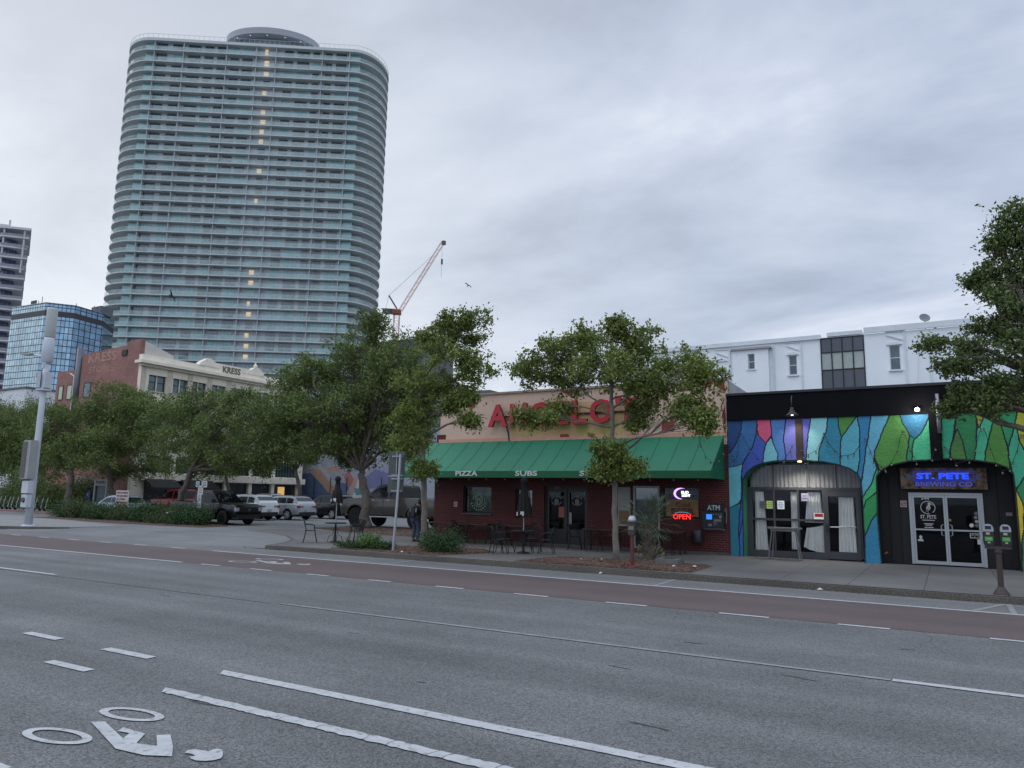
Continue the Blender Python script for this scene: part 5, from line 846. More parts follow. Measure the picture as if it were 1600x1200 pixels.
# ---------------------------------------------------------------- crane
CR = root('tower_crane', 'red lattice luffing crane rising behind the trees', 'crane', (-165.9, 200.2, 0))
cred = M('crane_red', (205, 140, 128), rough=.6); cgr = M('crane_grey', (96, 96, 100))
def truss(m, a, b, w, n, r=.1, tri=False):
    a, b = Vector(a), Vector(b); t = (b-a).normalized(); u = t.cross(Vector((.5, -.86, 0))) if abs(t.z) < .9 else Vector((.86, .5, 0)); u.normalize(); v = t.cross(u).normalized()
    cs = [u*w/2+v*w/2, -u*w/2+v*w/2, -u*w/2-v*w/2, u*w/2-v*w/2]
    for c in cs: m.tube([a+c, b+c], r, 4)
    for i in range(n):
        p, q = a.lerp(b, i/n), a.lerp(b, (i+1)/n)
        for k in range(4):
            c, d = cs[k], cs[(k+1) % 4]; m.tube([p+c, q+d] if i % 2 else [p+d, q+c], r*.6, 3); m.tube([p+c, p+d], r*.6, 3)
T0 = Vector((-165.9, 200.2, 65.5))
m = MB(); truss(m, (-165.9, 200.2, 0), T0, 1.9, 26, .10); m.build('mast', cred, CR)
m = MB(); truss(m, T0 + Vector((1.0, .8, 1.6)), (-153.8, 209.7, 93), 1.15, 20, .065); m.build('jib', cred, CR)
MB().cbox(T0 + Vector((0, 0, .8)), (3, 3, 1.5), rz=.6).build('turntable', M('crane_orange', (160, 92, 76)), CR)
MB().cbox(T0 + Vector((-2.3, -1.7, 1.0)), (4.4, 2, 1.6), rz=.66).build('counterweight', cgr, CR); MB().tube([T0 + Vector((0, 0, 2)), (-168.3, 198.3, 72.3)], .28, 5).build('a_frame', cgr, CR)
m = MB(); m.tube([(-168.3, 198.3, 72.3), (-156.5, 207.5, 88)], .06, 3); m.tube([(-168.3, 198.3, 72.3), (-169.0, 197.7, 67)], .06, 3); m.tube([(-153.8, 209.7, 93), (-153.8, 209.7, 80)], .05, 3); m.build('cable', cgr, CR)
MB().cbox((-153.7, 209.7, 86), (.5, .5, 2)).build('hook', cgr, CR); MB().cbox((-153.4, 210, 93.2), (1.2, 1.2, 1.4)).build('jib_head', cgr, CR)
# ---------------------------------------------------------------- other buildings
def plainb(name, lab, x0, x1, y0, y1, h, mt, rows=(), winm=None, face='y', cols=8, roofm=None):
    o = root(name, lab, 'building', (x0, y0, .1)); bx('wall', mt, o, x0, x1, y0, y1, .1, h); bx('roof', roofm or MATS['roof_grey'], o, x0-.15, x1+.15, y0-.15, y1+.15, h, h+.25)
    for z0, z1 in rows:
        for i in range(cols):
            a = x0 + (x1-x0)*(i+.22)/cols; b = x0 + (x1-x0)*(i+.78)/cols
            if face == 'y':
                f = MB().wall(a, b, z0, z1, y0-.06, y0, [(a+.07, b-.07, z0+.07, z1-.07)]).build('window', M('grey_frame', (50, 50, 54)), o); bx('pane', winm, f, a+.07, b-.07, y0-.03, y0-.01, z0+.07, z1-.07)
    return o
wgl = M('window_glass', (34, 44, 54), rough=.12, var=.2, spec=.8, coat=.5)
plainb('dark_building', 'dark grey flat roofed building behind the oak and crane', -163, -140.5, 181, 200, 50.5, M('dk_block', (92, 94, 100), var=.1), ((46, 48.5), (42, 44.5)), wgl)
plainb('grey_building', 'pale grey building rising just behind the pizza restaurant', -40, -31.5, 50, 60, 10.2, M('lt_block', (150, 156, 166), var=.1), ((7.6, 9.0),), wgl, cols=4)
plainb('white_building', 'small plain white building behind the cell pole', -120, -107, 52, 66, 15.3, M('white_render', (205, 208, 212), var=.05))
plainb('pale_shop', 'pale two storey shop seen between the tree trunks at left', -104, -84, 58, 70, 7.5, M('pale_wall', (150, 150, 148), var=.2), ((3.9, 5.6), (.8, 2.8)), wgl, cols=7)
plainb('low_brick_shop', 'low brown building far down the street at the left edge', -160, -124, 52, 66, 7, M('brown_wall', (96, 78, 66), var=.2), ((.8, 3.0), (4, 5.8)), wgl, cols=9)
# white building behind the brewery
WBD = root('white_office_building', 'white painted building with arched windows behind the black parapet', 'building', (-16, 44, .1))
wr = M('white_wall', (226, 232, 235), rough=.8, var=.05, scale=.6, dark=(196, 202, 205), dscale=1.6, dthr=.62, bump=.25, bscale=6)
MB().wall(-17, 12, .1, 11.15, 44, 44.4, [(-9.61, -9.23, 9.6, 10.5), (-7.38, -6.94, 9.15, 10.27), (-2.2, -1.69, 9.07, 10.4), (-5.63, -3.44, 8.0, 11.1)]).build('wall', wr, WBD)
bx('side_wall', wr, WBD, -17, -16.7, 44.4, 60, .1, 11.1); bx('roof', MATS['roof_grey'], WBD, -16.7, 12, 44.4, 60, 10.8, 11.0)
tr_ = M('white_trim', (208, 214, 217), rough=.8, var=.08)
bx('cornice', tr_, WBD, -17.1, -5.6, 43.86, 44, 11.08, 11.32); bx('cornice', tr_, WBD, -3.4, 12, 43.86, 44, 11.18, 11.5); bx('roof_ledge', tr_, WBD, -5.3, -3.5, 44.0, 46, 11.2, 11.42)
# bay with its own little cornice and the raised window surrounds
MB().wall(-10.5, -8.45, 7.5, 10.75, 43.7, 43.98, [(-9.61, -9.23, 9.6, 10.5)]).build('bay', wr, WBD); bx('bay_cornice', M('trim_stain', (150, 150, 152)), WBD, -10.6, -8.3, 43.55, 44, 10.75, 10.86)
for x0, x1, z0, z1, yy in ((-9.61, -9.23, 9.6, 10.5, 43.85), (-7.38, -6.94, 9.15, 10.27, 44.1), (-2.2, -1.69, 9.07, 10.4, 44.1)):
    f = MB().wall(x0, x1, z0, z1, yy, yy+.06, [(x0+.04, x1-.04, z0+.04, (z0+z1)/2-.02), (x0+.04, x1-.04, (z0+z1)/2+.02, z1-.04)]).build('window', tr_, WBD); bx('pane', M('window_teal', (70, 92, 98), rough=.15, var=.2, coat=.5), f, x0+.03, x1-.03, yy+.03, yy+.05, z0, z1); bx('sill', tr_, f, x0-.08, x1+.08, yy-.22, yy, z0-.09, z0)
for xc, w, zt in ((-7.16, .44, 10.27), (-1.95, .51, 10.4), (-11.2, .44, 10.2)):
    m = MB(); m.prism([(xc-w/2-.12, zt+.02)] + [(xc+(w/2+.12)*math.cos(PI-PI*k/8), zt+.02+.16*math.sin(PI*k/8)) for k in range(9)], 'y', 43.9, 44); m.prism([(xc-w/2-.1, zt+.62), (xc+w/2+.15, zt+.30), (xc+w/2+.15, zt+.24), (xc-w/2-.1, zt+.56)], 'y', 43.92, 44)
    m.box(xc-w/2-.15, xc+w/2+.3, 43.93, 44, zt+.72, zt+.78); m.box(xc+w/2+.22, xc+w/2+.3, 43.93, 44, zt-2.8, zt+.72); m.build('window_hood', tr_, WBD)
m = MB()
for x in (-8.2, -12.3, -.3): m.tube([(x, 43.93, 7), (x, 43.93, 10.9)], .05, 6)
m.tube([(-1.0, 43.92, 7.6), (-.85, 43.92, 9.4), (-.72, 43.92, 11.5)], .02, 4)
m.build('downpipe', tr_, WBD)
m = MB(); 
for i in range(5): m.box(-5.63+i*.5475-.03, -5.63+i*.5475+.03, 43.97, 44.1, 8.0, 11.1)
for z in (9.28, 10.28, 11.1, 8.2): m.box(-5.66, -3.41, 43.965, 44.1, z-.03, z+.03)
m.build('glazing_frame', dkf, WBD)
for i in range(4):
    for j, (a, b) in enumerate(((8.0, 9.25), (9.31, 10.25), (10.31, 11.07))):
        bx('pane', M('pane_grey', (150, 158, 152), rough=.12, var=.2, scale=2, coat=.5) if j == 1 else M('pane_slate', (62, 66, 76), rough=.12, coat=.4), WBD, -5.6+i*.5475, -5.11+i*.5475, 44.02, 44.06, a, b)
SD = root('satellite_dish', 'grey satellite dish on the white building roof edge', 'satellite dish', (-.43, 44.4, 11.3)); MB().tube([(-.43, 44.2, 11.0), (-.43, 44.2, 11.75)], .025, 6).build('mast', iron, SD)
d = MB(); d.lathe([(.001, -.08), (.15, -.06), (.27, .0), (.25, .0), (.14, -.04), (.001, -.055)], (0, 0, 0), 18); R_ = Matrix.Rotation(math.radians(62), 3, 'X') @ Matrix.Rotation(.3, 3, 'Y'); d.V = [tuple(R_ @ Vector(v) + Vector((-.43, 44.1, 11.8))) for v in d.V]; d.build('dish', M('dish_grey', (120, 122, 126)), SD, smooth=True)
# the old variety store with brick flank and cream front
KR = root('variety_store', 'cream fronted two storey store with red brick flank and carved KRESS name', 'building', (-58, 37, .1))
kb = brick('old_brick', (148, 106, 97), (132, 92, 85), (140, 106, 98), .3, .1, .012, .22)
MB().prism([(-67, 0), (-58.42, 0), (-58.42, 14.7), (-60.2, 14.62), (-60.3, 14.3), (-67, 14.05)], 'y', 37, 37.4).build('brick_flank', kb, KR)
MB().wall(-72, -67, 0, 12.85, 37.6, 38, []).build('brick_flank', kb, KR); bx('brick_wall', kb, KR, -72, -66.98, 38, 56, 0, 12.5); MB().box(-66.9, -58.5, 37.4, 56, 0, 12.8).build('core', MATS['roof_grey'], KR)
cream = M('cream_terracotta', (224, 215, 199), rough=.7, var=.08, scale=1.2, dark=(160, 150, 132), dscale=1.5, dthr=.6); crd = M('cream_dark', (190, 181, 163), rough=.75, var=.12)
W2 = [(37.75, 39.4), (40.05, 41.55), (41.9, 43.45), (44.05, 45.6), (46.3, 47.85), (49.2, 50.8), (51.4, 52.8), (53.4, 55.0)]
BOT = [(38.2, 40.6), (41.0, 43.4), (43.8, 46.2), (46.6, 49.0), (49.4, 51.8), (52.2, 55.2)]
MB().wall(37, 55.8, 0, 12.55, -58.42, -58, [(a, b, 10.33, 11.7) for a, b in W2] + [(a, b, 7.2, 8.8) for a, b in W2] + [(a, b, .1, 2.75) for a, b in BOT] + [(a, b, 3.45, 4.9) for a, b in BOT], ax='x').build('front_wall', cream, KR)
bx('cornice', cream, KR, -58.42, -57.45, 36.6, 56, 12.55, 12.80); bx('cornice_moulding', crd, KR, -58.0, -57.7, 36.8, 56, 12.32, 12.55); bx('parapet', cream, KR, -58.45, -57.95, 36.98, 43, 12.80, 13.35); bx('parapet', cream, KR, -58.45, -57.92, 43, 49.4, 12.80, 13.75); bx('parapet', cream, KR, -58.45, -57.95, 49.4, 55.8, 12.80, 13.35); bx('storefront_band', cream, KR, -58, -57.7, 37.6, 56, 2.80, 3.35)
for y in (43.5, 48.9): MB().prism([(y-1.1, 13.3), (y+1.1, 13.3), (y+.9, 13.6), (y+.15, 14.05), (y-.15, 14.05), (y-.9, 13.6)], 'x', -58.5, -57.86).build('pediment', cream, KR)
m = MB(); m.lathe([(.12, 14.0), (.22, 14.2), (.1, 14.35), (.02, 14.6)], (-58.1, 48.9, 0), 8); m.lathe([(.1, 13.3), (.16, 13.6), (.02, 13.9)], (-58.1, 55.3, 0), 8); m.build('finial', cream, KR)
m = MB()
for y in (37.2, 39.7, 41.72, 43.75, 45.9, 48.5, 51.1, 53.1, 55.4): m.box(-58, -57.93, y-.22, y+.22, 5.2, 12.3)
m.build('pilaster', crd, KR)
MB().prism([(37.4, 12.8), (37.4, 14.6), (40.2, 13.75), (40.2, 12.8)], 'x', -58.9, -58.45).build('roof_parapet', M('pale_render', (190, 186, 178), var=.06), KR)
gfr = M('green_frame', (36, 50, 52), rough=.5); kgl = M('store_glass', (78, 100, 108), rough=.1, var=.35, scale=.8, coat=.6)
for a, b in W2:
    for z0, z1 in ((10.33, 11.7), (7.2, 8.8)):
        c = (a+b)/2; f = MB().wall(a, b, z0, z1, -58.32, -58.22, [(a+.07, c-.06, z0+.07, z1-.62), (c+.06, b-.07, z0+.07, z1-.62), (a+.07, c-.06, z1-.56, z1-.07), (c+.06, b-.07, z1-.56, z1-.07)], ax='x').build('window', gfr, KR)
        MB().box(-58.30, -58.27, a+.05, b-.05, z0+.05, z1-.05).build('pane', kgl, f); MB().box(-58.25, -57.9, a-.1, b+.1, z0-.1, z0).build('sill', crd, f); MB().box(-58.23, -58.16, c-.05, c+.05, z0, z1).build('mullion', M('cream_paint', (205, 198, 182)), f)
for a, b in BOT:
    MB().box(-58.35, -58.30, a, b, .1, 2.75).build('shop_window', M('shop_dark', (24, 26, 30), rough=.1, coat=.6), KR); f = MB(); n = 8
    for i in range(n+1): f.box(-58.3, -58.2, a+(b-a)*i/n-.03, a+(b-a)*i/n+.03, 3.45, 4.9)
    f.box(-58.29, -58.21, a, b, 4.15, 4.2); f = f.build('transom_frame', gfr, KR); MB().box(-58.34, -58.31, a, b, 3.45, 4.9).build('transom_glass', M('transom_green', (66, 92, 90), rough=.15, var=.2, coat=.4), f)
for (a, b) in ((38.0, 40.8), (41.4, 44.6)): MB().prism([(-57.7, 2.9), (-56.4, 2.2), (-56.4, 2.0), (-57.7, 2.0)], 'y', a, b).build('awning', M('black_awning', (24, 26, 28), rough=.6), KR)
MB().box(-58.28, -58.2, 52.9, 53.7, .3, 2.5).build('lit_doorway', M('warm_inside', (200, 160, 100), emit=(255, 200, 120), estr=.55), KR)
MB().box(-58.28, -58.18, 41.4, 43.2, .3, 1.9).build('doorway', M('door_orange', (120, 70, 40)), KR)
text('lettering', 'KRESS', M('carved', (104, 96, 84)), KR, (-57.90, 45.0, 12.98), 2.0, .62, .03, rz=PI/2, weight=.02)
gh = M('ghost_paint', (168, 126, 116), rough=.85, var=.25, scale=2); text('ghost_lettering', 'KRESS', gh, KR, (-66.0, 36.995, 13.15), 4.2, .85, .01, weight=.02); text('ghost_lettering', 'STORES', gh, KR, (-65.8, 36.995, 12.2), 3.8, .55, .01, weight=.0)
for a, b in ((-70.1, -69.2), (-71.5, -70.7)):
    f = MB().wall(a, b, 10.1, 11.5, 37.55, 37.6, [(a+.08, b-.08, 10.18, 11.42)]).build('window', gfr, KR); bx('pane', M('pane_yellowish', (170, 172, 140), rough=.15, coat=.5), f, a+.05, b-.05, 37.57, 37.59, 10.1, 11.5)
f = MB().wall(-66.3, -65.2, 10.0, 11.4, 36.95, 37.0, [(-66.2, -65.3, 10.1, 11.3)]).build('window', gfr, KR); bx('pane', kgl, f, -66.2, -65.3, 36.97, 36.99, 10.1, 11.3)
MB().tube([(-67.4, 37.0, 8), (-67.4, 37.0, 14.6)], .32, 10).build('chimney_duct', M('duct_grey', (96, 98, 104), rough=.4, metal=.3), KR, smooth=True); bx('flank_vent', dkf, KR, -60.9, -60.2, 36.9, 37, 13.4, 13.9)
MB().tube([(-68.6, 37.3, 8), (-68.6, 37.3, 12.2), (-69.3, 37.3, 12.5)], .05, 5).build('conduit', cream, KR)
m = MB(); m.wall(-66, -62, .1, 3, 36.9, 37, [(-65.5, -64.4, .1, 2.4)]); m.build('door_panel', M('grey_panel', (120, 112, 108), var=.2), KR)
# mural building at the back of the car park
MW = root('mural_building', 'low building with big blue orange and white swirling mural behind the parked cars', 'building', (-60, 58, .1))
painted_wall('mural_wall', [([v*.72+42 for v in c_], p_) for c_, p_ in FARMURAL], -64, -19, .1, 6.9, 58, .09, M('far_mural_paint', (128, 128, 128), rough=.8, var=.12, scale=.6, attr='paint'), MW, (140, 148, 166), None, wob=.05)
m = MB(); m.box(-64, -19, 58.01, 75, .1, 6.8); m.box(-64, -19, 57.9, 58.2, 6.9, 7.2); m.build('wall', M('lt_block', (150, 156, 166)), MW)
m = MB()
for i in range(16): m.tube([(-58 + i*2.3, 57.6, .1), (-58 + i*2.3, 57.6, 3.6)], .05, 5)
m.build('post', iron, MW)
# ---------------------------------------------------------------- vehicles
cgl = M('car_glass', (14, 17, 20), rough=.06, var=.15, spec=.45, coat=0); rub = M('tyre_rubber', (20, 20, 21), rough=.9, var=.2); rimm = M('alloy', (170, 173, 176), rough=.4, metal=.2); rimb = M('black_rim', (26, 26, 28), rough=.35, metal=.4)
trimb = M('black_trim', (18, 18, 19), rough=.6); chrome = M('chrome', (190, 192, 195), rough=.15, metal=.9); redl = M('tail_red', (130, 14, 18), rough=.2, coat=.8); hl = M('headlamp', (185, 190, 195), rough=.1, coat=1, metal=.3); plm = M('plate_white', (170, 170, 168))
KIND = {
 'suv': dict(top=[(-.5, .55), (-.487, .68), (-.3, .68), (.13, .655), (.27, .60), (.42, .53), (.49, .44), (.5, .38)], cab=[(-.487, .65), (-.455, .77), (-.375, .94), (-.30, .985), (-.10, 1.0), (.06, .97), (.29, .59)], w=(-.29, .31)),
 'sedan': dict(top=[(-.5, .56), (-.48, .64), (-.33, .67), (.2, .65), (.28, .63), (.42, .54), (.49, .46), (.5, .38)], cab=[(-.40, .64), (-.22, .95), (-.12, 1.0), (.02, .99), (.10, .94), (.29, .62)], w=(-.30, .31)),
 'pickup': dict(top=[(-.5, .62), (-.49, .65), (-.14, .65), (.2, .64), (.27, .63), (.44, .605), (.49, .56), (.5, .48)], cab=[(-.135, .62), (-.115, .96), (-.06, 1.0), (.08, .99), (.125, .95), (.255, .62)], w=(-.28, .325))}
def interp(T, x):
    if x <= T[0][0]: return T[0][1]
    for a, b in zip(T, T[1:]):
        if x <= b[0]: return a[1] + (b[1]-a[1])*(x-a[0])/(b[0]-a[0])
    return T[-1][1]
def vehicle(name, lab, cat, kind, paint, loc, rz, L, W, Hh, wr=.36, zb=.30, rim=rimm, group='vehicles in the car park', flare=False, bumper=None, lifted=0):
    k = KIND[kind]; o = root(name, lab, cat, (0, 0, 0), group); hw = W/2; H = Hh - lifted; Z = lambda f: f*H + lifted
    xs = sorted(set([-.5, -.49, -.47, -.42, .40, .46, .485, .5] + [t[0] for t in k['top']] + list(np.linspace(-.42, .44, 15)))); m = MB(); vs = []
    for x in xs:
        e = max(0, (abs(x) - .40)/.10); w = hw*(1 - .10*e**2.2); zt = Z(interp(k['top'], x)); z0 = zb + lifted + .07*e; zm = (z0+zt)/2
        r = [(w*.84, z0), (w*.96, z0+.06), (w, zm-.12*(zt-z0)), (w*.995, zm+.18*(zt-z0)), (w*.955, zt-.05), (w*.88, zt), (w*.4, zt+.025)]
        vs += [(x*L, y, z) for y, z in r] + [(x*L, -y, z) for y, z in reversed(r)]
    n = 14; m.add(vs, [(i*n+j, i*n+(j+1) % n, (i+1)*n+(j+1) % n, (i+1)*n+j) for i in range(len(xs)-1) for j in range(n)] + [tuple(range(n-1, -1, -1)), tuple(range((len(xs)-1)*n, len(xs)*n))])
    body = m.build('body', paint, o, smooth=True); cut = []
    for wx in k['w']:
        c = MB().lathe([(wr*1.17, -hw*1.2), (wr*1.17, hw*1.2)], (wx*L, 0, wr+.01), 28, 'y').build('c', None); cut.append(c)
    if kind == 'pickup': cut.append(MB().box(-.485*L, -.15*L, -hw*.82, hw*.82, Z(.40), Z(.8)).build('c', None))
    apply_bool(body, cut); body.data.polygons.foreach_set('use_smooth', [True]*len(body.data.polygons))
    try: body.data.set_sharp_from_angle(angle=math.radians(32))
    except Exception: pass
    bx('underbody', trimb, o, -.44*L, .44*L, -hw*.7, hw*.7, zb+lifted-.06, zb+lifted+.25)
    cab = k['cab']; base = Z(interp(k['top'], 0)) - .01; top = Z(1.0); ty = lambda z: hw*(.90 - .19*max(0, (z-base)/(top-base))**1.15)
    m = MB(); n = len(cab); P = [(x*L, Z(z)) for x, z in cab]
    vs = [(x, ty(z), z) for x, z in P] + [(x, -ty(z), z) for x, z in P]; m.add(vs, [tuple(range(n)), tuple(range(2*n-1, n-1, -1))] + [(i, (i+1) % n, (i+1) % n+n, i+n) for i in range(n)])
    cb = m.build('cabin', paint, o, bevel=.03)
    # side glass in two or three pieces, windscreen, rear glass
    cx = sum(p[0] for p in P)/n; zc_ = base + .5*(top-base); cuts = [(-.02 if kind != 'pickup' else .055)*L]; xr = P[0][0]; xf = P[-1][0]
    def zroof(x):
        return min(interp([(p[0], p[1]) for p in P[:]], x), top) if True else 0
    segs = {'pickup': [(-.105, -.012), (.012, .225)], 'suv': [(-.37, -.235), (-.22, -.03), (-.012, .245)], 'sedan': [(-.30, -.11), (-.09, .25)]}[kind]
    for s in (1, -1):
        for a, b in segs:
            up = []; N = 7
            for i in range(N+1):
                x = (a+(b-a)*i/N)*L; up.append((x, max(zroof(x) - .135, base+.04)))
            poly = [(a*L, base+.035), (b*L, base+.035)] + [p for p in reversed(up) if p[1] > base+.05]
            if len(poly) < 3: continue
            m = MB(); m.add([(x, s*(ty(z)+.008), z) for x, z in poly], [tuple(range(len(poly)))]); m.build('side_window', cgl, o)
    def slant(i, j, nm, f0=.12, f1=.88):
        a, b = P[i], P[j]; q = [(a[0]+(b[0]-a[0])*t, a[1]+(b[1]-a[1])*t) for t in (f0, f1)]; d = Vector((b[0]-a[0], 0, b[1]-a[1])).normalized(); nrm = Vector((-d.z, 0, d.x)); 
        if (nrm.x > 0) != (a[0] > 0): nrm = -nrm
        m = MB(); m.add([(q[0][0]+nrm.x*.012, sy*ty(q[0][1])*.93, q[0][1]+nrm.z*.012) for sy in (1, -1)] + [(q[1][0]+nrm.x*.012, sy*ty(q[1][1])*.90, q[1][1]+nrm.z*.012) for sy in (-1, 1)], [(0, 1, 2, 3)]); return m.build(nm, cgl, o)
    slant(n-1, n-2, 'windscreen'); slant(*((1, 2) if kind == 'suv' else (0, 1)), 'rear_window', *((.05, .9) if kind == 'suv' else (.12, .88)))
    for wx in k['w']:
        for s in (1, -1):
            yc = s*(hw-.13); w = MB(); w.lathe([(wr*.62, -.12), (wr*.93, -.12), (wr, -.07), (wr, .07), (wr*.93, .12), (wr*.62, .12)], (wx*L, yc, wr), 24, 'y'); wo_ = w.build('wheel', rub, o, smooth=False)
            r = MB(); yf = yc + s*.135; r.lathe([(wr*.66, min(yf, yf-s*.03)), (wr*.66, max(yf, yf-s*.03))], (wx*L, 0, wr), 20, 'y') if False else None
            for q in range(6):
                a = q*PI/3+.3; r.cbox((wx*L+math.cos(a)*wr*.34, yf-s*.01, wr+math.sin(a)*wr*.34), (wr*.62, .03, wr*.17), ry=-a)
            r.lathe([(wr*.16, -.02), (wr*.16, .02)], (wx*L, yf-s*.01, wr), 12, 'y'); N = 20
            r.add([(wx*L+rr*math.cos(2*PI*t/N), yf, wr+rr*math.sin(2*PI*t/N)) for rr in (wr*.66, wr*.56) for t in range(N)], [(t, (t+1) % N, N+(t+1) % N, N+t) for t in range(N)]); r.build('rim', rim, wo_)
            MB().lathe([(wr*.55, -.02), (wr*.55, .0)], (wx*L, yf-s*.03, wr), 16, 'y').build('brake_disc', trimb, wo_)
    zf = Z(.5); bm_ = bumper or trimb
    for s, nm in ((1, 'front_bumper'), (-1, 'rear_bumper')):
        MB().prism([(s*L*.46, -hw*.93), (s*(L*.5+.04), -hw*.78), (s*(L*.5+.07), 0), (s*(L*.5+.04), hw*.78), (s*L*.46, hw*.93)], 'z', zb+lifted+.02, zb+lifted+.25).build(nm, bm_, o)
    for s in (1, -1):
        if kind == 'pickup':
            MB().cbox((L*.5-.03, s*hw*.80, Z(.46)), (.12, hw*.24, .20)).build('headlight', hl, o); MB().cbox((-L*.5+.03, s*hw*.90, Z(.52)), (.10, hw*.14, .34)).build('taillight', redl, o)
        elif kind == 'suv':
            MB().cbox((L*.5-.10, s*hw*.76, Z(.46)), (.22, hw*.34, .13)).build('headlight', hl, o)
            t = MB(); t.cbox((-L*.5+.03, s*hw*.84, Z(.55)), (.16, hw*.20, .15)); t.cbox((-L*.5+.0, s*hw*.60, Z(.56)), (.07, hw*.36, .07))
            t.build('taillight', redl, o)
        else:
            MB().cbox((L*.5-.14, s*hw*.76, Z(.47)), (.26, hw*.34, .13)).build('headlight', hl, o); MB().cbox((-L*.5+.06, s*hw*.74, Z(.56)), (.16, hw*.40, .13)).build('taillight', redl, o)
        MB().cbox((L*(.235 if kind != 'pickup' else .215), s*(hw+.07), base+.09), (.13, .22, .19)).build('mirror', trimb if kind != 'suv' else paint, o)
        for xx in (.0, .155) if kind == 'pickup' else (-.19, .06): MB().cbox((xx*L-.1, s*(hw+.004), base-.13), (.20, .02, .035)).build('door_handle', chrome if kind == 'pickup' else paint, o)
        if flare or kind == 'pickup':
            for wx in k['w']:
                f = MB(); N = 14; pts = [(wx*L+wr*1.2*math.cos(PI*t/N), wr+wr*1.2*math.sin(PI*t/N)) for t in range(N+1)]; pt2 = [(wx*L+wr*1.36*math.cos(PI*t/N), wr+wr*1.32*math.sin(PI*t/N)) for t in range(N+1)]
                f.add([(x, s*(hw+.02), z) for x, z in pts+pt2], [(t, t+1, N+2+t, N+1+t) for t in range(N)]); f.build('arch_flare', trimb if flare else paint, o)
        seam = MB()
        for xx in ((-.12, .04, .20) if kind == 'pickup' else (-.24, -.01, .22)): seam.cbox((xx*L, s*(hw*.995), (zb+lifted+base)/2+.04), (.012, .012, (base-zb-lifted)*.8))
        seam.build('door_seam', trimb, o)
        if kind == 'pickup': MB().cbox((.04*L, s*(hw-.02), zb+lifted-.02), (.36*L, .16, .06)).build('side_step', chrome if lifted else trimb, o)
    g = MB(); g.cbox((L*.5+.005, 0, Z(.45)), (.05, hw*1.2, .26 if kind == 'pickup' else .12)); g = g.build('grille', trimb, o)
    if kind == 'pickup':
        b = MB(); [b.cbox((L*.5+.035, 0, Z(.45)+dz), (.02, hw*1.1, .03)) for dz in (-.07, .07)]; b.build('bar', M('dark_chrome', (60, 60, 62), rough=.3, metal=.6), g); MB().lathe([(.07, L*.5+.03), (.07, L*.5+.05)], (0, 0, Z(.45)), 12, 'x').build('emblem', chrome, g)
    MB().cbox((-L*.5-.03 if kind != 'pickup' else -L*.5-.09, 0, Z(.40) if kind != 'pickup' else zb+lifted+.14), (.02, .32, .15)).build('number_plate', plm, o)
    if kind == 'suv':
        for s in (1, -1): MB().tube([(-.36*L, s*hw*.66, Z(.985)), (-.3*L, s*hw*.66, Z(1.01)), (.04*L, s*hw*.66, Z(1.005)), (.08*L, s*hw*.66, Z(.97))], .018, 5).build('roof_rail', rimb, o)
    o.location = loc; o.rotation_euler = (0, 0, rz); return o
def cp(name, c, metal=.0, rough=.3): return M(name, c, rough=rough, metal=metal, var=.03, coat=.5, spec=.3)
vehicle('pickup_truck', 'black crew cab pickup truck nosing out beside the hedge', 'pickup truck', 'pickup', cp('paint_black', (12, 12, 14)), (-36.7, 28.65, .12), 0, 5.9, 1.98, 1.92, .41, .34, rimb)
vehicle('white_suv', 'white SUV with tall red tail lights between the black pickup and silver SUV', 'SUV', 'suv', cp('paint_white', (205, 210, 212)), (-40.85, 34.4, .12), PI, 4.6, 1.85, 1.68, .35, .30)
vehicle('silver_suv', 'silver SUV parked right of the white SUV', 'SUV', 'suv', cp('paint_silver', (170, 174, 178), .5), (-39.95, 36.95, .12), PI, 4.5, 1.87, 1.64, .36, .30)
vehicle('dark_suv', 'black SUV parked between the silver SUV and the brown pickup', 'SUV', 'suv', cp('paint_navy', (20, 22, 27)), (-39.6, 40.8, .12), PI, 4.6, 1.85, 1.75, .36, .30)
vehicle('brown_pickup', 'lifted grey-brown pickup truck on big tyres behind the oak', 'pickup truck', 'pickup', cp('paint_brown', (70, 66, 62), .1), (-26.75, 33.2, .12), PI, 7.0, 2.2, 2.42, .56, .34, rimb, flare=False, lifted=.30)
vehicle('red_pickup', 'dark red pickup truck parked behind the silver-blue sedan', 'pickup truck', 'pickup', cp('paint_red', (112, 12, 20)), (-49.2, 35.6, .12), PI, 5.7, 2.0, 1.95, .40, .34, bumper=chrome)
vehicle('blue_sedan', 'pale silver-blue sedan behind the hedge and the lettered board', 'car', 'sedan', cp('paint_paleblue', (150, 160, 174), .4), (-49.9, 31.6, .12), 0, 4.9, 1.85, 1.45, .34, .26)
vehicle('far_white_suv', 'white SUV in the far row behind the black pickup hood', 'SUV', 'suv', cp('paint_white2', (190, 194, 196)), (-57.3, 50.5, .12), PI/2+1.5, 4.6, 1.85, 1.7)
vehicle('far_dark_car', 'dark car in the far row in front of the mural', 'car', 'sedan', cp('paint_grey', (50, 52, 58), .3), (-51.5, 52, .12), PI, 4.6, 1.85, 1.5)
vehicle('far_grey_car', 'grey car in the far row right of the dark one', 'car', 'sedan', cp('paint_grey2', (95, 98, 104), .3), (-45.5, 52, .12), PI, 4.6, 1.85, 1.5)
vs_ = vehicle('blue_suv', 'blue-white SUV with lit brake light at the left edge of the street', 'SUV', 'suv', cp('paint_bluewhite', (120, 140, 165)), (-105.8, 50, .12), PI, 4.7, 1.9, 1.8, group='vehicles on the far street')
MB().cbox((-4.7/2-.05, .72, 1.02), (.05, .2, .14)).build('brake_light', M('brake_lit', (255, 60, 60), emit=(255, 40, 40), estr=5), vs_)
for f in [c for c in vs_.children if c.name.startswith('brake')]: f.location = (0, 0, 0)
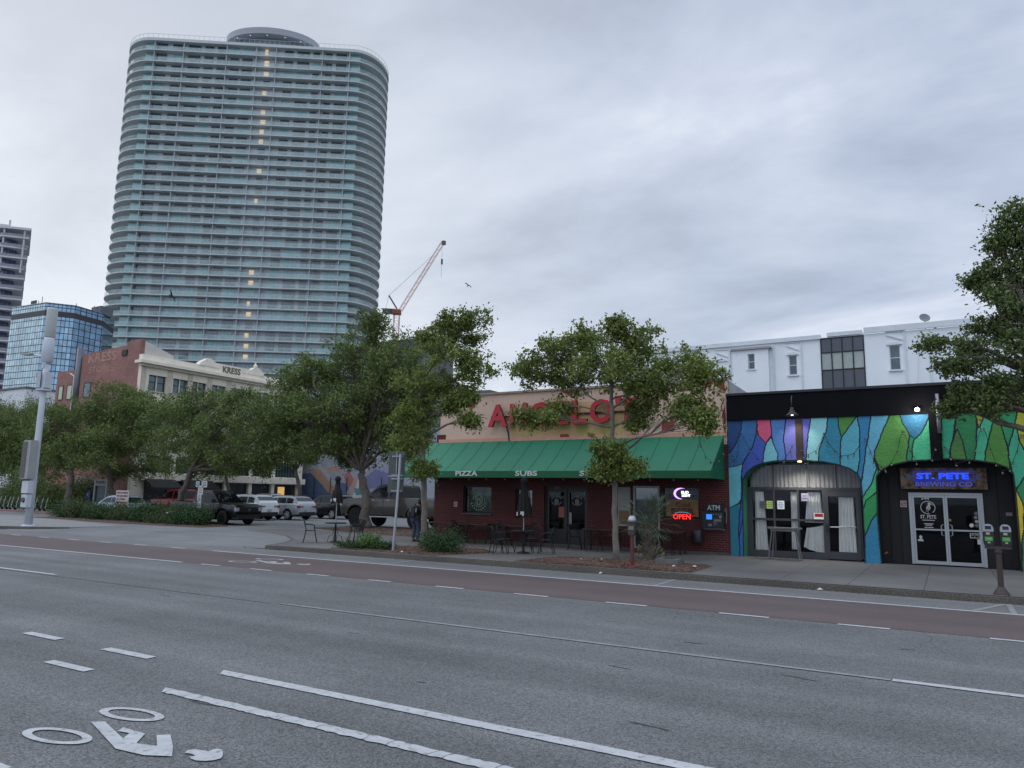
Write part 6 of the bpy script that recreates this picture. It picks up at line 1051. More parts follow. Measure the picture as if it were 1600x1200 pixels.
# ---------------------------------------------------------------- trees
bark = M('bark', (96, 88, 80), rough=.95, var=.3, scale=6, bump=1, bscale=18, dark=(62, 58, 50), dscale=5, dthr=.52); bark2 = M('bark_pale', (112, 106, 98), rough=.95, var=.25, scale=5, bump=.8, bscale=14)
lfA = leafmat('leaf_oak', (114, 127, 65)); lfB = leafmat('leaf_dark', (100, 115, 62)); lfC = leafmat('leaf_olive', (116, 128, 66)); lfD = leafmat('leaf_evergreen', (92, 106, 62), trans=.25)
TL = {
 'T4': ('slender street tree with airy crown in front of the letters and awning', .095, lfA, bark2, 1.15, .112, 48, 46, .135),
 'T3': ('tall leaning street tree beside the sign post at the corner of the restaurant', .125, lfA, bark2, 1.0, .115, 44, 46, .14),
 'T2': ('big dense oak with forked trunk in front of the brown pickup', .30, lfB, bark, .95, .15, 36, 56, .24),
 'TD': ('oak with slanting trunk rising from the hedge beside the black pickup', .24, lfB, bark, .85, .15, 26, 55, .28),
 'TC': ('straight oak with forked pale trunk behind the payment kiosk', .26, lfB, bark, .85, .16, 24, 55, .31),
 'TB': ('oak with leaning trunk between the scooters and the hedge', .26, lfB, bark, .85, .16, 24, 55, .31),
 'TF': ('dark spreading oak in front of the brick flank', .30, lfD, bark, 1.0, .2, 20, 60, .45),
 'TL': ('broad dark oak crown at the far left edge', .30, lfB, bark, 1.0, .2, 22, 60, .5),
 'TE': ('pale trunked oak behind the silver SUV', .22, lfB, bark, 1.0, .19, 20, 60, .42),
 'TG': ('small oak behind the black pickup cab', .2, lfB, bark, 1.0, .19, 20, 55, .42),
 'TR': ('large live oak reaching in from the right edge over the brewery', .22, lfD, bark, .9, .10, 42, 46, .13)}
for i, (k, t) in enumerate(TL.items()):
    tk, bl, _ = TREES[k]; tree('street_tree' if k in ('T4', 'T3', 'TR') else 'oak_tree', t[0], tk, bl, t[1], t[2], t[3], 11+i*7, t[4], t[5], None, t[6], t[7], t[8])
# a dim belt of trees far down the street at the left
g = np.random.default_rng(5); cc = []
for i in range(26):
    c = np.array([-150 + g.uniform(-20, 30), 42 + g.uniform(0, 60), g.uniform(3, 7)]); cc.append(c + g.normal(size=(900, 3)) * np.array([2.6, 2.6, 2.0]))
cc = np.concatenate(cc); cc = cc[cc[:, 2] > .3]; tag(leaves_mesh('tree_belt', cc, .6, lfD, None, 9), 'dim belt of trees far down the street at left', 'trees', kind='stuff')
# shrubs
def shrub(name, lab, c, rx, ry, rz_, lm, seed, n=5000, ls=.05, group=None, cat='shrub'):
    g = np.random.default_rng(seed); o = root(name, lab, cat, (c[0], c[1], .13), group); m = MB(); L_ = []
    for i in range(26):
        a = g.uniform(0, 2*PI); e = g.uniform(.15, 1)**.5; tip = Vector((c[0]+rx*e*math.cos(a), c[1]+ry*e*math.sin(a), .15+rz_*g.uniform(.35, 1.05)*(1.12-.45*e))); b = Vector((c[0]+g.normal()*.08, c[1]+g.normal()*.08, .12))
        mid = b.lerp(tip, .5)+Vector((0, 0, .08)); m.tube([b, mid, tip], [.012, .009, .004], 4); k = n//26; t = g.uniform(.25, 1.08, (k, 1)); q = np.array(b)[None]*(1-t)**2+2*t*(1-t)*np.array(mid)[None]+t*t*np.array(tip)[None]; s = .22*min(rx, rz_)
        L_.append(q+g.normal(size=(k, 3))*s)
    q = np.concatenate(L_); q = q[q[:, 2] > .13]; m.build('stems', bark, o); leaves_mesh('foliage', q, ls, lm, o, seed+1); return o
lfS = leafmat('leaf_shrub', (56, 82, 46), trans=.15); lfH = leafmat('leaf_hedge', (74, 86, 50), trans=.15); lfY = leafmat('leaf_pale', (96, 122, 70))
shrub('dark_bush', 'rounded dark green bush at the foot of the leaning street tree', (-14.35, 20.1, 0), .72, .62, .78, lfS, 3, 7500, .055)
shrub('low_plant', 'low broad leaved plant in the mulch left of the sign post', (-17.0, 19.6, 0), .42, .4, .52, lfY, 5, 1700, .085)
shrub('ground_plant', 'low trailing green plants along the kerb end of the left bed', (-17.6, 19.35, 0), .75, .35, .24, lfS, 6, 2200, .06)
shrub('ground_plant', 'tuft of low greenery between the sign post and the leafy plant', (-16.3, 19.5, 0), .45, .35, .28, lfS, 7, 1500, .06)
HX = [(-49.6, 27.6, 'leftmost shrub of the hedge beside the driveway'), (-47.2, 27.2, 'full shrub of the hedge left of the lettered board'), (-44.9, 26.9, 'hedge shrub just in front of the lettered board'), (-42.4, 27.0, 'hedge shrub right of the lettered board'), (-40.1, 26.7, 'hedge shrub at the foot of the slanting oak'), (-37.9, 26.6, 'hedge shrub below the stacked white signs'), (-35.6, 26.4, 'rightmost hedge shrub beside the black pickup')]
for i, (x, y, l) in enumerate(HX): shrub('hedge_shrub', l, (x, y, 0), 1.45, 1.0, .98 + .12*math.sin(i*2.1), lfH if i % 2 else lfS, 20+i, 9000, .09, 'hedge beside the driveway')
for i, (x, y, w, h, l) in enumerate(((-70.5, 36.3, 2.2, 2.6, 'dark tall shrub behind the scooters left of the white pole'), (-66.8, 36.0, 2.0, 2.3, 'dark shrub behind the scooters just right of the white pole'), (-63.6, 36.4, 1.8, 2.9, 'tall dark shrub between the scooters and the brick flank'), (-75.0, 36.5, 2.6, 2.8, 'dark shrub behind the scooters at the far left edge'))): shrub('tall_shrub', l, (x, y, 0), w, 1.2, h, lfD, 60+i, 9000, .17, 'shrubs behind the scooters')
# palm
PM = root('palm', 'short grey-green palm with drooping fan fronds by the white framed door', 'palm', (-8.05, 22.3, .15)); g3 = random.Random(12); m = MB(); st = MB()
st.tube([(-8.05, 22.3, .1), (-8.1, 22.35, .6), (-8.02, 22.3, 1.25)], [.20, .17, .13], 9)
for k in range(70):
    a = g3.uniform(0, 2*PI); z = g3.uniform(.15, 1.2); d = g3.uniform(.12, .2); p = Vector((-8.05+d*math.cos(a), 22.3+d*math.sin(a), z)); st.tube([p, p+Vector((math.cos(a)*.12, math.sin(a)*.12, .16))], [.035, .012], 4)
for k in range(44):
    a = g3.uniform(0, 2*PI); tl = g3.uniform(-.35, 1.25); b = Vector((-8.05, 22.3, 1.2)); dr_ = Vector((math.cos(a)*math.cos(tl), math.sin(a)*math.cos(tl), math.sin(tl))); ln = g3.uniform(.5, 1.0); e = b + dr_*ln + Vector((0, 0, -.08)); m.tube([b, b.lerp(e, .5)+Vector((0, 0, .05)), e], [.014, .011, .008], 4)
    u = dr_.cross(Vector((0, 0, 1))).normalized(); v = dr_
    for q in range(17):
        t = (q-8)/8*1.35; d = (v*math.cos(t)+u*math.sin(t)).normalized(); l2 = g3.uniform(.42, .60); tip = e + d*l2 + Vector((0, 0, -.22*l2*g3.uniform(.5, 1.5))); wv = d.cross(Vector((0, 0, 1))).normalized()*.012; md = e.lerp(tip, .5)+Vector((0, 0, .03)); m.add([e, md+wv, tip, md-wv], [(0, 1, 2, 3)])
st.build('trunk', bark, PM); m.build('frond', leafmat('leaf_palm', (92, 108, 84), trans=.1), PM)['kind'] = 'stuff'
m = MB()
for k in range(60):
    a = g3.uniform(0, 2*PI); z = g3.uniform(.13, .5); p = Vector((-7.95+.35*math.cos(a), 22.1+.3*math.sin(a), z)); e = p+Vector((math.cos(a)*.14, math.sin(a)*.14, g3.uniform(.0, .2))); m.add([p, p.lerp(e, .5)+Vector((.03, 0, .03)), e, p.lerp(e, .5)-Vector((.03, 0, -.03))], [(0, 1, 2, 3)])
m.build('dead_frond_bases', M('frond_base', (120, 116, 88), rough=.9, island=.5), PM)['kind'] = 'stuff'
# ---------------------------------------------------------------- street furniture
wp = M('white_metal', (186, 192, 200), rough=.45, var=.05); wg = M('equipment_grey', (150, 152, 152), rough=.5, var=.06)
CPx, CPy = -38.95, 19.75
CP = root('cell_pole', 'tall white pole carrying antenna and ribbed equipment box at the kerb', 'pole', (CPx, CPy, .12))
MB().tube([(CPx, CPy, .1), (CPx, CPy, 2.0), (CPx, CPy, 5.5), (CPx, CPy, 9.0)], [.185, .165, .145, .12], 12).build('pole', wp, CP, smooth=True)
MB().lathe([(.32, 0.1), (.32, .16), (.26, .20)], (CPx, CPy, 0), 8).build('base_plate', wp, CP)
MB().lathe([(.14, 8.2), (.27, 8.35), (.27, 9.3), (.23, 9.4), (.23, 9.55)], (CPx, CPy, 0), 16).build('collar', wp, CP, smooth=True); MB().lathe([(.23, 9.55), (.25, 9.6), (.25, 11.0), (.22, 11.1)], (CPx, CPy, 0), 16).build('antenna', M('antenna_tan', (168, 172, 168), rough=.5), CP, smooth=True)
m = MB()
for a in (0, 2.1, 4.2): m.cbox((CPx+.26*math.cos(a), CPy+.26*math.sin(a), 7.35), (.16, .32, .8), rz=a)
m.build('antenna_panel', wp, CP); MB().lathe([(.26, 6.8), (.34, 6.82), (.34, 6.9), (.26, 6.92)], (CPx, CPy, 0), 12).build('clamp', wp, CP)
m = MB(); m.tube([(CPx, CPy, 8.55), (CPx-1.1, CPy-.1, 8.75)], .05, 6); m.build('lamp_arm', wp, CP); MB().cbox((CPx-1.55, CPy-.12, 8.80), (.95, .34, .08), ry=.06).build('lamp_head', wg, CP)
m = MB(); m.cbox((CPx+.35, CPy-.30, 8.05), (.12, .12, .3)); m.cbox((CPx-.2, CPy-.32, 7.6), (.1, .1, .25)); m.tube([(CPx-.24, CPy, 3.0), (CPx-.25, CPy, 8.4)], .03, 5); m.build('sensor', wp, CP)
eb = MB().cbox((CPx+.10, CPy-.34, 3.35), (.70, .36, 1.9)).build('equipment_box', wg, CP, bevel=.02); m = MB()
for i in range(11): m.cbox((CPx-.21+.035*i, CPy-.54, 3.35), (.015, .05, 1.75))
m.build('cooling_fins', M('fin_grey', (120, 118, 114), rough=.5), eb)
bxx = MB().cbox((CPx+.14, CPy-.30, 2.02), (.62, .25, .60)).build('meter_box', wp, CP, bevel=.01); bx2 = MB().cbox((CPx+.16, CPy-.30, 1.35), (.50, .25, .62)).build('meter_box', wp, CP, bevel=.01)
MB().lathe([(.11, CPy-.50), (.13, CPy-.46), (.13, CPy-.42)], (CPx+.16, 0, 1.40), 14, 'y').build('dial', M('dial_grey', (70, 74, 78), rough=.3), bx2)
# sign post with the backs of two signs
gal = MATS['galvanised']; SP = root('sign_post', 'galvanised post with the grey backs of two road signs in the mulch bed', 'sign post', (-15.72, 19.4, .13)); MB().tube([(-15.78, 19.35, .1), (-15.72, 19.4, 1.8), (-15.66, 19.4, 3.32)], .042, 8).build('post', M('post_grey', (160, 164, 168), rough=.45, metal=.3), SP)
sb = M('sign_back', (74, 80, 78), rough=.55, metal=.2, var=.1)
MB().cbox((-15.88, 19.50, 3.02), (.62, .02, .80), rz=.15).build('sign_plate', sb, SP); MB().cbox((-15.90, 19.50, 2.30), (.60, .02, .52), rz=.15).build('sign_plate', sb, SP)
m = MB(); 
for z in (3.25, 2.62, 2.5, 2.10): m.cbox((-15.80, 19.44, z), (.42, .04, .04), rz=.15)
m.tube([(-15.86, 19.46, 2.66), (-15.86, 19.46, 3.4)], .022, 5); m.build('bracket', gal, SP)
m = MB(); m.cbox((-15.80, 19.45, 1.72), (.07, .03, .45)); m.build('sticker', M('sticker_blue', (50, 62, 84)), SP)
# parking meters
mtb = M('meter_brown', (62, 48, 44), rough=.6, var=.2); mred = M('meter_post_red', (84, 40, 36), rough=.6, var=.3, scale=8); mch = M('meter_silver', (165, 168, 172), rough=.3, metal=.5, var=.1); mgr = M('meter_green', (70, 150, 60), rough=.5); mdk = M('meter_dark', (30, 31, 34), rough=.35)
def meter_head(o, x, y, z):
    h = MB(); h.prism([(x-.085, z), (x-.10, z+.08), (x-.10, z+.30), (x+.10, z+.30), (x+.10, z+.08), (x+.085, z)], 'y', y-.07, y+.07); h = h.build('meter_head', mdk, o, bevel=.012)
    MB().prism([(x-.10+.2*0, z+.30), (x-.095, z+.40), (x-.05, z+.455), (x+.05, z+.455), (x+.095, z+.40), (x+.10, z+.30)], 'y', y-.075, y+.075).build('dome', mch, h, bevel=.01)
    MB().cbox((x, y-.082, z+.385), (.11, .012, .07)).build('display', M('display_dark', (40, 48, 60), rough=.15), h); MB().cbox((x, y-.078, z+.15), (.14, .012, .085)).build('sticker', mgr, h)
    m = MB(); m.cbox((x-.01, y-.078, z+.26), (.07, .012, .05)); m.cbox((x, y-.078, z+.075), (.05, .012, .03)); m.cbox((x+.01, y-.085, z+.155), (.08, .006, .015)); m.build('label', M('label_pale', (160, 155, 135)), h)
PMt = root('parking_meter', 'double headed parking meter in front of the brewery doors', 'parking meter', (.87, 18.9, .13)); MB().lathe([(.15, .12), (.15, .16), (.10, .24), (.055, .30), (.055, .98), (.075, 1.0), (.075, 1.06), (.05, 1.08)], (.87, 18.9, 0), 14).build('post', mtb, PMt, smooth=False); MB().cbox((.87, 18.9, 1.10), (.48, .10, .05)).build('yoke', mtb, PMt); meter_head(PMt, .715, 18.9, 1.13); meter_head(PMt, 1.025, 18.9, 1.13)
PM2 = root('parking_meter', 'single parking meter on a rusty red post beside the slender tree', 'parking meter', (-7.42, 19.2, .13)); MB().lathe([(.12, .12), (.12, .18), (.055, .22), (.05, 1.02)], (-7.42, 19.2, 0), 12).build('post', mred, PM2); 
h = MB().prism([(-7.50, 1.0), (-7.53, 1.12), (-7.53, 1.36), (-7.31, 1.36), (-7.31, 1.12), (-7.34, 1.0)], 'y', 19.13, 19.27).build('meter_head', mtb, PM2, bevel=.012); MB().lathe([(.115, 1.36), (.12, 1.42), (.09, 1.50), (.03, 1.54)], (-7.42, 19.2, 0), 12).build('dome', mch, h, smooth=True); MB().cbox((-7.42, 19.12, 1.2), (.14, .012, .1)).build('sticker', M('sticker_grey', (110, 110, 100)), h)
# parking rules board and small stacked signs in the hedge
PB2 = root('parking_board', 'white parking rules board with red lettering standing in the hedge', 'sign', (-45.2, 28.4, .13)); m = MB(); m.tube([(-45.62, 28.4, .1), (-45.62, 28.4, 1.9)], .04, 5); PB2p = m.build('post', wg, PB2); MB().tube([(-44.68, 28.4, .1), (-44.68, 28.4, 1.9)], .04, 5).build('post', wg, PB2)
bx('board', M('board_white', (178, 172, 170), var=.05), PB2, -45.82, -44.48, 28.32, 28.36, .82, 1.92); rl = M('board_red', (120, 40, 44))
for i, s in enumerate(('PRIVATE PARKING', 'FOR CUSTOMERS', 'ALL OTHERS', 'TOWED AWAY 24 HRS', 'AT OWNER EXPENSE')): text('lettering', s, rl, PB2, (-45.72, 28.31, 1.72-.2*i), 1.15 if i != 2 else .85, .11, .004, weight=.02)
ST = root('stacked_signs', 'stack of small white notices on a thin post in the hedge by the black pickup', 'sign', (-35.8, 27.0, .13)); MB().tube([(-35.8, 27.02, .1), (-35.8, 27.02, 2.6)], .03, 5).build('post', wg, ST); wht = M('sign_white', (185, 185, 182))
for dx, z, w, h in ((-.28, 2.35, .28, .3), (.32, 2.35, .40, .34), (.0, 2.02, .42, .5), (-.05, 1.55, .34, .4), (-.02, 1.2, .3, .26)):
    p = bx('sign_plate', wht, ST, -35.8+dx-w/2, -35.8+dx+w/2, 26.96, 26.98, z-h/2, z+h/2); m = MB()
    for q in range(3): m.box(-35.8+dx-w*.35, -35.8+dx+w*.35, 26.952, 26.96, z+h*(.25-.25*q)-.02, z+h*(.25-.25*q)+.02)
    m.build('print', M('print_grey', (84, 86, 90)), p)
HC = root('accessible_sign', 'small blue accessible parking sign on a post between the oaks', 'sign', (-62.2, 36, .12)); MB().tube([(-62.2, 36.05, .1), (-62.2, 36.05, 1.9)], .03, 5).build('post', wg, HC); pl_ = bx('plate', M('sign_blue', (40, 70, 150)), HC, -62.55, -61.85, 35.98, 36.0, 1.1, 1.9)
m = MB(); m.lathe([(.07, 35.965), (.07, 35.975)], (-62.2, 0, 1.73), 8, 'y'); m.box(-62.24, -62.16, 35.965, 35.975, 1.42, 1.66); m.box(-62.24, -62.05, 35.965, 35.975, 1.38, 1.44); N = 14; m.add([(-62.2+r*math.cos(2*PI*k/N), 35.97, 1.38+r*math.sin(2*PI*k/N)) for r in (.17, .13) for k in range(N)], [(k, (k+1) % N, N+(k+1) % N, N+k) for k in range(N)]); m.build('symbol', wht, pl_)
KI = root('pay_kiosk', 'tall dark blue information kiosk with pale frame behind the hedge', 'kiosk', (-58.7, 35, .12)); MB().wall(-59.6, -57.8, .1, 2.75, 34.9, 35.2, [(-59.42, -57.98, .4, 2.25)]).build('frame', M('kiosk_pale', (140, 142, 138)), KI); bx('panel', M('kiosk_blue', (26, 48, 62), rough=.3), KI, -59.42, -57.98, 35.0, 35.1, .4, 2.25); text('lettering', 'PARK', dkf, KI, (-59.3, 34.89, 2.38), 1.2, .26, .01)
KI2 = root('pay_box', 'pale ticket machine beside the dark blue kiosk', 'ticket machine', (-57.2, 35, .12)); bx('body', M('kiosk_pale', (140, 142, 138)), KI2, -57.5, -56.95, 34.9, 35.2, .7, 1.6, bevel=.03); bx('foot', wg, KI2, -57.3, -57.15, 35, 35.15, .1, .7); bx('screen', dkf, KI2, -57.4, -57.1, 34.88, 34.9, 1.2, 1.45)
SH = root('bus_shelter', 'low shelter with green roof edge in front of the brick flank', 'shelter', (-70, 42, .12)); MB().prism([(41, 2.55), (43.5, 2.75), (43.5, 2.6), (41, 2.38)], 'x', -73, -67.5).build('roof', M('shelter_green', (44, 84, 74)), SH); [MB().tube([(x, y, .1), (x, y, 2.45)], .05, 5).build('post', wg, SH) for x in (-72.9, -67.6) for y in (41.2, 43.3)]; bx('back_panel', dpane, SH, -72.8, -67.7, 43.3, 43.33, .5, 2.3)
LS = root('far_street_lamp', 'far street lamp glowing among the trees right beside the cell pole', 'street lamp', (-96.4, 48, .12)); MB().tube([(-96.4, 48.2, .1), (-96.4, 48.2, 6.2)], .07, 6).build('post', iron, LS); MB().ball((-96.4, 48, 6.1), .28).build('lamp_globe', M('lamp_warm', (255, 225, 180), emit=(255, 220, 170), estr=5), LS)
LS2 = root('flat_lamp', 'white flat headed lamp on a thin post at the left edge', 'street lamp', (-100, 48, .12)); MB().tube([(-100, 48, .1), (-100, 48, 3.4)], .05, 6).build('post', wg, LS2); MB().cbox((-100.2, 48, 3.5), (1.7, .5, .12)).build('lamp_head', M('lamp_white', (230, 232, 235), emit=(235, 240, 245), estr=.8), LS2)
# low brick planter edge along the far pavement and hoops
MB_ = MB(); MB_.prism([(-110, 27.6), (-55.5, 31.2), (-55.5, 31.5), (-110, 27.9)], 'z', .1, .24); tag(MB_.build('planter_wall', kb), 'long low brick planter wall behind the cell pole', 'low wall')
# ---------------------------------------------------------------- scooters
def scooter():
    o = root('kick_scooter', '-', 'scooter', (0, 0, 0), 'rental scooters in a row'); sg = M('scooter_grey', (120, 140, 130), rough=.4); sd = M('scooter_dark', (34, 40, 40), rough=.5)
    MB().tube([(.42, 0, .12), (.36, 0, .5), (.26, 0, 1.12)], [.03, .028, .024], 6).build('steering_column', M('scooter_white', (176, 180, 178), rough=.4), o); MB().tube([(.26, -.24, 1.12), (.26, 0, 1.15), (.26, .24, 1.12)], .018, 6).build('handlebar', sd, o)
    MB().prism([(-.5, .10), (-.35, .08), (.30, .08), (.42, .22), (.38, .26), (.26, .13), (-.35, .13), (-.5, .16)], 'y', -.08, .08).build('deck', sg, o)
    for x in (.44, -.48): MB().lathe([(.11, -.03), (.125, 0), (.11, .03)], (x, 0, .125), 14, 'y').build('wheel', rub, o)
    MB().prism([(-.56, .18), (-.5, .27), (-.4, .25), (-.36, .16), (-.42, .2), (-.5, .21)], 'y', -.05, .05).build('mudguard', sd, o); MB().cbox((.36, 0, .62), (.08, .1, .2)).build('battery_box', sg, o); MB().cbox((.29, 0, 1.12), (.08, .07, .05)).build('display', sd, o); MB().tube([(-.05, .05, .1), (-.05, .16, .0)], .012, 4).build('kickstand', sd, o); return o
sc0 = scooter(); SX = [-71.6, -70.9, -70.1, -69.4, -68.6, -67.9, -67.2, -65.2, -64.3, -63.2, -62.6]
NM = ['first', 'second', 'third', 'fourth', 'fifth', 'sixth', 'seventh', 'eighth', 'ninth', 'tenth', 'eleventh']
for i, x in enumerate(SX):
    o = sc0 if i == 0 else copy_tree(sc0); o.location = (x, 33.4 + rnd.uniform(-.15, .15), .128); o.rotation_euler = (0, 0, rnd.uniform(-2.4, -1.7)); o['label'] = ('%s rental scooter counted from the left end of the row, ' % NM[i]) + ('left of the white pole' if i < 7 else 'right of the white pole')
PLA = sheet('scooter_pad', [(-80, 31.6), (-58, 32.6), (-58, 36), (-80, 36)], .135, MATS['concrete_far'])
# ---------------------------------------------------------------- cafe furniture
wi = M('wrought_iron', (20, 20, 22), rough=.5, metal=.2)
def chair(tall=0):
    o = root('iron_chair', '-', 'chair', (0, 0, 0), 'black iron chairs outside the restaurant'); s = .45; N = 16
    m = MB(); m.lathe([(.20, s-.012), (.215, s), (.20, s+.012)], (0, 0, 0), N); m.build('seat', wi, o)
    for x, y in ((.16, .16), (-.16, .16), (.15, -.16), (-.15, -.16)): MB().tube([(x, y, s), (x*1.2, y*1.3, .2), (x*1.45, y*1.6, 0)], .015, 5).build('leg', wi, o)
    m = MB(); arc = [(-.20+.0*k, -.17-.05, s) for k in range(1)]; pts = [(-.20, -.15, s), (-.21, -.22, s+.25)] + [(-.21*math.cos(PI*k/8), -.24-.02*math.sin(PI*k/8), s+.28+.14*math.sin(PI*k/8)) for k in range(9)] + [(.21, -.22, s+.25), (.20, -.15, s)]
    m.tube(pts, .016, 5)
    for x in (-.13, -.065, 0, .065, .13): m.tube([(x, -.17, s), (x, -.23, s+.28+.13*math.sqrt(max(0, 1-(x/.21)**2)))], .009, 4)
    m.tube([(-.2, -.225, s+.2), (.2, -.225, s+.2)], .006, 4); m.build('backrest', wi, o)
    for q in (1, -1): MB().tube([(q*.21, -.22, s+.24), (q*.25, -.02, s+.23), (q*.24, .14, s+.2), (q*.20, .15, s)], .015, 5).build('armrest', wi, o)
    return o
def rtable(x, y, lab, r=.42):
    o = root('cafe_table', lab, 'table', (x, y, .13)); m = MB(); m.lathe([(r-.02, .84), (r, .855), (r, .87), (r-.02, .88)], (x, y, 0), 26); m.build('tabletop', wi, o); MB().tube([(x, y, .16), (x, y, .84)], .035, 8).build('pedestal', wi, o); MB().lathe([(.22, .14), (.20, .17), (.05, .20), (.04, .3)], (x, y, 0), 14).build('base', wi, o)
    for k in range(4):
        a = k*PI/2+.5; MB().tube([(x+.30*math.cos(a), y+.30*math.sin(a), .14), (x+.24*math.cos(a), y+.24*math.sin(a), .36), (x+.10*math.cos(a), y+.10*math.sin(a), .42), (x+.05*math.cos(a), y+.05*math.sin(a), .70)], .012, 5).build('foot', wi, o)
    return o
c0 = chair(); first = [True]
def put(x, y, face, lab):
    o = c0 if first[0] else copy_tree(c0); first[0] = False; o.location = (x, y, .132); o.rotation_euler = (0, 0, face); o['label'] = lab
T1 = (-20.25, 21.35); T2 = (-12.2, 21.7)
rtable(*T1, 'round iron table with folded umbrella on the pad by the driveway'); rtable(*T2, 'round iron table with folded umbrella in front of the restaurant doors')
put(-20.85, 20.65, -.75, 'iron chair left of the round table by the driveway, turned in profile'); put(-19.6, 21.85, 1.9, 'iron chair right of the round table by the driveway'); put(-20.1, 22.35, 2.9, 'iron chair behind the round table by the driveway')
put(-12.75, 21.0, -.7, 'iron chair front left of the round table before the doors'); put(-12.9, 21.7, -1.5, 'iron chair left of the round table before the doors'); put(-11.55, 22.1, 1.9, 'iron chair right of the round table before the doors'); put(-12.3, 22.5, 3.0, 'iron chair behind the round table before the doors')
umf = M('umbrella_black', (14, 14, 16), rough=.85, var=.2)
def umbrella(x, y, z0, z1, lab, seed, r=.20):
    o = root('folded_umbrella', lab, 'umbrella', (x, y, .85)); MB().tube([(x, y, .3), (x, y, z1+.06)], .02, 6).build('pole', gal, o); m = MB(); N = 32; g = random.Random(seed); prof = [(z1+.03, .02), (z1-.04, .10), (z1-.14, .11), (z1-.17, .075), (z1-.5, .11), ((z0+z1)/2, .15), (z0+.25, .18), (z0, r)]; vs = []
    for z, rr in prof:
        for k in range(N): a = 2*PI*k/N; q = rr*(1+.18*math.cos(8*a+z*1.2)) ; vs.append((x+q*math.cos(a), y+q*math.sin(a), z + (.05*math.cos(8*a) if z == z0 else 0)))
    m.add(vs, [(i*N+k, i*N+(k+1) % N, (i+1)*N+(k+1) % N, (i+1)*N+k) for i in range(len(prof)-1) for k in range(N)]); c = m.build('canopy', umf, o, smooth=True)
    m = MB(); yy = y - r - .02
    for k, (dx, dz, w, h) in enumerate(((-.13, .10, .05, .12), (.07, .13, .12, .10), (.10, .06, .06, .05))): m.cbox((x+dx, yy+abs(dx)*.3, z0+dz), (w, .006, h), rz=dx*1.6)
    m.build('print', M('umbrella_print', (190, 190, 188)), c)
umbrella(T1[0], T1[1], 1.62, 2.62, 'folded black umbrella on the driveway table with white print at the hem', 3); umbrella(T2[0], T2[1], 1.32, 2.60, 'folded black umbrella in front of the curtained restaurant window', 4, .24)
brt = M('brown_tabletop', (70, 46, 40), rough=.5, var=.2)
for i, (a, b, l) in enumerate(((-18.55, -17.15, 'leftmost long table against the brick wall'), (-16.95, -15.55, 'long table against the brick below the green window'), (-15.1, -13.9, 'long table below the curtained restaurant window'), (-11.5, -10.2, 'long table against the brick between the two doors'), (-8.8, -7.8, 'long table below the beer window'))):
    o = root('long_table', l, 'table', ((a+b)/2, 25.1, .13), 'long tables along the brick wall'); bx('tabletop', brt, o, a, b, 24.75, 25.45, .85, .89, bevel=.008)
    for x in (a+.08, b-.08):
        for y in (24.82, 25.38): bx('leg', wi, o, x-.02, x+.02, y-.02, y+.02, .13, .85)
for x, y, f, l in ((-18.3, 24.45, .2, 'iron chair at the leftmost long table'), (-17.0, 24.9, -1.5, 'iron chair between the two left long tables'), (-16.2, 24.35, .1, 'iron chair in front of the table below the green window'), (-15.35, 24.9, 1.6, 'iron chair at the right end of the table below the green window'), (-13.75, 24.8, 1.5, 'iron chair at the right end of the table below the curtained window'), (-14.6, 24.4, .0, 'iron chair in front of the table below the curtained window'), (-11.7, 24.6, -1.2, 'iron chair just right of the black double doors'), (-10.8, 24.3, .1, 'iron chair in front of the table between the doors'), (-9.1, 24.7, -1.0, 'iron chair beside the white framed door'), (-8.2, 24.35, .2, 'iron chair at the table below the beer window')): put(x, y, f, l)
HT = root('high_table', 'grey high table with splayed legs outside the curtained brewery window', 'table', (-4.6, 25.4, .13)); gm_ = M('grey_wood', (104, 104, 104), rough=.6, var=.2, scale=6); bx('tabletop', gm_, HT, -5.12, -4.08, 25.15, 25.6, 1.10, 1.15)
for x, y, dx in ((-4.95, 25.22, -.13), (-4.25, 25.22, .13), (-4.95, 25.53, -.08), (-4.25, 25.53, .13)): MB().tube([(x, y, 1.10), (x+dx, y-.05 if y < 25.4 else y, .13)], .026, 4).build('leg', gm_, HT)
bx('stretcher', gm_, HT, -5.0, -4.2, 25.2, 25.24, 1.03, 1.09)
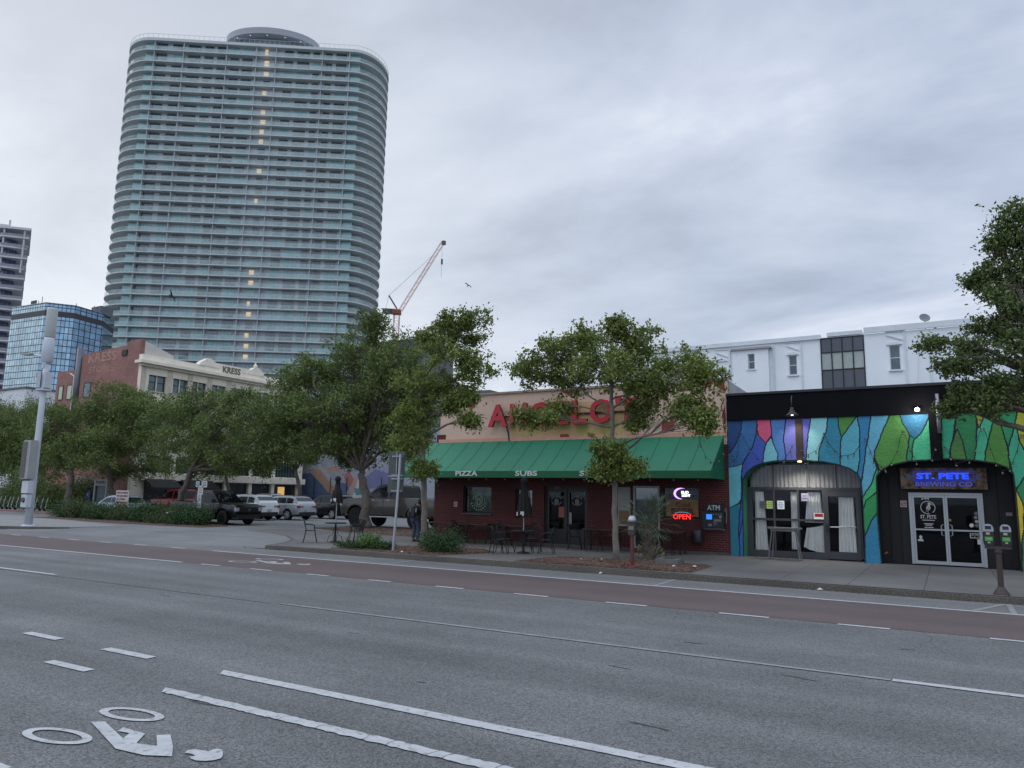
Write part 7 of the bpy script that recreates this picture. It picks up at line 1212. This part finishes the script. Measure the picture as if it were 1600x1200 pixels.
# utility box lid and litter
UB = root('utility_box', 'low grey concrete utility box in the mulch right of the palm', 'utility box', (-6.95, 20.9, .15)); bx('box', M('box_grey', (96, 96, 92), rough=.9, var=.25), UB, -7.3, -6.6, 20.6, 21.15, .15, .31, bevel=.02); bx('lid', M('lid_dark', (60, 60, 58), rough=.8), UB, -7.1, -6.8, 20.75, 20.95, .31, .325)
lit = M('litter_white', (190, 190, 186), rough=.8)
for i, (x, y, s, l) in enumerate(((-9.5, 20.4, .10, 'crumpled white paper in the mulch left of the slender tree'), (-9.05, 20.9, .07, 'small white scrap at the foot of the slender tree'), (-6.6, 20.2, .09, 'white scrap beside the utility box'), (-6.1, 20.5, .10, 'crumpled white wrapper right of the utility box'), (-15.2, 19.1, .10, 'white scrap at the foot of the sign post'), (-8.0, 18.4, .07, 'white scrap in the gutter below the palm'), (-2.6, 18.35, .08, 'pale scrap in the gutter before the brewery'), (-36.3, 26.0, .12, 'white flower head on the hedge by the black pickup'))):
    g = random.Random(i); N = 7; z = .15 if y > 18.7 else .012; z = .75 if i == 7 else z; vs = [(x+s*g.uniform(.5, 1)*math.cos(2*PI*k/N), y+s*.7*g.uniform(.5, 1)*math.sin(2*PI*k/N), z+g.uniform(0, .03)) for k in range(N)] + [(x, y, z+.06), (x+.02, y, z-.005)]
    if i == 7: y = 25.5; vs = [(a, b-.6, c) for a, b, c in vs]
    tag(MB().add(vs, [(k, (k+1) % N, N) for k in range(N)] + [((k+1) % N, k, N+1) for k in range(N)]).build('litter' if i < 7 else 'flower', lit), l, 'litter' if i < 7 else 'flower')
# ---------------------------------------------------------------- birds
def bird(loc, rz, roll, sc, mat, lab):
    o = root('flying_bird', lab, 'bird', (0, 0, 0)); MB().lathe([(.005, -.22), (.05, -.14), (.07, 0), (.05, .12), (.035, .17), (.04, .21), (.005, .27)], (0, 0, 0), 8, 'y').build('body', mat, o, smooth=True)
    for s in (1, -1): MB().add([(s*.03, .10, .02), (s*.28, .16, .14), (s*.62, .02, .10), (s*.55, -.06, .09), (s*.25, -.02, .12), (s*.03, -.10, .02), (s*.28, .10, .16)], [(0, 1, 6), (6, 1, 2), (6, 2, 3, 4), (0, 6, 4, 5), (0, 5, 4, 1), (1, 4, 3, 2)]).build('wing', mat, o)
    MB().add([(-.02, -.18, 0), (.02, -.18, 0), (.08, -.36, .01), (-.08, -.36, .01), (0, -.2, .02)], [(0, 1, 2, 3), (0, 3, 4), (1, 4, 2), (4, 3, 2)]).build('tail', mat, o); o.location = loc; o.rotation_euler = (roll, .5, rz); o.scale = (sc,)*3
bird((-49.73, 33.57, 16.49), 2.2, .6, 1.15, M('feather_black', (16, 17, 20), rough=.7), 'black bird flying in front of the tall tower'); bird((-33.65, 49.68, 19.42), .9, 1.3, .55, M('feather_grey', (60, 62, 68), rough=.7), 'small bird flying in the open sky right of the crane')
# ---------------------------------------------------------------- person with a backpack (seen from behind, leaning to the right)
PX, PY, PZ = -18.45, 23.95, .13
PE = root('person', 'person in dark hooded jacket and jeans with grey backpack, bending beside the leaning tree', 'person', (0, 0, 0))
def skin(name, pts, edges, rads, mat, sub=2, rt=0):
    me = bpy.data.meshes.new(name); me.from_pydata(pts, edges, []); ob = bpy.data.objects.new(name, me); COL.objects.link(ob)
    md = ob.modifiers.new('s', 'SKIN'); md.use_smooth_shade = True; sk = me.skin_vertices[0].data
    for i, r in enumerate(rads): sk[i].radius = r if isinstance(r, tuple) else (r, r); sk[i].use_root = i == rt
    s = ob.modifiers.new('u', 'SUBSURF'); s.levels = sub; s.render_levels = sub
    m2 = bpy.data.meshes.new_from_object(ob.evaluated_get(bpy.context.evaluated_depsgraph_get())); bpy.data.objects.remove(ob)
    m2.materials.append(mat); m2.name = name; o = bpy.data.objects.new(name, m2); COL.objects.link(o); o.parent = PE; return o
jk = M('jacket_dark', (30, 32, 36), rough=.9, var=.25, scale=8, bump=.5, bscale=18); jn = M('jeans', (52, 62, 84), rough=.9, var=.3, scale=7, bump=.4, bscale=25); sk_ = M('skin', (120, 84, 66), rough=.6); shoe = M('shoe', (34, 40, 50), rough=.7)
# body: skin-coloured under-layer of head, neck, torso, legs, arms with hands
J = [(0, 0, .93), (.02, .02, 1.12), (.07, .06, 1.32), (.12, .08, 1.44), (.16, .11, 1.50), (.19, .14, 1.57), (.20, .15, 1.66), (-.10, .0, .88), (-.12, .05, .50), (-.12, -.02, .10), (-.12, .10, .05), (.11, .02, .88), (.13, .10, .50), (.16, .02, .10), (.18, .14, .05), (-.09, .06, 1.36), (-.20, .02, 1.10), (-.16, .16, .90), (-.13, .20, .84), (.27, .06, 1.36), (.36, .16, 1.12), (.38, .34, 1.02), (.38, .41, 1.0)]
E_ = [(0, 1), (1, 2), (2, 3), (3, 4), (4, 5), (5, 6), (0, 7), (7, 8), (8, 9), (9, 10), (0, 11), (11, 12), (12, 13), (13, 14), (3, 15), (15, 16), (16, 17), (17, 18), (3, 19), (19, 20), (20, 21), (21, 22)]
R_ = [.13, .115, .13, .10, .055, .085, .075, .09, .062, .042, .035, .09, .062, .042, .035, .06, .045, .035, .03, .06, .045, .035, .03]
skin('body', J, E_, R_, sk_)
for hx, hy, hz, sgn in ((-.12, .22, .82, -1), (.38, .44, 1.0, 1)):
    for q in range(5):
        a = (q-2)*.018; ln = (.055, .075, .08, .075, .06)[q]
        skin('finger', [(hx+a, hy, hz), (hx+a*1.3, hy+.03, hz-.03), (hx+a*1.3, hy+.02, hz-ln)], [(0, 1), (1, 2)], [.009, .009, .007], sk_, 1)
skin('jacket', [(0, 0, .90), (.02, .02, 1.12), (.07, .06, 1.33), (.12, .09, 1.46), (-.10, .05, 1.37), (-.215, .02, 1.10), (-.165, .16, .91), (.28, .06, 1.37), (.37, .16, 1.12), (.385, .33, 1.02)], [(0, 1), (1, 2), (2, 3), (3, 4), (4, 5), (5, 6), (3, 7), (7, 8), (8, 9)], [(.185, .15), (.165, .135), (.19, .15), (.11, .10), .085, .068, .055, .085, .068, .055], jk)
skin('hood', [(.14, .08, 1.47), (.18, .11, 1.56), (.20, .13, 1.66), (.19, .12, 1.72)], [(0, 1), (1, 2), (2, 3)], [.10, .115, .115, .07], jk)
skin('jeans', [(0, 0, .95), (-.10, .0, .86), (-.125, .05, .50), (-.125, -.01, .12), (.11, .02, .86), (.135, .10, .50), (.165, .03, .12)], [(0, 1), (1, 2), (2, 3), (0, 4), (4, 5), (5, 6)], [.15, .105, .082, .075, .105, .082, .075], jn)
for pts in ([(-.12, -.06, .05), (-.12, .06, .045), (-.13, .19, .04)], [(.16, -.02, .05), (.175, .09, .045), (.19, .22, .04)]): skin('shoe', pts, [(0, 1), (1, 2)], [.045, .05, .038], shoe)
BP = MB().cbox((.03, -.17, 1.18), (.30, .20, .46), ry=.12, rx=-.08).build('backpack', M('backpack_grey', (70, 72, 76), rough=.85, var=.2), PE, bevel=.05); MB().cbox((.02, -.29, 1.08), (.22, .07, .20), ry=.12).build('pocket', M('backpack_black', (32, 33, 36), rough=.85), BP, bevel=.02)
for x in (-.08, .17): MB().tube([(x, -.10, 1.36), (x+.02, .03, 1.46), (x+.02, .16, 1.38), (x+.0, .17, 1.15), (x-.0, -.02, 1.0)], .018, 5).build('strap', MATS['backpack_black'], BP)
MB().cbox((.27, -.10, 1.24), (.06, .05, .16), ry=.3).build('cloth', M('pale_cloth', (150, 150, 145)), PE, bevel=.01)
PE.location = (PX, PY, PZ); PE.rotation_euler = (0, 0, -.5)
